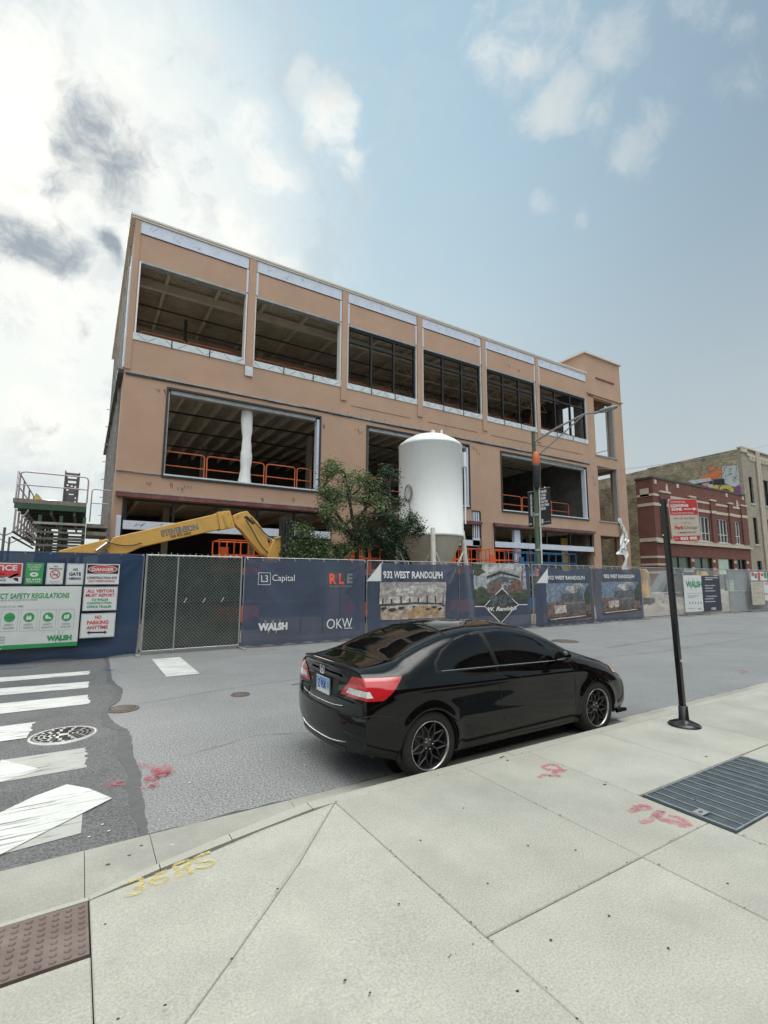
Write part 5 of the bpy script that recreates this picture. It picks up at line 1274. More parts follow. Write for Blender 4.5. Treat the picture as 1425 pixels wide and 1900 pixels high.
# logo banner
YN = 12.93
B2 = Banner('dark blue banner printed with four company logos right of the gate', 3.68, 7.30, .05, 2.33, 'banner_slate', 2, skewL=-.05)
b = MB(); q = bx((122, 256, 180, 313), Z4, YN); ring(b, q[0], q[2], q[3], q[1], .012, 0, 0); fit(b, 'L3', (136, 268, 168, 300), Z4, YN, 0, 0, .0); fit(b, 'Capital', (188, 266, 290, 304), Z4, YN, 0, 0, .0)
fit(b, 'R', (450, 260, 484, 310), Z4, YN, 0, 1, .045); fit(b, 'L', (495, 260, 520, 310), Z4, YN, 0, 1, .045); fit(b, 'E', (532, 260, 556, 306), Z4, YN, 0, 2, .045); fit(b, 'ENGINEERING', (450, 315, 555, 324), Z4, YN, 0, 2)
fit(b, 'W', (148, 476, 224, 540), Z4, YN, 0, 3, .0); fit(b, 'WALSH', (122, 488, 256, 524), Z4, YN, .003, 0, .06)
fit(b, 'OKW', (438, 468, 558, 514), Z4, YN, 0, 0, .0); q = bx((520, 512, 558, 515), Z4, YN); rect(b, q[0], q[2], q[3], q[1], 0, 0)
B2.emit(b, 'lettering', ['print_white', 'ink_orange', 'print_grey', 'ink_grey'])
# office picture banner
YN = 12.92
B3 = Banner('dark blue banner with an office interior picture and a street address', 7.85, 10.93, .05, 2.30, 'banner_slate', 3, sag=.03)
b = MB(); b.plate([pt(Z4, YN, 692, 210), pt(Z4, YN, 692, 296), pt(Z4, YN, 622, 296)][::-1], YN-.03); w_ = b.build('corner_flap', 'print_white', B3.t)
MB().box(7.40, 7.84, YN-.02, YN-.015, .05, P(*Z4(650, 300), YN).z).build('side_fabric', 'banner_slate', B3.t)
b = MB(); fit(b, '932 WEST RANDOLPH', (698, 250, 972, 284), Z4, YN, 0.004, 0, .035)
x0, zt_, x1, zb_ = bx((682, 300, 988, 530), Z4, YN); zb_ = .55
def U(u, v): return (x0+(x1-x0)*u, zb_+(zt_-zb_)*v)
def pic(pts, mi, y=.002): b.plate([U(*p) for p in pts], y, mi)
pic([(0, 0), (1, 0), (1, 1), (0, 1)], 1, 0); pic([(0, .62), (1, .56), (1, 1), (0, 1)], 2, .002); pic([(0, 0), (1, 0), (1, .2), (0, .3)], 3, .002)
rd = random.Random(4)
for k in range(22): u = .04+k*.043; h = rd.uniform(.05, .12); pic([(u, .42), (u+.022, .42), (u+.022, .50+h), (u, .50+h)], 5 if k % 3 else 4, .004)
pic([(.0, .36), (.55, .40), (.95, .36), (.97, .40), (.55, .45), (0, .42)], 6, .006)
for u, v, s_ in ((.07, .30, .05), (.19, .26, .06), (.31, .30, .05), (.70, .25, .04), (.80, .30, .045), (.90, .24, .05), (.5, .33, .03), (.96, .34, .03)): pic([(u-s_, v), (u-s_*.2, v-s_*1.1), (u+s_, v), (u+s_*.5, v+s_*.9), (u-s_*.5, v+s_*.7)], 4, .008)
pic([(.36, .05), (.9, .12), (.85, .34), (.5, .32)], 7, .005)
for k in range(9): u = rd.uniform(0, .8); pic([(u, .62+rd.random()*.3), (u+.25, .66+rd.random()*.3), (u+.25, .667+rd.random()*.3), (u, .627+rd.random()*.3)], 5, .004)
for k_, c_ in (('pic_wall', (.50, .45, .42)), ('pic_ceiling', (.36, .33, .32)), ('pic_floor', (.42, .33, .25)), ('pic_dark', (.05, .05, .05)), ('pic_light', (.46, .45, .43)), ('pic_green', (.06, .075, .05)), ('pic_tan', (.40, .27, .15)),
               ('pic_sky', (.33, .36, .39)), ('pic_brick', (.20, .12, .095)), ('pic_grey', (.10, .12, .13)), ('pic_blue', (.17, .22, .29)), ('pic_brown', (.16, .115, .10))): dm(k_, c_, .6, var=.45, scale=7, fine=.35, fscale=22)
B3.emit(b, 'printed_picture', ['print_white', 'pic_wall', 'pic_ceiling', 'pic_floor', 'pic_dark', 'pic_light', 'pic_green', 'pic_tan'])
# diamond emblem banner
YN = 12.9
B4 = Banner('dark blue banner with a street corner picture and a pale diamond emblem', 10.98, 14.38, .05, 2.28, 'banner_slate', 5)
b = MB(); x0, zt_, x1, zb_ = bx((148, 62, 516, 362), Z6, YN)
pic([(0, .40), (1, .38), (1, 1), (0, 1)], 1, 0); pic([(0, 0), (1, 0), (1, .40), (0, .42)], 3, 0)
for u, v, r_ in ((.3, .85, .2), (.6, .9, .2), (.15, .75, .12), (.85, .85, .1)): pic([(u-r_, v), (u, v-.06), (u+r_, v), (u+r_*.6, v+.08), (u-r_*.5, v+.09)], 6, .002)
pic([(.22, .30), (.90, .30), (.88, .60), (.5, .66), (.22, .50)], 2, .003); pic([(.25, .56), (.50, .70), (.80, .64), (.78, .50), (.5, .58), (.26, .46)], 4, .004); pic([(.22, .70), (.5, .83), (.85, .70), (.85, .66), (.5, .76), (.22, .64)], 5, .005)
for k in range(4): u = .27+k*.055; pic([(u, .34), (u+.035, .35), (u+.035, .45), (u, .43)], 4, .006); u = .54+k*.08; pic([(u, .36), (u+.05, .36), (u+.05, .48), (u, .49)], 4, .006)
pic([(.02, .32), (.2, .32), (.2, .42), (.12, .47), (.05, .42)], 3, .004); pic([(.0, .72), (.08, .70), (.2, .8), (.14, .88), (.02, .9)], 3, .004); pic([(.0, .85), (.14, .88), (.16, .98), (.0, .99)], 3, .005)
pic([(0, .10), (.3, .08), (1, .15), (1, .02), (0, .02)], 5, .004); pic([(.86, .4), (.9, .4), (.96, .95), (.93, .98)], 2, .004)
O = lambda *p: pt(Z6, YN, *p)
def line(p, q, w=.03, y=.012, mi=0):
    p = Vector(O(*p)); q = Vector(O(*q)); d = (q-p).normalized(); n_ = Vector((-d.y, d.x))*w/2; b.plate([tuple(p-n_), tuple(q-n_), tuple(q+n_), tuple(p+n_)], y, mi)
b.plate([O(336, 236), O(218, 362), O(332, 484), O(462, 354)], .010, 5)
for p, q in (((336, 236), (218, 362)), ((218, 366), (332, 486)), ((332, 484), (462, 354)), ((462, 352), (336, 236)), ((148, 366), (220, 366)), ((460, 354), (516, 352))): line(p, q)
fit(b, '9', (252, 280, 310, 365), Z6, YN, .014, 7, .05); fit(b, '8', (310, 280, 375, 365), Z6, YN, .014, 7, .05); fit(b, '2', (378, 282, 428, 340), Z6, YN, .014, 7, .05); fit(b, 'W. Randolph', (240, 366, 450, 406), Z6, YN, .016, 0, .03, .35)
B4.emit(b, 'printed_picture', ['print_white', 'pic_sky', 'pic_brick', 'pic_green', 'pic_grey', 'pic_dark', 'pic_light', 'pic_grey'], o=.008)
# two matching picture banners
def street_banner(label, xa, xb, seed, title, picbox, tri=None, sag=0.0):
    global b, x0, zt_, x1, zb_
    yn = fence_line((xa+xb)/2)-.06
    BB = Banner(label, xa, xb, .05, 2.27, 'banner_slate', seed, sag=sag, amp=.03)
    b = MB(); fit(b, '932 WEST RANDOLPH', title, Z6, yn, .004, 0, .03); x0, zt_, x1, zb_ = bx(picbox, Z6, yn)
    pic([(0, .45), (1, .45), (1, 1), (0, 1)], 1, 0); pic([(0, 0), (1, 0), (1, .45), (0, .45)], 2, 0)
    for u, v, r_ in ((.55, .85, .16), (.7, .92, .14), (.62, .75, .1)): pic([(u-r_, v), (u, v-.1), (u+r_, v), (u+r_*.6, v+.07), (u-r_*.5, v+.07)], 6, .002)
    pic([(.30, .48), (.83, .52), (.83, .74), (.32, .72)], 4, .003); pic([(0, .12), (.2, .16), (.2, .42), (0, .40)], 2, .004); pic([(.0, .46), (1, .50), (1, .54), (0, .50)], 3, .005)
    for k, u in enumerate((.16, .46, .70)): w_ = .26 if k == 0 else .16; pic([(u, .20), (u+w_, .22), (u+w_, .42), (u, .42)], 4 if k != 0 else 7, .006)
    pic([(0, .0), (1, .06), (1, .16), (0, .1)], 5, .004); pic([(.05, .05), (.9, .10), (.9, .13), (.05, .08)], 7, .006); pic([(.88, .4), (1, .4), (1, .95), (.93, .9), (.86, .7)], 8, .007)
    for k in range(5): u = .63+.03*k; pic([(u, .72), (u+.012, .72), (u+.03*(k-2)*.3+.012, .95), (u+.03*(k-2)*.3, .95)], 5, .006)
    for k in range(14): u = random.random()*.9; v = .1+random.random()*.12; pic([(u, v), (u+.05, v), (u+.04, v+.05), (u+.01, v+.05)], 3 if k % 2 else 5, .009)
    BB.emit(b, 'printed_picture', ['print_white', 'pic_blue', 'pic_brown', 'pic_brick', 'pic_grey', 'pic_dark', 'pic_light', 'pic_wall', 'pic_green'], o=.008)
    if tri: bb_ = MB().plate([pt(Z6, yn, *p) for p in tri][::-1], yn-.05); bb_.build('corner_flap', 'print_white', BB.t)
    return BB
B5 = street_banner('left one of two matching street picture banners with a folded white corner', 14.95, 18.15, 7, (674, 148, 942, 176), (664, 200, 984, 470), ((672, 92), (672, 200), (592, 200)), sag=.14)
MB().box(14.62, 14.94, fence_line(14.8)-.09, fence_line(14.8)-.085, .05, P(*Z6(640, 206), 12.85).z).build('side_fabric', 'banner_slate', B5.t)
B6 = street_banner('right one of two matching street picture banners ending at the bare fence', 18.25, 21.95, 8, (1070, 138, 1298, 166), (1056, 190, 1346, 420), sag=.03)
# small red notice behind the folded corner
t, b, bb = sign('red_notice', 'small dark red notice on the fence right of the lamp pole', (592, 92, 650, 152), Z6, 12.93, 'sign_red', group='notices on the right part of the fence')
fit(b, 'TOW', (598, 100, 632, 118), Z6, 12.93, 12.926, 0); fit(b, 'ZONE', (598, 128, 640, 148), Z6, 12.93, 12.926, 0); b.build('lettering', ['print_white'], t)
# right-hand signs
YR_ = 12.95
def rsign(name, label, box, board, lines, mats, group='notices on the right part of the fence', bold=.02, extra=None, Y=YR_):
    t, b, bb = sign(name, label, box, Z7, Y, board, group=group)
    for s_, q, mi in lines: fit(b, s_, q, Z7, Y, Y-.004, mi, bold)
    if extra: extra(b, Y, bb)
    b.build('lettering', mats, t); return t
def ex1(b, Y, bb):
    q = bx((545, 352, 720, 356), Z7, Y); rect(b, q[0], q[2], q[3], q[1], Y-.003, 1)
    for k in range(5): c = pt(Z7, Y, 582+k*30, 458); b.disc((c[0], Y-.003, c[1]), .06, 12, 1)
    for k in range(3): q = bx((560, 376+k*12, 690-k*30, 381+k*12), Z7, Y); rect(b, q[0], q[2], q[3], q[1], Y-.003, 1)
    q = bx((560, 515, 640, 520), Z7, Y); rect(b, q[0], q[2], q[3], q[1], Y-.003, 1)
    q = bx((568, 190, 668, 325), Z7, Y); put_text(b, 'W', q[0], q[2], q[3], q[1], Y-.003, 1, -.03)
rsign('safety_sheet', 'tall white sheet sign with green WALSH lettering behind the sign post', (522, 160, 722, 552), 'sign_white', [('WALSH', (536, 222, 712, 290), 0), ('WALSH', (668, 512, 706, 526), 0)], ['ink_green', 'ink_grey'], extra=ex1, bold=.05)
def ex2(b, Y, bb):
    for y_, x_ in ((183, 140), (202, 80), (296, 85), (325, 110), (410, 95), (440, 112)): q = bx((745, y_, 745+x_, y_+6), Z7, Y); rect(b, q[0], q[2], q[3], q[1], Y-.003, 0)
rsign('contact_banner', 'tall dark purple contact banner beside the white sheet sign', (718, 168, 915, 548), 'pic_grey_dark' if 'pic_grey_dark' in M else 'banner_slate', [('CBRE', (812, 506, 864, 532), 0), ('Stephen Adams', (742, 262, 855, 280), 0), ('Tommy Jackson', (754, 376, 872, 396), 0)], ['print_white'], extra=ex2)
rsign('paper_notice', 'small pale green paper notice on the screened fence', (988, 212, 1056, 330), 'paper_green' if 'paper_green' in M else 'sign_white', [('SITE', (995, 225, 1040, 245), 0), ('RULES', (995, 262, 1040, 278), 0), ('APPLY', (998, 298, 1044, 310), 0)], ['ink_dgreen'])
def ex3(b, Y, bb): b.plate([pt(Z7, Y, *p) for p in ((1172, 270), (1182, 290), (1177, 290), (1177, 320), (1168, 320), (1168, 290), (1163, 290))][::-1], Y-.003, 0)
rsign('arrow_notice', 'small white notice with a black arrow hanging on the fence', (1142, 226, 1196, 334), 'sign_white', [('GATE', (1152, 236, 1188, 258), 0)], ['ink_black'], extra=ex3)
B7 = Banner('grey blue banner with pale posters at the right picture edge', 34.5, 40.5, .05, 2.26, 'grey_banner' if 'grey_banner' in M else 'banner_slate', 12)
def ex4(b, Y, bb):
    for k in range(4): c = pt(Z7, Y, 1282+k*26, 350); b.disc((c[0], Y-.003, c[1]), .07, 10, 0)
    for y_, w_ in ((250, 90), (270, 60), (305, 30), (430, 30), (395, 90)): q = bx((1262, y_, 1262+w_, y_+5), Z7, Y); rect(b, q[0], q[2], q[3], q[1], Y-.003, 0)
YR_ = 12.6
rsign('safety_sheet', 'cream poster with round symbols on the right edge banner', (1250, 228, 1385, 478), 'limestone', [], ['ink_grey'], extra=ex4, Y=YR_)
def ex5(b, Y, bb):
    for k, mi in enumerate((0, 1, 0, 0, 1)):
        q = bx((1245+k*34, 128+10*(k % 2), 1272+k*34, 168+24*(k % 3)), Z7, Y); rect(b, q[0], q[2], q[3], q[1], Y-.003, mi)
rsign('notice_row', 'row of small red and green notices above the cream poster', (1240, 124, 1415, 215), 'sign_white', [], ['ink_red', 'ink_green'], extra=ex5, Y=YR_)
rsign('red_notice', 'red lettered notices stacked at the very right picture edge', (1386, 230, 1450, 430), 'sign_white', [('NOTICE', (1390, 240, 1440, 262), 0), ('KEEP OUT', (1390, 350, 1440, 372), 0)], ['ink_red'], Y=YR_)

# ---------------------------------------------------------------- red brick building
RX0, RX1, RZ = 34.25, 48.55, 9.12
t = RB = thing('brick_building', 'low two storey dark red brick building with cream stone bands', 'building', ((RX0+RX1)/2, 19, 0))
wins = [(36.6, 38.9, 4.72, 6.66), (40.15, 42.0, 4.72, 6.66), (43.2, 44.95, 4.72, 6.66), (46.1, 47.1, 4.72, 6.66)]
shop = [(35.7, 38.7, .1, 3.45), (39.2, 41.9, .1, 3.45), (42.8, 45.4, .1, 3.45), (46.0, 47.6, .1, 3.45)]
wall(MB(), RX0, RX1, 0, 8.98, F, F+.35, wins+shop).build('front_wall', 'red_brick', t)
MB().box(RX0, RX0+.3, F+.35, 20.25, 0, 8.98).build('side_return', 'red_brick', t)
wall(MB(), 20.25, 46, 0, 8.75, RX0+.01, RX0+.3, [], axis='x').build('side_wall', 'common_brick', t)
MB().box(RX0+.3, RX1, F+.35, 46, 8.2, 8.3).build('roof', 'coping_dark', t)
MB().box(RX0-.05, RX1, F-.05, F+.4, 8.98, 9.12).build('coping', 'coping_dark', t)
MB().box(RX0-.05, RX0+.35, F+.4, 20.3, 8.98, 9.12).build('coping', 'coping_dark', t)
b = MB()
for z, h in ((7.0, .22), (7.72, .16), (4.45, .26), (3.28, .16), (2.76, .14), (2.2, .14)):
    e = RX1 if z > 4 else RX0+1.1
    b.box(RX0-.03, e, F-.03, F-.002, z, z+h); b.box(RX0-.03, RX0-.002, F-.002, 20.2, z, z+h)
for x in (38.72, 41.93, 45.45, 47.65):
    for z in (3.1, 2.5, 1.9, 1.3): b.box(x+.03, x+.4, F-.04, F-.002, z, z+.2)
b.build('stone_band', 'limestone', t)
MB().box(RX0-.06, RX1+.3, F-.14, F-.035, 4.36, 4.47).build('stone_ledge', 'limestone', t)
for x0, x1 in ((35.0, 36.3), (39.0, 39.9), (42.2, 43.0), (45.2, 45.9), (47.4, 48.4)): MB().box(x0, x1, F-.11, F-.004, 4.72, 8.0).build('brick_pier', 'red_brick', t)
b = MB()
for x0, x1 in ((35.0, 36.3), (39.0, 39.9), (42.2, 43.0), (45.2, 45.9), (47.4, 48.4)): b.box(x0-.06, x1+.06, F-.15, F-.003, 8.002, 8.13); b.box(x0, x1, F-.14, F-.112, 7.0, 7.22)
b.build('pier_cap', 'limestone', t)
for x in (36.1, 47.0): b = MB(); b.disc((x, F-.012, 8.1 if x > 40 else 8.35), .17, 20, 0, 'y', .40); b.build('oval_panel', 'limestone', t)
b = MB()
for x in (34.6, 37.6, 45.2, 48.1): b.box(x-.15, x+.15, F-.03, F-.002, 8.6, 8.9)
b.build('stone_block', 'limestone', t); MB().box(RX0-.03, RX0-.002, 19.3, 19.95, 7.7, 8.3).build('stone_panel', 'limestone', t)
for x0, x1, z0, z1 in wins:
    w_ = MB(); y = F+.08; d_ = .07
    w_.box(x0, x1, y, y+.06, z0, z0+d_); w_.box(x0, x1, y, y+.06, z1-d_, z1); n = 3 if x1-x0 > 1.2 else 2
    for k in range(n+1): x = x0+d_/2+(x1-x0-d_)*k/n; w_.box(x-d_/2, x+d_/2, y-.003, y+.063, z0+d_, z1-d_)
    w_.box(x0+d_, x1-d_, y+.002, y+.058, z0+(z1-z0)*.32, z0+(z1-z0)*.32+.05)
    wo_ = w_.build('window', 'window_white', t); MB().box(x0, x1, y+.07, y+.09, z0, z1).build('pane', 'glass_dark', wo_)
    MB().box(x0-.05, x1+.05, F-.05, F+.06, z0-.10, z0-.003).build('sill', 'limestone', wo_)
for k, (x0, x1, z0, z1) in enumerate(shop):
    w_ = MB(); y = F+.1
    for x in (x0+.03, (x0+x1)/2, x1-.03): w_.box(x-.03, x+.03, y, y+.06, z0, z1-.06)
    w_.box(x0, x1, y, y+.06, z1-.06, z1); wo_ = w_.build('shop_window', 'black_frame', t)
    MB().box(x0, x1, y+.07, y+.09, z0, z1).build('pane', 'glass_green' if k in (0, 1) else 'glass_dark', wo_)
MB().box(43.0, 44.6, F+.06, F+.09, 2.2, 3.4).build('shop_blind', 'paper_green', t)

# ---------------------------------------------------------------- tall yellow brick building with the mural
YX, YZ = 48.6, 13.1
t = YBd = thing('brick_building', 'taller pale yellow brick building with graffiti on its side wall at right', 'building', (52, 19, 0))
MB().add([(YX, F+.3, 0), (YX, 60, 0), (YX, 60, 12.2), (YX, 29.8, 12.85), (YX, 27.4, 12.95), (YX, 27.4, 13.05), (YX, F+.3, 13.25)], [(6, 5, 4, 3, 2, 1, 0)]).build('side_wall', 'common_brick', t)
MB().add([(YX+.35, F+.3, 13.25), (YX+.35, 27.4, 13.05), (YX, 27.4, 13.05), (YX, F+.3, 13.25)], [(0, 1, 2, 3)]).build('wall_top', 'limestone', t)
ywin = [(49.62, 50.35, 8.45, 10.85), (52.5, 53.6, 8.45, 10.85), (49.7, 50.5, 4.85, 7.2), (52.5, 53.6, 4.85, 7.2), (49.7, 50.6, 2.2, 3.4), (55.5, 56.6, 8.45, 10.85), (55.5, 56.6, 4.85, 7.2)]
wall(MB(), YX, 64, 0, 13.25, F, F+.3, ywin).build('front_wall', 'grey_brick', t)
MB().box(YX+.3, 64, F+.3, 60, 12.0, 12.1).build('roof', 'coping_dark', t)
b = MB(); b.box(YX-.08, 49.6, F-.12, F-.003, 12.95, 13.32); b.box(49.6, 64, F-.08, F-.003, 12.75, 12.95); b.box(YX-.08, 64, F-.14, F+.3, 13.32, 13.42)
for k in range(40): b.box(50.0+k*.3, 50.16+k*.3, F-.10, F-.003, 12.35, 12.74)
b.build('cornice', 'limestone', t)
for x in (51.35, 51.75, 54.5, 54.9): MB().tube([(x, F-.1, 0), (x, F-.1, 13.3)], .12, 10).build('downpipe' if x in (51.35, 54.5) else 'pilaster', 'limestone' , t)
for x0, x1, z0, z1 in ywin:
    w_ = MB(); y = F+.12
    w_.box(x0, x0+.06, y, y+.05, z0, z1); w_.box(x1-.06, x1, y, y+.05, z0, z1); w_.box(x0+.06, x1-.06, y, y+.05, z1-.06, z1); w_.box(x0+.06, x1-.06, y, y+.05, z0, z0+.06); w_.box(x0+.06, x1-.06, y, y+.05, (z0+z1)/2-.03, (z0+z1)/2+.03)
    wo_ = w_.build('window', 'black_frame', t); MB().box(x0, x1, y+.055, y+.07, z0, z1).build('pane', 'glass_dark', wo_); MB().box(x0-.08, x1+.08, F-.06, F+.1, z0-.14, z0-.003).build('sill', 'limestone', wo_)
# graffiti, painted on the side wall plane X = YX
for k_, c_ in (('gr_orange', (.70, .17, .06)), ('gr_white', (.50, .55, .55)), ('gr_yellow', (.62, .50, .10)), ('gr_purple', (.22, .06, .25)), ('gr_black', (.03, .03, .04)), ('gr_pink', (.62, .30, .30))): dm(k_, c_, .7, var=.15, scale=3, fine=.15, fscale=20)
Z8 = lambda x, y: (1140+x/5, 810+y/5)
def PX(px, py, X): d = ray(px, py); t_ = X/d.x; return (d.y*t_, EYE+d.z*t_)
gm = MB(); lay = [0]
def gpoly(pts, mi):
    lay[0] += 1; q = [PX(*Z8(*p), YX) for p in pts]; gm.add([(YX-.01-.003*lay[0], max(F+.31, y), z) for y, z in q], [tuple(range(len(q)))], mi)
gpoly([(1000, 290), (1010, 275), (1170, 262), (1190, 440), (1130, 470), (1060, 450), (1005, 420)], 1)
gpoly([(800, 385), (870, 345), (985, 318), (1000, 340), (940, 392), (880, 392), (830, 400)], 0); gpoly([(862, 296), (905, 278), (945, 292), (915, 318), (880, 318)], 0); gpoly([(948, 285), (1000, 300), (1002, 316), (960, 310)], 0)
gpoly([(672, 412), (880, 384), (900, 390), (902, 412), (740, 440)], 1); gpoly([(740, 440), (902, 414), (930, 440), (830, 452)], 4); gpoly([(920, 400), (1020, 390), (1025, 440), (930, 450)], 4)
gpoly([(805, 440), (880, 425), (885, 450), (840, 465)], 5); gpoly([(860, 450), (915, 440), (920, 480), (880, 480)], 1)
gpoly([(905, 470), (940, 448), (970, 455), (965, 490), (930, 500)], 2); gpoly([(975, 478), (1010, 452), (1080, 455), (1110, 490), (1105, 540), (1080, 540), (1075, 500), (1030, 480), (985, 500)], 2)
gpoly([(1110, 470), (1160, 450), (1195, 465), (1195, 520), (1150, 540), (1120, 505)], 3); gpoly([(1040, 490), (1070, 505), (1068, 530), (1030, 510)], 4)
for k in range(24):
    u = random.uniform(1010, 1170); v = random.uniform(275, 430); a_ = random.uniform(0, 3); dx, dy = 22*math.cos(a_), 22*math.sin(a_); gpoly([(u-dx, v-dy), (u-dx+3, v-dy+3), (u+dx+3, v+dy+3), (u+dx, v+dy)], 4)
gm.build('graffiti', ['gr_orange', 'gr_white', 'gr_yellow', 'gr_purple', 'gr_black', 'gr_pink'], t)

# ---------------------------------------------------------------- behind the bare fence: small excavator, rubble, bin
t = thing('small_excavator', 'small dark excavator with a slanted grey boom behind the bare fence', 'excavator', (29, 17, .05))
ye = 16.5; XE = lambda L: [(P(*Z7(*p), ye).x, P(*Z7(*p), ye).z) for p in L]
MB().prism(XE([(170, 345), (235, 345), (345, 150), (420, 140), (440, 110), (330, 108), (290, 140)]), ye-.25, ye+.25).build('boom', 'pic_grey', t, bevel=.03)
MB().prism(XE([(380, 96), (640, 96), (700, 110), (690, 140), (420, 150)]), ye-.5, ye+.5).build('cab_roof', 'machine_black', t, bevel=.03)
MB().prism(XE([(260, 345), (350, 200), (400, 150), (495, 150), (495, 345)]), ye-.4, ye+.4).build('cab', 'glass_dark', t, bevel=.03)
MB().prism(XE([(560, 115), (660, 118), (690, 160), (560, 165)]), ye-.55, ye-.505).build('engine_cover', 'yellow_dull', t)
b = MB(); q = XE([(418, 96), (530, 96), (530, 126), (418, 122)]); put_text(b, 'VOLVO', q[0][0], q[1][0], q[2][1], q[0][1], ye-.51, 0, .03); b.build('lettering', 'print_white', t)
MB().prism(XE([(120, 345), (700, 345), (700, 500), (120, 500)]), ye-.7, ye+.7).build('body', 'machine_black', t, bevel=.05)
b = MB(); q0 = XE([(115, 510)])[0]; q1 = XE([(500, 600)])[0]
for y in (ye-.8, ye+.45):
    b.prism([(q0[0], .35), (q0[0]+.25, .1), (q1[0]-.25, .1), (q1[0], .35), (q1[0]-.2, .75), (q0[0]+.2, .75)], y, y+.4)
b.build('track', 'rubble', t, bevel=.03)
for k in range(6):
    q = XE([(140+k*14, 435+k*7)])[0]; MB().tube([(q[0], ye-.72, q[1]), (q[0]+1.1, ye-.72, q[1]-.03)], .04, 6).build('hose', 'galv_dull', t)
t = thing('excavator_arm', 'yellow excavator arm standing upright beside the last blue banner', 'excavator arm', (23, 15, .05))
ya_ = 15.0; XA = lambda L: [(P(*Z7(*p), ya_).x, P(*Z7(*p), ya_).z) for p in L]
MB().prism(XA([(62, 96), (84, 90), (112, 130), (125, 210), (118, 405), (92, 405), (88, 330), (100, 215), (88, 150)]), ya_-.15, ya_+.15).build('arm', 'yellow_paint', t, bevel=.02)
MB().prism(XA([(70, 400), (135, 400), (160, 560), (90, 560)]), ya_-.35, ya_+.35).build('bucket', 'machine_black', t, bevel=.03)
MB().tube([(XA([(92, 130)])[0][0], ya_-.18, XA([(92, 130)])[0][1]), (XA([(118, 300)])[0][0], ya_-.18, XA([(118, 300)])[0][1])], .04, 8).build('ram', 'chrome', t)
def mound(label, cx, cy, rx, ry, h, seed, m='rubble', name='rubble_heap', cat='rubble'):
    rd = random.Random(seed); vs = []; fs = []; n = 30
    for i in range(n):
        for j in range(n):
            u = i/(n-1)*2-1; v = j/(n-1)*2-1; r = math.hypot(u, v)
            z = h*max(0, 1-r)**.7*(1+.2*math.sin(7*u+seed)*math.cos(6*v))+rd.uniform(0, .09)*(r < .97)
            vs.append((cx+u*rx, cy+v*ry, .04+z if r < 1 else .03))
    for i in range(n-1):
        for j in range(n-1): fs.append((i*n+j, (i+1)*n+j, (i+1)*n+j+1, i*n+j+1))
    mb = MB().add(vs, fs); 
    for k in range(60):
        a_ = rd.uniform(0, 6.28); r = rd.random()**.5*.95; x = cx+rx*r*math.cos(a_); y = cy+ry*r*math.sin(a_); s_ = rd.uniform(.04, .16); z = .05+h*(1-r)**.7
        q = [Vector((rd.uniform(-1, 1), rd.uniform(-1, 1), rd.uniform(-.7, .9))).normalized()*s_ for _ in range(6)]
        mb.add([Vector((x, y, z))+v for v in (Vector((s_, 0, 0))+q[0]*.3, Vector((0, s_, 0))+q[1]*.3, Vector((-s_, 0, 0))+q[2]*.3, Vector((0, -s_, 0))+q[3]*.3, Vector((0, 0, s_*.8)), Vector((0, 0, -s_*.5)))], [(0, 1, 4), (1, 2, 4), (2, 3, 4), (3, 0, 4), (1, 0, 5), (2, 1, 5), (3, 2, 5), (0, 3, 5)])
    return tag(mb.build(name, m), label, cat, kind='stuff')
mound('low heap of broken grey rubble behind the bare fence', 27.5, 15.2, 3.2, 1.2, 1.0, 3)
mound('wide heap of tan rubble behind the screened fence', 34.0, 15.6, 3.5, 1.6, 1.25, 5)
t = thing('waste_bin', 'dark tipped waste bin full of rubble behind the screened fence', 'bin', (33, 13.9, .05))
b = MB(); q = [(P(*Z7(*p), 13.9).x, P(*Z7(*p), 13.9).z) for p in ((1105, 450), (1135, 440), (1140, 420), (1195, 418), (1198, 540), (1100, 530))]; b.prism(q[::-1], 13.6, 14.3); b.build('bin_body', 'machine_black', t, bevel=.03)
b = MB(); q = [(P(*Z7(*p), 13.55).x, P(*Z7(*p), 13.55).z) for p in ((1110, 455), (1190, 425), (1192, 432), (1112, 464))]; b.prism(q[::-1], 13.5, 13.58); b.build('bin_rim', 'scaf_grey', t)

# ---------------------------------------------------------------- street lamp with traffic signal bag and pole banners
LY = 13.2; LX = P(997, 1000, LY).x
t = SL = thing('street_lamp', 'green street lamp pole with two black banners and a long arm', 'street lamp', (LX, LY, 0))
ztop = P(993, 802, LY).z
MB().tube([(LX, LY, 0), (LX, LY, .9), (LX, LY, .95), (LX, LY, ztop)], [.14, .13, .105, .075], 16).build('pole', 'pole_green', t)
MB().lathe([(.0001, ztop+.05), (.085, ztop), (.085, ztop-.04)], (LX, LY, 0), 14).build('pole_cap', 'pole_green', t)
def PXv(px, py, X): y, z = PX(px, py, X); return Vector((X, y, z))
hd = PXv(1128, 760, LX); a0 = Vector((LX, LY, P(997, 822, LY).z)); a1 = PXv(1085, 768, LX)
MB().tube([a0, a0.lerp(a1, .5)+Vector((0, 0, .06)), a1, hd+Vector((0, .35, .02))], [.045, .04, .035, .03], 10).build('arm', 'lamp_grey', t)
b0_ = Vector((LX, LY, P(1000, 852, LY).z)); MB().tube([b0_, b0_.lerp(a1, .5)+Vector((0, 0, -.02)), a1], .026, 8).build('arm_strut', 'lamp_grey', t)
b = MB(); vs = []; prof = [(-.38, .05, .04), (-.25, .13, .07), (0, .16, .085), (.25, .13, .075), (.36, .05, .04)]
for (dy, w, h) in prof: vs += [(hd.x+w*math.cos(a)*1.0, hd.y+dy, hd.z+h*math.sin(a)*(1 if math.sin(a) > 0 else .6)) for a in [2*math.pi*k/12 for k in range(12)]]
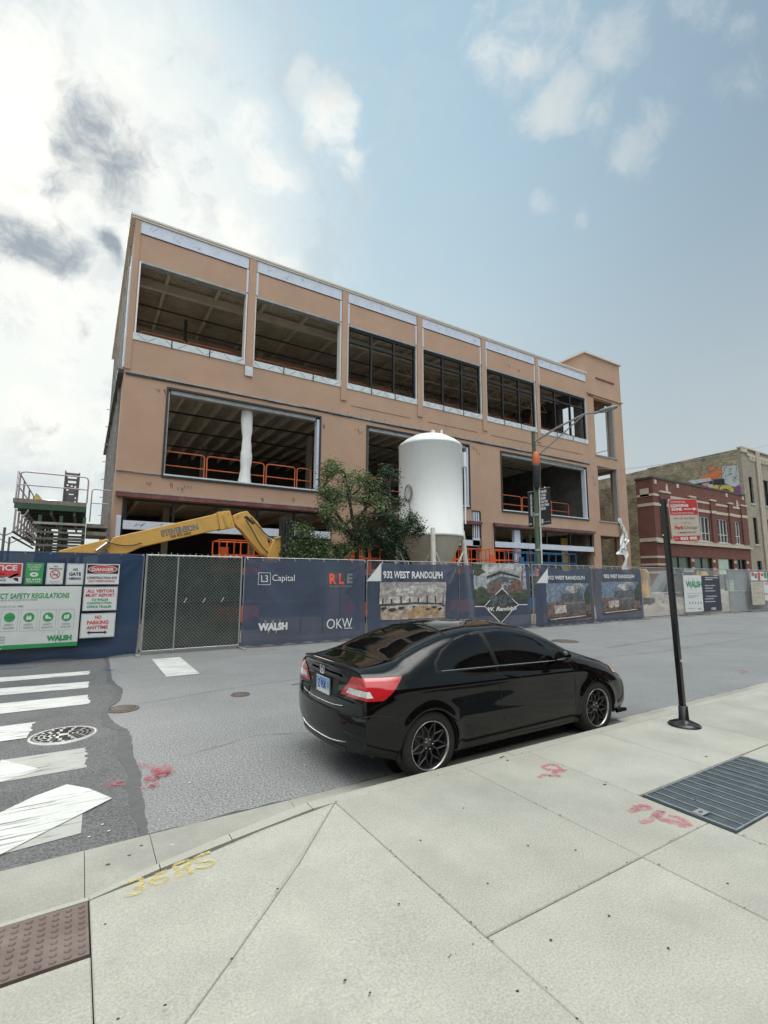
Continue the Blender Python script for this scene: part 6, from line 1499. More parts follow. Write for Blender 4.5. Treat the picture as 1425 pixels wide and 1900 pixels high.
fs = [(i*12+j, i*12+(j+1) % 12, (i+1)*12+(j+1) % 12, (i+1)*12+j) for i in range(4) for j in range(12)]+[tuple(range(12)), tuple(range(59, 47, -1))]
b.add(vs, fs, 0, True); b.build('lamp_head', 'lamp_grey', t); MB().lathe([(.045, hd.z+.05), (.045, hd.z+.13), (.0001, hd.z+.14)], (hd.x, hd.y+.1, 0), 10).build('photocell', 'lamp_grey', t)
zb0, zb1, zb2 = P(996, 908, LY).z, P(993, 866, LY).z, P(990, 838, LY).z
b = MB(); vs = []; K = 12; rings_ = [(zb0, .07), (zb0+.12, .13), (zb0+.45, .145), (zb1-.05, .19), (zb1+.04, .17)]
for (z, r) in rings_: vs += [(LX-.04+r*math.cos(2*math.pi*k/K)*(1+.15*math.sin(3*k)), LY-.12+r*.9*math.sin(2*math.pi*k/K), z+random.uniform(-.02, .02)) for k in range(K)]
b.add(vs, [(i*K+j, i*K+(j+1) % K, (i+1)*K+(j+1) % K, (i+1)*K+j) for i in range(len(rings_)-1) for j in range(K)]+[tuple(range(K-1, -1, -1)), tuple(range(4*K, 5*K))], 0, True); b.build('bagged_signal', 'ink_black', t)
b = MB(); vs = []
for (z, r) in ((zb1+.02, .12), (zb1+.15, .155), (zb2-.1, .13), (zb2-.02, .05)): vs += [(LX-.03+r*math.cos(2*math.pi*k/K), LY-.12+r*math.sin(2*math.pi*k/K), z+random.uniform(-.02, .02)) for k in range(K)]
b.add(vs, [(i*K+j, i*K+(j+1) % K, (i+1)*K+(j+1) % K, (i+1)*K+j) for i in range(3) for j in range(K)]+[tuple(range(3*K, 4*K))], 0, True); b.build('orange_wrap', 'rail_orange', t)
MB().tube([(LX+.09, LY-.1, 2.4), (LX+.10, LY-.1, zb1)], .028, 8).build('conduit', 'print_white', t)
for z in (2.9, 4.3): MB().lathe([(.115, z), (.12, z+.02), (.12, z+.06), (.115, z+.08)], (LX, LY, 0), 14).build('pole_strap', 'galv', t)
# pole banners, hanging in the plane across the street
def flag(label, p_tl, p_br, lines, fn, near):
    a = PX(*p_tl, LX); c = PX(*p_br, LX); y0, y1 = a[0], c[0]; z1_, z0_ = a[1], c[1]
    tt = thing('pole_banner', label, 'pole banner', (LX, (y0+y1)/2, z0_), 'black banners on the street lamp pole')
    MB().box(LX-.008, LX+.008, min(y0, y1), max(y0, y1), z0_, z1_).build('cloth', 'ink_black', tt)
    b_ = MB(); 
    for z in (z1_+.012, z0_-.012): b_.tube([(LX, LY, z), (LX, y1 if near else y0, z)], .014, 8)
    b_.build('bracket', 'lamp_grey', tt)
    m_ = MB(); fn(m_, max(y0, y1), min(y0, y1), z0_, z1_); m_.build('lettering', 'print_white', tt)
def ft(m_, s_, u0, u1, z0, z1, X, yfar, bold=.06):          # text on the face looking towards -X; u runs from the far edge to the near edge
    vs, fs, a, b_, c, d = tgeo(s_, bold, 0); m_.add([(X, yfar-(u0+(v[0]-a)/(b_-a)*(u1-u0)), z0+(v[1]-c)/(d-c)*(z1-z0)) for v in vs], fs)
def right_flag(m_, yf, yn_, z0, z1):
    W_ = yf-yn_; H_ = z1-z0
    for k, s_ in enumerate(('NEVER', 'A DULL', 'KNIFE', 'ON THE', 'CUTTING', 'EDGE.')): ft(m_, s_, .06*W_, (.70, .62, .56, .74, .86, .56)[k]*W_, z1-H_*(.115+.095*k), z1-H_*(.115+.095*k)+H_*.073, LX-.012, yf)
    ft(m_, 'FULTON MARKET', .30*W_, .92*W_, z0+H_*.06, z0+H_*.085, LX-.012, yf, .02)
    for dz in (.07, .13): m_.add([(LX-.012, yf-.14*W_+.05*math.cos(2*math.pi*k/12), z0+H_*dz+.05*math.sin(2*math.pi*k/12)) for k in range(12)], [tuple(range(12))])
def left_flag(m_, yf, yn_, z0, z1):
    W_ = yf-yn_; H_ = z1-z0; vs, fs, a, b_, c, d = tgeo('FULTON MARKET', .05, 0)
    m_.add([(LX-.012, yf-W_*(.55+.38*(v[1]-c)/(d-c)), z1-H_*.08-(v[0]-a)/(b_-a)*H_*.62) for v in vs], fs)
    ft(m_, 'WEST', .1*W_, .7*W_, z0+H_*.07, z0+H_*.11, LX-.012, yf)
flag('black lamp pole banner with white words NEVER A DULL KNIFE', (1002, 908), (1023, 972), 0, right_flag, True)
flag('narrow black lamp pole banner with sideways lettering on the far side', (979, 914), (990, 978), 0, left_flag, False)

# overhead wire
wl = MB(); A_ = Vector((30.9, 18.9, P(1148, 868, 18.9).z)); B_ = Vector((75, 17, P(1425, 822, 19).z+5)); B_ = ray(1470, 814).normalized()*70+Vector((0, 0, EYE))
pts = [A_.lerp(B_, k/24)+Vector((0, 0, -.5*math.sin(math.pi*k/24)*.6)) for k in range(25)]; wl.tube(pts, .014, 5)
C_ = Vector((LX, LY, P(1002, 853, LY).z)); wl2 = [C_.lerp(A_, k/10)+Vector((0, 0, -.15*math.sin(math.pi*k/10))) for k in range(11)]; wl.tube(wl2, .012, 5)
tag(wl.build('overhead_wire', 'ink_grey'), 'thin overhead wire running from the lamp pole across the right sky', 'wire')

# ---------------------------------------------------------------- parking sign on the sidewalk
base = G(1270, 1346, .13); base.z = .13; topz = 2.90
top = P(1230, 926, 3.36)
top = Vector((top.x, 3.36, top.z))
t = SP = thing('sign_post', 'black leaning post with a red and cream loading zone sign', 'sign post', tuple(base))
b = MB(); d_ = (top-base).normalized(); st = base+d_*.05
b.beam(st, top, .058, .058, 0, up=(0, 1, 0)); b.build('post', 'black_gloss', t, bevel=.004)
b = MB(); n = 20
for k, (r, h) in enumerate([(0, 0)]): pass
b.lathe([(.175, 0), (.172, .018), (.13, .035), (.075, .052), (.055, .075), (.050, .22), (.038, .226), (.0001, .226)], tuple(base), 28); 
b.build('post_base', 'black_gloss', t)
b = MB()
for k in range(4): a = k*math.pi/2+.4; b.beam((base.x+.045*math.cos(a), base.y+.045*math.sin(a), base.z+.06), (base.x+.15*math.cos(a), base.y+.15*math.sin(a), base.z+.022), .03, .03)
b.build('base_rib', 'black_gloss', t, bevel=.006)
q = base.lerp(top, .27); b = MB(); b.box(q.x-.012, q.x+.012, q.y-.034, q.y-.0295, q.z-.012, q.z+.012); b.build('white_sticker', 'print_white', t)
b = MB()
for px, py in ((1224, 937), (1229, 993), (1238, 997)): c = P(px, py, 3.33); b.box(c.x-.008, c.x+.008, 3.318, 3.3265, c.z-.008, c.z+.008)
b.build('bolts', 'print_white', t)
# the plate: edges taken from the survey, it follows the lean of the post
c00, c10, c11, c01 = P(1243, 1006, 3.36), P(1296, 1004, 3.36), P(1288, 926, 3.36), P(1234, 926, 3.36)
def SPt(u, v, y=0.0): p = (c00*(1-u)+c10*u)*(1-v)+(c01*(1-u)+c11*u)*v; return (p.x, 3.325-y, p.z)
def rr(u0, u1, v0, v1, ru, rv, n=6):
    o = []
    for (cu, cv, a0) in ((u1-ru, v0+rv, -90), (u1-ru, v1-rv, 0), (u0+ru, v1-rv, 90), (u0+ru, v0+rv, 180)):
        for k in range(n+1): a = R(a0+90*k/n); o.append((cu+ru*math.cos(a), cv+rv*math.sin(a)))
    return o
def spoly(mb, pts, y, mi): mb.add([SPt(u, v, y) for u, v in pts], [tuple(range(len(pts)))], mi)
def stext(mb, s_, u0, u1, v0, v1, y, mi, bold=.03):
    vs, fs, a, b_, c, d = tgeo(s_, bold, 0); mb.add([SPt(u0+(v[0]-a)/(b_-a)*(u1-u0), v0+(v[1]-c)/(d-c)*(v1-v0), y) for v in vs], fs, mi)
b = MB(); o = rr(0, 1, 0, 1, .09, .06); n = len(o); b.add([SPt(u, v, 0) for u, v in o]+[SPt(u, v, -.004) for u, v in o], [tuple(range(n)), tuple(range(2*n-1, n-1, -1))]+[(i, (i+1) % n, (i+1) % n+n, i+n) for i in range(n)])
plt = b.build('sign_plate', 'sign_cream', t)
b = MB(); o = rr(.02, .98, .015, .985, .08, .055)
spoly(b, [(u, v) for u, v in o if v > .62]+[(.02, .62), (.98, .62)][::1], .0006, 1)
spoly(b, [(.02, .13), (.02, .08), (.08, .015), (.92, .015), (.98, .08), (.98, .13)], .0006, 1)
stext(b, 'COMMERCIAL', .05, .58, .90, .945, .0012, 2, .0); stext(b, 'LOADING', .06, .66, .805, .875, .0012, 2, .05); stext(b, 'ZONE', .06, .43, .72, .79, .0012, 2, .05)
spoly(b, [(.49, .745), (.83, .745), (.83, .715), (.96, .757), (.83, .80), (.83, .768), (.49, .768)], .0012, 2)
stext(b, '24-HOUR PAID ZONE', .06, .82, .64, .68, .0012, 2, .0); stext(b, 'PAY AT PAY BOX', .13, .85, .515, .56, .0012, 3, .0); stext(b, 'OR', .46, .54, .42, .445, .0012, 3, 0)
spoly(b, [(.32, .43), (.43, .43), (.43, .436), (.32, .436)], .0012, 3); spoly(b, [(.57, .43), (.68, .43), (.68, .436), (.57, .436)], .0012, 3)
stext(b, 'Park', .12, .42, .285, .37, .0012, 1, .04); stext(b, 'Chicago', .43, .92, .27, .36, .0012, 3, -.005); stext(b, 'A MOBILE PAY APP', .20, .84, .19, .225, .0012, 3, .02)
for r in (.025, .045): spoly(b, [(.17+r*math.cos(R(a)), .39+r*.8*math.sin(R(a))) for a in range(20, 100, 15)]+[(.17+(r-.01)*math.cos(R(a)), .39+(r-.01)*.8*math.sin(R(a))) for a in range(95, 19, -15)], .0012, 1)
stext(b, 'ZONE', .06, .2, .06, .09, .0012, 2, 0); stext(b, '835 905', .27, .86, .035, .11, .0012, 2, .05)
b.build('lettering', ['sign_cream', 'sign_red', 'print_white', 'ink_maroon'], plt)

# ---------------------------------------------------------------- the side of the street behind the viewer (it is what the car and windows mirror)
t = thing('brick_building', 'long dark brick building on the near side of the street behind the viewer', 'building', (5, -6, .13))
hw = [(-28+k*3.2, -26.2+k*3.2, z0, z1) for k in range(22) for z0, z1 in ((1.1, 3.4), (5.2, 7.4))]
wall(MB(), -30, 45, .1, 7.6, -6.35, -6.0, hw).build('front_wall', 'dark_brick', t)
MB().box(-30.1, 45.1, -6.5, -5.85, 7.6, 7.85).build('cornice', 'limestone', t)
MB().box(-30, 45, -14, -6.36, .1, 7.5).build('rear_mass', 'dark_brick', t)
b = MB()
for h in hw: b.box(h[0]-.1, h[1]+.1, -6.02, -5.9, h[2]-.15, h[2]-.003)
b.build('sills', 'limestone', t)

# ---------------------------------------------------------------- the black coupe
CX0, CYC = 1.925, 4.62
CAR = thing('parked_car', 'glossy black two door coupe parked at the curb with black mesh wheels', 'car', (CX0, CYC, 0.0))
CAR.rotation_euler.z = R(.8); CAR.scale = (.968, .96, .97)
dm('car_paint', (.0016, .0017, .0020), .035, var=0.0, coat=0.0, spec=.45)
dm('car_glass', (.003, .0035, .004), .02, var=0.0, spec=.45)
dm('car_trim', (.010, .010, .011), .35, var=0.0)
dm('tyre', (.018, .018, .018), .8, var=.1, scale=20)
dm('rim_black', (.055, .055, .057), .35, metal=.4)
dm('rim_lip', (.42, .42, .41), .28, metal=.9)
dm('lamp_red', (.50, .012, .022), .08, coat=1.0, var=.04)
dm('lamp_red_dark', (.26, .008, .014), .10, coat=1.0, var=.04)
dm('lamp_clear', (.62, .62, .62), .10, coat=1.0, var=.3, scale=30)
dm('lamp_amber', (.70, .32, .06), .12, coat=1.0)
dm('plate_blue', (.22, .42, .66), .35); dm('plate_white', (.62, .67, .72), .35); dm('plate_ink', (.03, .05, .25), .4)
dm('brake', (.10, .095, .09), .5, metal=.6)
# section control points (y, z) from the sill up over the roof to the centre line, one row per station x
ST = [
 (.13, [(.66,.30),(.775,.41),(.815,.58),(.775,.77),(.715,.895),(.60,.965),(.46,.988),(.24,1.000),(0,1.004)]),
 (.40, [(.74,.25),(.835,.37),(.868,.60),(.845,.79),(.775,.915),(.64,.985),(.50,1.010),(.25,1.022),(0,1.026)]),
 (.62, [(.77,.21),(.855,.35),(.882,.60),(.866,.80),(.800,.930),(.675,1.018),(.545,1.048),(.28,1.062),(0,1.068)]),
 (.80, [(.78,.20),(.862,.35),(.885,.60),(.870,.805),(.808,.940),(.695,1.055),(.575,1.105),(.30,1.130),(0,1.138)]),
 (1.10,[(.79,.20),(.866,.34),(.885,.60),(.868,.81),(.812,.950),(.708,1.120),(.580,1.210),(.31,1.245),(0,1.256)]),
 (1.45,[(.80,.19),(.868,.34),(.882,.60),(.866,.81),(.812,.952),(.712,1.165),(.575,1.300),(.32,1.342),(0,1.352)]),
 (1.80,[(.80,.19),(.868,.34),(.880,.60),(.866,.805),(.812,.948),(.712,1.185),(.575,1.335),(.32,1.380),(0,1.390)]),
 (2.15,[(.80,.19),(.868,.34),(.878,.60),(.866,.80),(.814,.940),(.715,1.180),(.580,1.335),(.32,1.384),(0,1.395)]),
 (2.50,[(.80,.19),(.868,.34),(.878,.60),(.866,.79),(.818,.928),(.722,1.150),(.595,1.295),(.33,1.352),(0,1.366)]),
 (2.85,[(.80,.19),(.868,.34),(.878,.60),(.866,.78),(.824,.912),(.740,1.085),(.635,1.195),(.36,1.262),(0,1.280)]),
 (3.15,[(.80,.19),(.868,.34),(.878,.60),(.864,.77),(.826,.895),(.765,.995),(.690,1.055),(.40,1.130),(0,1.152)]),
 (3.38,[(.80,.19),(.868,.34),(.878,.60),(.860,.76),(.818,.878),(.765,.930),(.695,.965),(.42,1.022),(0,1.042)]),
 (3.62,[(.79,.19),(.866,.34),(.878,.60),(.854,.745),(.800,.850),(.735,.890),(.655,.912),(.40,.955),(0,.972)]),
 (3.95,[(.77,.19),(.855,.33),(.868,.58),(.830,.715),(.762,.802),(.680,.836),(.590,.855),(.35,.888),(0,.900)]),
 (4.20,[(.73,.18),(.815,.32),(.822,.54),(.775,.660),(.700,.732),(.610,.764),(.520,.782),(.30,.812),(0,.822)]),
 (4.34,[(.66,.18),(.735,.31),(.740,.50),(.700,.605),(.640,.665),(.560,.700),(.470,.718),(.27,.742),(0,.752)]),
]
sx_ = np.array([s[0] for s in ST]); SP_ = np.array([s[1] for s in ST], float)
for i_, x_ in enumerate(sx_):
    wS = float(np.interp(x_, [.4, .62, .8, 1.1, 1.5], [1, .85, .65, .3, 0]))
    SP_[i_, :, 1] += .058*wS*np.array([0, 0, .15, .55, .85, 1, 1, 1, 1])
for i_, x_ in enumerate(sx_):
    if x_ < .955: sx_[i_] = .955-(.955-x_)*.80
for i_, x_ in enumerate(sx_): SP_[i_, :, 1] -= float(np.interp(x_, [3.6, 3.95, 4.2, 4.34], [0, .022, .05, .06]))*np.array([0, 0, .2, .8, 1, 1, 1, 1, 1])
XR = float(sx_[0])        # (stations, points, 2)
def crm(t, xs, ys):            # monotone cubic (Fritsch-Carlson) through the control rows
    h = np.diff(xs)[:, None]; ys2 = ys.reshape(len(xs), -1); dl = np.diff(ys2, axis=0)/h
    m = np.zeros_like(ys2); m[0] = dl[0]; m[-1] = dl[-1]
    a, b_ = dl[:-1], dl[1:]; ok = a*b_ > 0; hh = h
    w1 = 2*hh[1:]+hh[:-1]; w2 = hh[1:]+2*hh[:-1]
    with np.errstate(divide='ignore', invalid='ignore'): hm = (w1+w2)/(w1/np.where(a == 0, 1, a)+w2/np.where(b_ == 0, 1, b_))
    m[1:-1] = np.where(ok, hm, 0)
    i = np.clip(np.searchsorted(xs, t)-1, 0, len(xs)-2); u = ((t-xs[i])/(xs[i+1]-xs[i]))[:, None]; H = (xs[i+1]-xs[i])[:, None]
    o = (2*u**3-3*u**2+1)*ys2[i]+(u**3-2*u**2+u)*H*m[i]+(-2*u**3+3*u**2)*ys2[i+1]+(u**3-u**2)*H*m[i+1]
    return o.reshape((len(t),)+ys.shape[1:])
NXC = 620; NV = 18
xg = np.linspace(XR, 4.34, NXC); rows = crm(xg, sx_, SP_)           # (NX, 9, 2)
vk = np.arange(9.0); vg = np.linspace(0, 8, 8*NV+1)
def csec(rw):                  # centripetal-ish Catmull-Rom along the section
    P_ = np.vstack([2*rw[0]-rw[1], rw, [[-rw[-2][0], rw[-2][1]]]]); out = []
    for v in vg:
        i = min(int(v), 7); u = v-i; p0, p1, p2, p3 = P_[i], P_[i+1], P_[i+2], P_[i+3]
        out.append(.5*((2*p1)+(-p0+p2)*u+(2*p0-5*p1+4*p2-p3)*u*u+(-p0+3*p1-3*p2+p3)*u**3))
    return np.array(out)
GRD = np.array([csec(r) for r in rows])                               # (NX, NVV, 2)
NVV = GRD.shape[1]
# sharpen a shoulder crease line: small outward ridge at v ~ 3.0
for i in range(NXC):
    x = xg[i]; amp = .010*min(1, max(0, (3.6-x)/.6))*min(1, max(0, (x-.3)/.4))
    GRD[i, :, 0] += amp*np.exp(-((vg-3.15)/.22)**2)-.008*np.exp(-((vg-2.2)/.5)**2)*(1 if .3 < x < 3.7 else .3)
WX = (.955, 3.575); WR_ = .345; WZ = .305
V3 = np.zeros((NXC, NVV, 3)); V3[:, :, 0] = xg[:, None]; V3[:, :, 1] = GRD[:, :, 0]; V3[:, :, 2] = GRD[:, :, 1]
# flare round the arches and snap vertices onto the arch circle
for wx in WX:
    dx = V3[:, :, 0]-wx; dz = V3[:, :, 2]-WZ; r = np.hypot(dx, dz); side = (V3[:, :, 1] > .6)
    V3[:, :, 1] += np.where(side, .016*np.exp(-((r-WR_)/.06)**2), 0)
    near = side & (np.abs(r-WR_) < .0052)
    f_ = WR_/np.maximum(r, 1e-6); V3[:, :, 0] = np.where(near, wx+dx*f_, V3[:, :, 0]); V3[:, :, 2] = np.where(near, WZ+dz*f_, V3[:, :, 2])
# glass outlines in side view (x, z)
Q_WIN = [(1.10, .985), (1.20, .972), (1.80, .968), (1.88, .972), (1.80, 1.292), (1.62, 1.285), (1.40, 1.235), (1.22, 1.14), (1.12, 1.05)]
D_WIN = [(1.955, .962), (2.85, .940), (2.80, 1.080), (2.62, 1.205), (2.40, 1.275), (2.15, 1.300), (1.88, 1.298)]
A_WIN = [(2.90, .940), (3.17, .930), (2.88, 1.050)]
def inside(x, z, poly):
    c = np.zeros_like(x, bool); n = len(poly)
    for i in range(n):
        (x1, z1), (x2, z2) = poly[i-1], poly[i]
        c ^= ((z1 > z) != (z2 > z)) & (x < (x2-x1)*(z-z1)/((z2-z1) if z2 != z1 else 1e-9)+x1)
    return c
cxm = (V3[:-1, :-1]+V3[1:, :-1]+V3[:-1, 1:]+V3[1:, 1:])/4; vm_ = (vg[:-1]+vg[1:])/2
cx_, cy_, cz_ = cxm[:, :, 0], cxm[:, :, 1], cxm[:, :, 2]; cv = np.broadcast_to(vm_, cx_.shape)
hole = np.zeros_like(cx_, bool)
for wx in WX: hole |= (np.hypot(cx_-wx, cz_-WZ) < WR_) & (cy_ > .55)
sidew = (cv > 3.7) & (cv < 6.3)
trimz = sidew & (inside(cx_, cz_, [(1.06, .962), (3.26, .922), (3.0, 1.03), (2.86, 1.10), (2.62, 1.235), (2.38, 1.300), (2.1, 1.322), (1.8, 1.318), (1.5, 1.275), (1.22, 1.165), (1.08, 1.06)]))
gl_s = sidew & (inside(cx_, cz_, Q_WIN) | inside(cx_, cz_, D_WIN) | inside(cx_, cz_, A_WIN))
rear_g = (cv > 6.08-.25*np.clip((1.0-cx_)/.4, 0, 1)) & (cx_ > .60+.10*(cy_/.55)**2-.05) & (cx_ < 1.47-.10*(cy_/.6)**2)
wind_g = (cv > 6.1) & (cx_ > 2.58-.08*(cy_/.6)**2) & (cx_ < 3.40-.18*(cy_/.7)**2)
kind = np.where(hole, -1, np.where(gl_s, 1, np.where(rear_g, 2, np.where(wind_g, 3, np.where(trimz, 4, 0)))))
# tail lamp: outline in (distance round the corner, z)
def grid_part(mask, name, m, off=0.0, parent=CAR, both=True):
    idx = -np.ones((NXC, NVV), int); vs = []; fs = []
    nrm = np.zeros_like(V3); du = np.gradient(V3, axis=0); dv = np.gradient(V3, axis=1); nn = np.cross(dv, du); nn /= np.maximum(np.linalg.norm(nn, axis=2, keepdims=True), 1e-9)
    sgn = np.sign(nn[NXC//2, 2*NV, 1]); nn *= sgn
    VV = V3+nn*off
    I, J = np.nonzero(mask)
    for i, j in zip(I, J):
        f = []
        for a, c in ((i, j), (i+1, j), (i+1, j+1), (i, j+1)):
            if idx[a, c] < 0: idx[a, c] = len(vs); vs.append(tuple(VV[a, c]))
            f.append(idx[a, c])
        fs.append(tuple(f))
    if not vs: return None
    mb = MB()
    if both != 'left': mb.add([(x, -y, z) for x, y, z in vs], fs, 0, True)
    if both in (True, 'left'): mb.add(vs, [f[::-1] for f in fs], 0, True)
    return mb
capN = 26
body = grid_part((kind == 0), 'body', 'car_paint')
# rear cap and front cap close the ends: the end section pulled inwards and bulged
sec0 = V3[0]; sec1 = V3[-1]
def rear_b(z):               # how far the tail bulges backwards at the centre, by height
    return np.interp(z, [.15, .25, .40, .64, .68, .74, .91, 1.0, 1.04, 1.065], [.05, .10, .125, .128, .10, .062, .050, .085, .120, .125])
def front_b(z): return np.interp(z, [.15, .22, .30, .45, .60, .70, .76], [.10, .14, .14, .135, .11, .06, .02])
def cap(sec, x0_, bf, sgn, keep=None):
    ks = np.linspace(1, 0, capN); A = np.zeros((capN, NVV, 3))
    for a, k in enumerate(ks):
        A[a, :, 1] = sec[:, 1]*k; bb = bf(sec[:, 2]); zc = sec[:, 2]+(1-k**2)*np.where(sec[:, 2] < .3, 0, .0); A[a, :, 2] = zc; A[a, :, 0] = x0_+sgn*bb*(1-k**2.6)
    return A
RC = cap(sec0, XR, rear_b, -1); FC = cap(sec1, 4.34, front_b, 1)
def cap_mb(A, mask=None, off=0.0, flip=False, both=True):
    n0, n1 = A.shape[:2]; mb = MB(); vs = [tuple(p) for p in A.reshape(-1, 3)]
    if off: vs = [(x-off, y*1.004, z) for x, y, z in vs]
    fs = [(a*n1+j, a*n1+j+1, (a+1)*n1+j+1, (a+1)*n1+j) for a in range(n0-1) for j in range(n1-1) if mask is None or mask[a, j]]
    used = sorted({i for f in fs for i in f}); mp = {u: k for k, u in enumerate(used)}; vs = [vs[u] for u in used]; fs = [tuple(mp[i] for i in f) for f in fs]
    for s_ in ((-1, 1) if both else (-1,)):
        mb.add([(x, y*s_, z) for x, y, z in vs], [f if (s_ < 0) != flip else f[::-1] for f in fs], 0, True)
    return mb
for Mb in (cap_mb(RC), cap_mb(FC, flip=True)): body.add(Mb.v, Mb.f, 0, True)
bo = body.build('body', 'car_paint', CAR, world=False)
# merge seam vertices so that the shading runs through
import bmesh
def weld(ob, d=.0006):
    bm = bmesh.new(); bm.from_mesh(ob.data); bmesh.ops.remove_doubles(bm, verts=bm.verts, dist=d); bmesh.ops.recalc_face_normals(bm, faces=bm.faces); bm.to_mesh(ob.data); bm.free()
weld(bo)
grid_part(kind == 4, '', '', .0005, both=False).build('window_trim', 'car_trim', CAR, world=False); grid_part(kind == 4, '', '', .0005, both='left').build('window_trim', 'car_trim', CAR, world=False)
for nm, mk, msk in (('quarter_window', 1, cx_ < 1.9), ('door_window', 1, cx_ >= 1.9)):
    for side_, lab in (('right', 0), ('left', 1)):
        g_ = grid_part((kind == mk) & msk, '', '', 0.0, both=(False if side_ == 'right' else 'left'))
        if side_ == 'right': g_.build(nm, 'car_glass', CAR, world=False)
        else: g_.build(nm, 'car_glass', CAR, world=False)
grid_part(kind == 2, '', '', -.003).build('rear_window', 'car_glass', CAR, world=False)
grid_part(kind == 3, '', '', -.003).build('windscreen', 'car_glass', CAR, world=False)
def surf(x, z, off=.004):      # point on the right flank
    fi = float(np.clip((x-XR)/(4.34-XR)*(NXC-1), 0, NXC-1.001)); i = int(fi); col = V3[i]*(1-fi+i)+V3[i+1]*(fi-i); zz = col[:6*NV+1, 2]; j = int(np.argmin(np.abs(zz-z))); j = min(max(j, 1), 6*NV-1)
    y = np.interp(z, [col[j-1, 2], col[j, 2], col[j+1, 2]], [col[j-1, 1], col[j, 1], col[j+1, 1]]); return (x, -(y+off), z)
def vpt(x, v, off=.004, s_=-1):      # point on the skin by section parameter
    i = int(np.clip(round((x-XR)/(4.34-XR)*(NXC-1)), 0, NXC-1)); j = int(np.clip(round(v*NV), 0, NVV-1)); p = V3[i, j]; return (p[0], s_*(p[1]+off*.7), p[2]+off*.7*(v > 5))
# bright waist line under the side glass, dark seams
def line_tube(pts, r, m, nm, sides=(1, -1), n=6):
    for s_ in sides: MB().tube([(x, y*s_, z) for x, y, z in pts], r, n).build(nm, m, CAR, world=False)
line_tube([surf(x, .978-.024*(x-1.2)/1.0, .004) for x in np.linspace(1.14, 3.20, 60)], .0042, 'chrome', 'waist_moulding')
line_tube([surf(x, z, .001) for x, z in [(1.905, .955), (1.90, .80), (1.91, .60), (1.94, .42), (1.98, .27), (2.1, .235), (2.6, .225), (3.02, .23)]], .0035, 'tyre', 'door_seam')
line_tube([surf(x, z, .001) for x, z in [(3.06, .23), (3.13, .42), (3.15, .62), (3.14, .80), (3.10, .90)]], .0035, 'tyre', 'door_seam')
line_tube([surf(x, z, .002) for x, z in [(1.905, .965), (1.875, 1.10), (1.835, 1.25), (1.82, 1.30)]], .012, 'car_trim', 'window_divider')
line_tube([vpt(x, 6.08-.25*max(0, min(1, (1.0-x)/.4)), .001) for x in np.linspace(.66, 1.40, 30)], .004, 'tyre', 'glass_seal')
line_tube([vpt(.60, v, .002) for v in np.linspace(5.75, 8, 20)], .004, 'tyre', 'glass_seal'); line_tube([vpt(1.46-.1*((8-v)/2)**2, v, .001) for v in np.linspace(6.1, 8, 20)], .005, 'chrome_dull', 'glass_seal') if 'chrome_dull' in M else line_tube([vpt(1.46-.1*((8-v)/2)**2, v, .001) for v in np.linspace(6.1, 8, 20)], .004, 'tyre', 'glass_seal')
line_tube([vpt(x, 6.42, .0) for x in np.linspace(1.5, 2.56, 30)], .0045, 'tyre', 'roof_seam')
line_tube([vpt(x, 5.0+.35*(x-3.35), .001) for x in np.linspace(3.35, 4.2, 24)], .0035, 'tyre', 'bonnet_seam')
line_tube([vpt(x, 5.15, .001) for x in np.linspace(.14, .60, 16)], .0035, 'tyre', 'boot_seam_and_highlight')
line_tube([surf(x, z, .001) for x, z in [(.20, .66), (.34, .665), (.50, .64), (.585, .58), (.63, .50)]], .0035, 'tyre', 'bumper_seam')
# door handle, petrol flap, mirror
for s_ in (-1, 1):
    p = [surf(x, .868-.008*k, .018 if 0 < k < 4 else .004) for k, x in enumerate(np.linspace(2.0, 2.22, 5))]
    MB().tube([(a, b_*(-s_), c) for a, b_, c in p], [.008, .011, .012, .011, .008], 8).build('door_handle', 'car_paint', CAR, world=False)
    m1 = MB(); c0_ = Vector((2.90, -.93, 1.00)); vs = []; K = 14
    for (u, ry, rz) in ((-.075, .06, .05), (-.07, .085, .068), (-.02, .098, .08), (.04, .085, .068), (.085, .05, .04), (.10, .01, .01)):
        vs += [(c0_.x+u, (c0_.y+ry*math.cos(2*math.pi*k/K))*(-s_), c0_.z+rz*math.sin(2*math.pi*k/K)) for k in range(K)]
    m1.add(vs, [(i*K+j, i*K+(j+1) % K, (i+1)*K+(j+1) % K, (i+1)*K+j) for i in range(5) for j in range(K)]+[tuple(range(K))], 0, True)
    m1.beam((2.91, -.80*(-s_), .945), (2.92, -.88*(-s_), .965), .07, .04)
    mo = m1.build('door_mirror', 'car_paint', CAR, world=False)
    MB().add([(c0_.x-.078, (c0_.y+.072*math.cos(2*math.pi*k/14))*(-s_), c0_.z+.056*math.sin(2*math.pi*k/14)) for k in range(14)], [tuple(range(14))]).build('mirror_glass', 'chrome', mo, world=False)
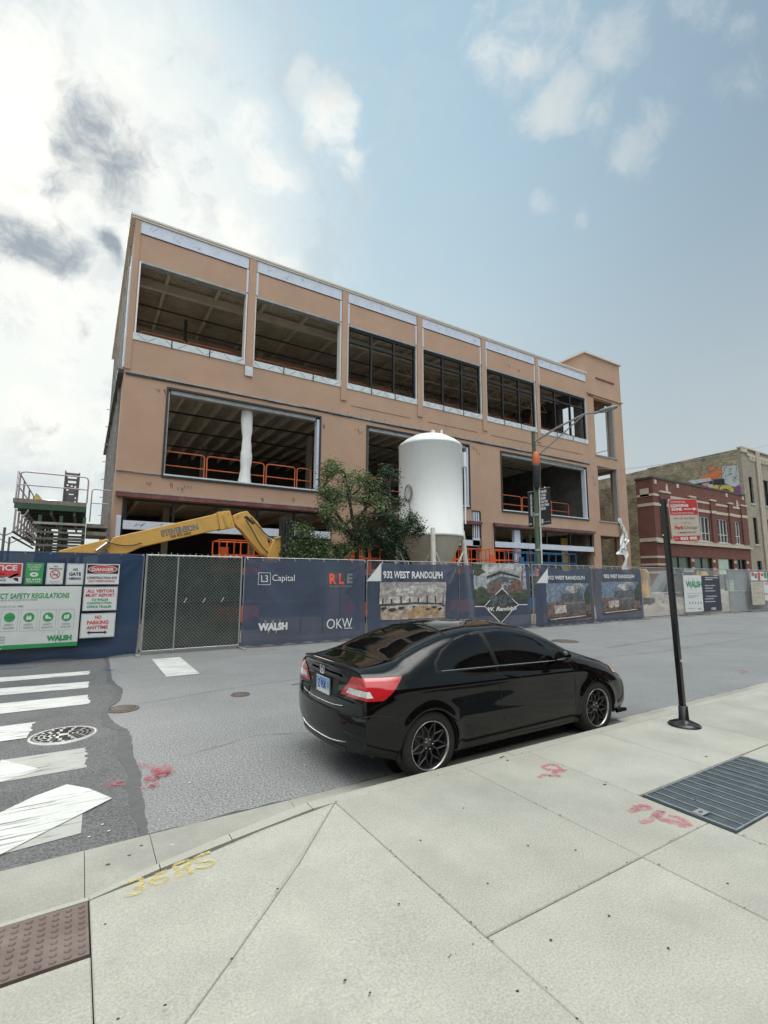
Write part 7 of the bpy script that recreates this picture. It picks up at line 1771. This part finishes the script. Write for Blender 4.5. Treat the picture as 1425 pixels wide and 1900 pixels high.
# tail lamps wrap round the corner: z band narrowing forward
def zlim(x, y):
    # s: 0 at the inboard tip on the tail, 1 at the forward tip on the flank
    return None
RCm = (RC[:-1, :-1]+RC[1:, :-1]+RC[:-1, 1:]+RC[1:, 1:])/4
yk, zk = RCm[:, :, 1], RCm[:, :, 2]
ltop, lbot = .975, .785
lamp_c = (zk < ltop) & (zk > lbot) & (yk > .37+(zk-lbot)/(ltop-lbot)*.19)
lamp_s = (cx_ < .50-.0*cz_) & (cz_ < ltop-.02*cx_) & (cz_ > lbot+.02) & (cx_ < .40+(cz_-lbot)*.62) & (cv < 5)
lamp_s = (cz_ < ltop-.05*cx_) & (cz_ > lbot+.04*cx_) & (cx_ < .35+(cz_-lbot)*1.0) & (cv < 5)
clear_c = (zk < .862) & (zk > .822) & (yk > .50+(zk-.822)*.8)
clear_s = (cz_ < .862) & (cz_ > .822) & (cx_ < XR+.10-(cz_-.822)*.4) & (cv < 5)
def yside(x, z): return -surf(x, z, 0)[1]
def wrap_patch(zlo, zhi, yin, xout, off, nz=14, n1=16, n2=22):      # skin patch that runs from the tail round the corner on to the flank
    vs = []
    for j in range(nz+1):
        z = zlo+(zhi-zlo)*j/nz; ye = float(np.interp(z, sec0[:5*NV, 2], sec0[:5*NV, 1])); row = []
        y0_ = min(yin(z), ye-.01)
        for i in range(n1+1):
            k = (y0_+(ye-y0_)*i/n1)/ye; row.append((XR-float(rear_b(z))*(1-k**2.6)-off*(1-k**6*.7), -(k*ye+off*.7*k**4), z))
        xo = max(xout(z), XR+.01)
        for i in range(1, n2+1): x = XR+(xo-XR)*i/n2; row.append((x-off*.3*(1-i/n2), -(yside(x, z)+off), z))
        vs += row
    m_ = n1+n2+1; return vs, [(j*m_+i, j*m_+i+1, (j+1)*m_+i+1, (j+1)*m_+i) for j in range(nz) for i in range(m_-1)]
T_ = lambda z: (z-lbot)/(ltop-lbot)
for s_ in (-1, 1):
    b = MB()
    v_, f_ = wrap_patch(lbot, ltop, lambda z: .36+.20*T_(z), lambda z: XR+.13+.24*T_(z)**.8, .007)
    v2_, f2_ = wrap_patch(.812, .866, lambda z: .46+.9*(z-.812), lambda z: XR+.055-.5*(z-.812), .0095, 6, 14, 8)
    b.add([(x, -y*s_ if s_ > 0 else y, z) for x, y, z in v_], [f if s_ < 0 else f[::-1] for f in f_], 0, True)
    b.add([(x, -y*s_ if s_ > 0 else y, z) for x, y, z in v2_], [f if s_ < 0 else f[::-1] for f in f2_], 1, True)
    b.build('tail_light', ['lamp_red', 'lamp_clear'], CAR, world=False)
# boot lid recess, spoiler lip, plate, emblem, lower bright line and diffuser
def rx(y, z): k = min(1, abs(y)/max(.01, float(np.interp(z, sec0[:5*NV, 2], sec0[:5*NV, 1])))); return XR-float(rear_b(z))*(1-k**2.6)
def tail_strip(y0, y1, z0, z1, off, m, nm, n=24, curve=0.0, th=.0, parent=CAR):
    vs = []; nz = 6
    for j in range(nz+1):
        for i in range(n+1):
            y = y0+(y1-y0)*i/n; z = z0+(z1-z0)*j/nz+curve*(y/.6)**2; vs.append((rx(y, z)-off, y, z))
    fs = [(j*(n+1)+i, (j+1)*(n+1)+i, (j+1)*(n+1)+i+1, j*(n+1)+i+1) for j in range(nz) for i in range(n)]
    return MB().add(vs, fs, 0, True).build(nm, m, parent, world=False)
sp_ = MB(); vs = []; n = 40
prof = [(.20, 1.070), (.10, 1.088), (.02, 1.092), (-.005, 1.082), (.00, 1.066), (.05, 1.05), (.13, 1.04)]
for i in range(n+1):
    y = -.64+1.28*i/n; t_ = abs(y)/.64; bx0 = XR-.13+.13*t_**2.6; dz = -.045*t_**2.2; e = (1-t_**6)
    vs += [(bx0+px_*(.9 if px_ > 0 else 1), y, 1.058+(pz-1.058)*e+dz) for px_, pz in prof]
K = len(prof); sp_.add(vs, [(i*K+j, (i+1)*K+j, (i+1)*K+(j+1), i*K+j+1) for i in range(n) for j in range(K-1)], 0, True); sp_.build('boot_spoiler', 'car_paint', CAR, world=False)
tail_strip(-.30, .30, .70, .91, .001, 'car_trim', 'plate_recess')
tail_strip(-.36, .36, .922, .955, .016, 'car_paint', 'boot_garnish')
pl_ = MB(); px_ = rx(.15, .81)-.014
pl_.box(px_-.004, px_+.004, -.153, .153, .734, .887); po = pl_.build('number_plate', 'plate_white', CAR, world=False)
b = MB(); X_ = px_-.0055
b.add([(X_, -.146, .792), (X_, .146, .792), (X_, .146, .880), (X_, -.146, .880)], [(0, 1, 2, 3)], 0)
def tl(s_, y0, y1, z0, z1, X, mi, bold=.03):       # lettering that faces backwards (-X): reads from +Y to -Y
    vs, fs, a, b2, c, d = tgeo(s_, bold, 0); b.add([(X, y0+(v[0]-a)/(b2-a)*(y1-y0), z0+(v[1]-c)/(d-c)*(z1-z0)) for v in vs], fs, mi)
tl('Z 95K 1', .125, -.125, .767, .852, X_-.001, 1, .03); tl('Illinois', .06, -.06, .858, .876, X_-.001, 1, .0)
b.build('lettering', ['plate_blue', 'plate_ink'], po, world=False)
b = MB(); b.box(px_-.008, px_-.0045, -.158, .158, .728, .740); b.box(px_-.008, px_-.0045, -.158, .158, .881, .892); b.box(px_-.008, px_-.0045, -.158, -.148, .740, .881); b.box(px_-.008, px_-.0045, .148, .158, .740, .881); b.build('plate_frame', 'chrome', po, world=False)
# round-cornered H emblem
ex_ = rx(0, .97)-.016; b = MB(); oc = []
for k in range(24): a = 2*math.pi*k/24; oc.append((.052*math.copysign(abs(math.cos(a))**.6, math.cos(a))*(1+.12*math.sin(a)), .046*math.copysign(abs(math.sin(a))**.6, math.sin(a))))
ic = [(u*.82, v*.82) for u, v in oc]; b.add([(ex_, u, .966+v) for u, v in oc]+[(ex_, u, .966+v) for u, v in ic], [(k, (k+1) % 24, (k+1) % 24+24, k+24) for k in range(24)])
b.beam((ex_-.001, .026, .999), (ex_-.001, .015, .933), .006, .012, up=(0, 1, 0)); b.beam((ex_-.001, -.026, .999), (ex_-.001, -.015, .933), .006, .012, up=(0, 1, 0)); b.box(ex_-.004, ex_+.002, -.02, .02, .959, .972)
b.build('emblem', 'chrome', CAR, world=False)
b = MB(); pts = [(rx(y, .35)-.004+.0*abs(y), y, .345+.10*(abs(y)/.7)**3) for y in np.linspace(-.68, .68, 40)]
b.tube(pts, .0065, 8); b.build('bumper_bright_strip', 'rim_lip', CAR, world=False)  # thin pale metallic line along the lower bumper
tail_strip(-.50, .50, .285, .33, .004, 'car_trim', 'rear_diffuser')
pts = [(rx(y, .675)-.006, y, .672+.03*(abs(y)/.5)**3) for y in np.linspace(-.47, .47, 30)]; MB().tube(pts, .003, 6).build('boot_seam_and_highlight', 'rim_lip', CAR, world=False)  # bright tube stands for the paint highlight on the bumper's top edge
for s_ in (-1, 1):
    b = MB(); cy0 = .60*s_
    pts = [(rx(.48, .47)-.003, .44*s_, .485), (rx(.6, .50)-.003, .58*s_, .50), (rx(.70, .50)-.002, .70*s_, .488), (rx(.76, .48)+.01, .775*s_, .47), (rx(.74, .45)+.004, .755*s_, .455), (rx(.62, .44)-.004, .62*s_, .452), (rx(.5, .46)-.004, .50*s_, .465)]
    b.add(pts, [tuple(range(7)) if s_ < 0 else tuple(range(6, -1, -1))]); b.build('rear_reflector_recess', 'car_trim', CAR, world=False)
# head lamps and front splitter
hl = (cx_ > 3.98) & (cx_ < 4.335) & (cz_ > .60) & (cv > 3.1) & (cv < 4.6+.5*(cx_-4.0)/.3)
for s_ in (-1, 1):
    g_ = grid_part(hl, '', '', .004, both=False); b = MB().add([(x, y*(-s_), z) for x, y, z in g_.v], [f if s_ < 0 else f[::-1] for f in g_.f], 0, True); ho = b.build('headlight', 'lamp_clear', CAR, world=False)
    g_ = grid_part(hl & (cx_ < 4.14) & (cv < 4.3), '', '', .007, both=False)
    if g_: MB().add([(x, y*(-s_), z) for x, y, z in g_.v], [f if s_ < 0 else f[::-1] for f in g_.f], 0, True).build('indicator', 'lamp_amber', ho, world=False)
b = MB(); vs = []; fs = []; n = 30
for i in range(n+1):
    y = -.74+1.48*i/n; k = abs(y)/.74; x = 4.30+.17*(1-k**2.6)
    vs += [(x+.02, y, .155), (x+.025, y, .185), (x-.05, y, .20), (x-.05, y, .15)]
fs = [(i*4+j, i*4+(j+1) % 4, (i+1)*4+(j+1) % 4, (i+1)*4+j) for i in range(n) for j in range(4)]; b.add(vs, fs+[(0, 1, 2, 3), tuple(range(n*4+3, n*4-1, -1))], 0); b.build('front_splitter', 'car_paint', CAR, world=False)
for s_ in (-1, 1):
    b = MB(); b.prism([(4.12, .16), (4.34, .16), (4.33, .20), (4.14, .23)], .755*s_-.015, .755*s_+.015); b.build('splitter_fin', 'car_paint', CAR, world=False)
# underbody, inner arches
b = MB(); b.box(1.35, 3.15, -.76, .76, .17, .30); b.box(.50, 4.25, -.55, .55, .19, .45); b.build('underbody', 'car_trim', CAR, world=False)
for wx in WX:
    for s_ in (-1, 1):
        n = 28; vs = []; 
        for k in range(n+1):
            a = math.pi*(-.08+1.16*k/n); vs += [(wx+(WR_+.006)*math.cos(a), s_*.862, WZ+(WR_+.006)*math.sin(a)), (wx+(WR_+.006)*math.cos(a), s_*.52, WZ+(WR_+.006)*math.sin(a))]
        b = MB().add(vs, [(2*k, 2*k+1, 2*k+3, 2*k+2) for k in range(n)], 0, True); b.add([(wx+(WR_+.01)*math.cos(2*math.pi*k/28), s_*.53, WZ+(WR_+.01)*math.sin(2*math.pi*k/28)) for k in range(28)], [tuple(range(28))]); b.build('inner_arch', 'tyre', CAR, world=False)
# wheels
TR = .318
def wheel(wx, s_):
    zc = TR; yo = .868; yi = .65
    b = MB(); prof = [(.222, yi), (.30, yi+.006), (TR-.006, yi+.022), (TR, yi+.045), (TR, yo-.045), (TR-.006, yo-.02), (.298, yo-.006), (.255, yo-.001), (.228, yo-.004), (.222, yo-.02)]
    b.lathe([(r, y*s_) for r, y in prof], (wx, 0, zc), 56, 0, 'y')
    ty = b.build('tyre', 'tyre', CAR, world=False)
    b = MB(); b.lathe([(r, y*s_) for r, y in ((.224, yo-.006), (.228, yo-.001), (.223, yo+.002), (.215, yo-.003), (.211, yo-.016))], (wx, 0, zc), 56, 0, 'y'); 
    rm = b.build('rim_lip', 'rim_lip', CAR, world=False)
    b = MB(); b.lathe([(r, y*s_) for r, y in ((.211, yo-.016), (.205, yo-.05), (.195, yi+.02))], (wx, 0, zc), 48, 0, 'y')
    def bar(a0, r0, a1, r1, w0, w1, d=.022):
        p0 = Vector((wx+r0*math.cos(a0), 0, zc+r0*math.sin(a0))); p1 = Vector((wx+r1*math.cos(a1), 0, zc+r1*math.sin(a1))); dd = (p1-p0).normalized(); nn_ = Vector((-dd.z, 0, dd.x)); y0_ = (yo-.030+.012*(r0-.05)/.17)*s_; y1_ = (yo-.030+.012*(r1-.05)/.17)*s_
        vs = []
        for p, w, y in ((p0, w0, y0_), (p1, w1, y1_)): vs += [p+nn_*w+Vector((0, y-.006*s_, 0)), p+Vector((0, y, 0)), p-nn_*w+Vector((0, y-.006*s_, 0)), p-nn_*w+Vector((0, y-d*s_, 0)), p+nn_*w+Vector((0, y-d*s_, 0))]
        b.add(vs, [(i, (i+1) % 5, (i+1) % 5+5, i+5) for i in range(5)]+[(0, 1, 2, 3, 4), (9, 8, 7, 6, 5)])
    N_ = 9
    for k in range(N_):
        a = 2*math.pi*k/N_+.2; am = a; half = math.pi/N_
        bar(am, .055, am, .115, .010, .008)
        bar(am, .110, am+half*.92, .210, .008, .007); bar(am, .110, am-half*.92, .210, .008, .007)
    b.lathe([(.0001, (yo-.022)*s_), (.022, (yo-.024)*s_), (.026, (yo-.034)*s_), (.062, (yo-.036)*s_), (.068, (yo-.06)*s_)], (wx, 0, zc), 24, 0, 'y'); b.build('spokes', 'rim_black', rm, world=False)
    b = MB()
    for k in range(5): a = 2*math.pi*k/5; b.lathe([(.0075, (yo-.040)*s_), (.0075, (yo-.026)*s_), (.0001, (yo-.024)*s_)], (wx+.045*math.cos(a), 0, zc+.045*math.sin(a)), 8, 0, 'y')
    b.build('wheel_nuts', 'rim_lip', rm, world=False)
    b = MB(); b.lathe([(.0001, (yo-.10)*s_), (.14, (yo-.10)*s_), (.14, (yo-.12)*s_)], (wx, 0, zc), 30, 0, 'y'); b.build('brake_disc', 'brake', rm, world=False)
for wx in WX:
    for s_ in (-1, 1): wheel(wx, s_)
# shark fin aerial and inside shapes are left to the dark glass; exhaust tip
MB().tube([(XR-.04, .45, .27), (XR+.10, .45, .27)], .035, 14).build('exhaust_tip', 'chrome', CAR, world=False)
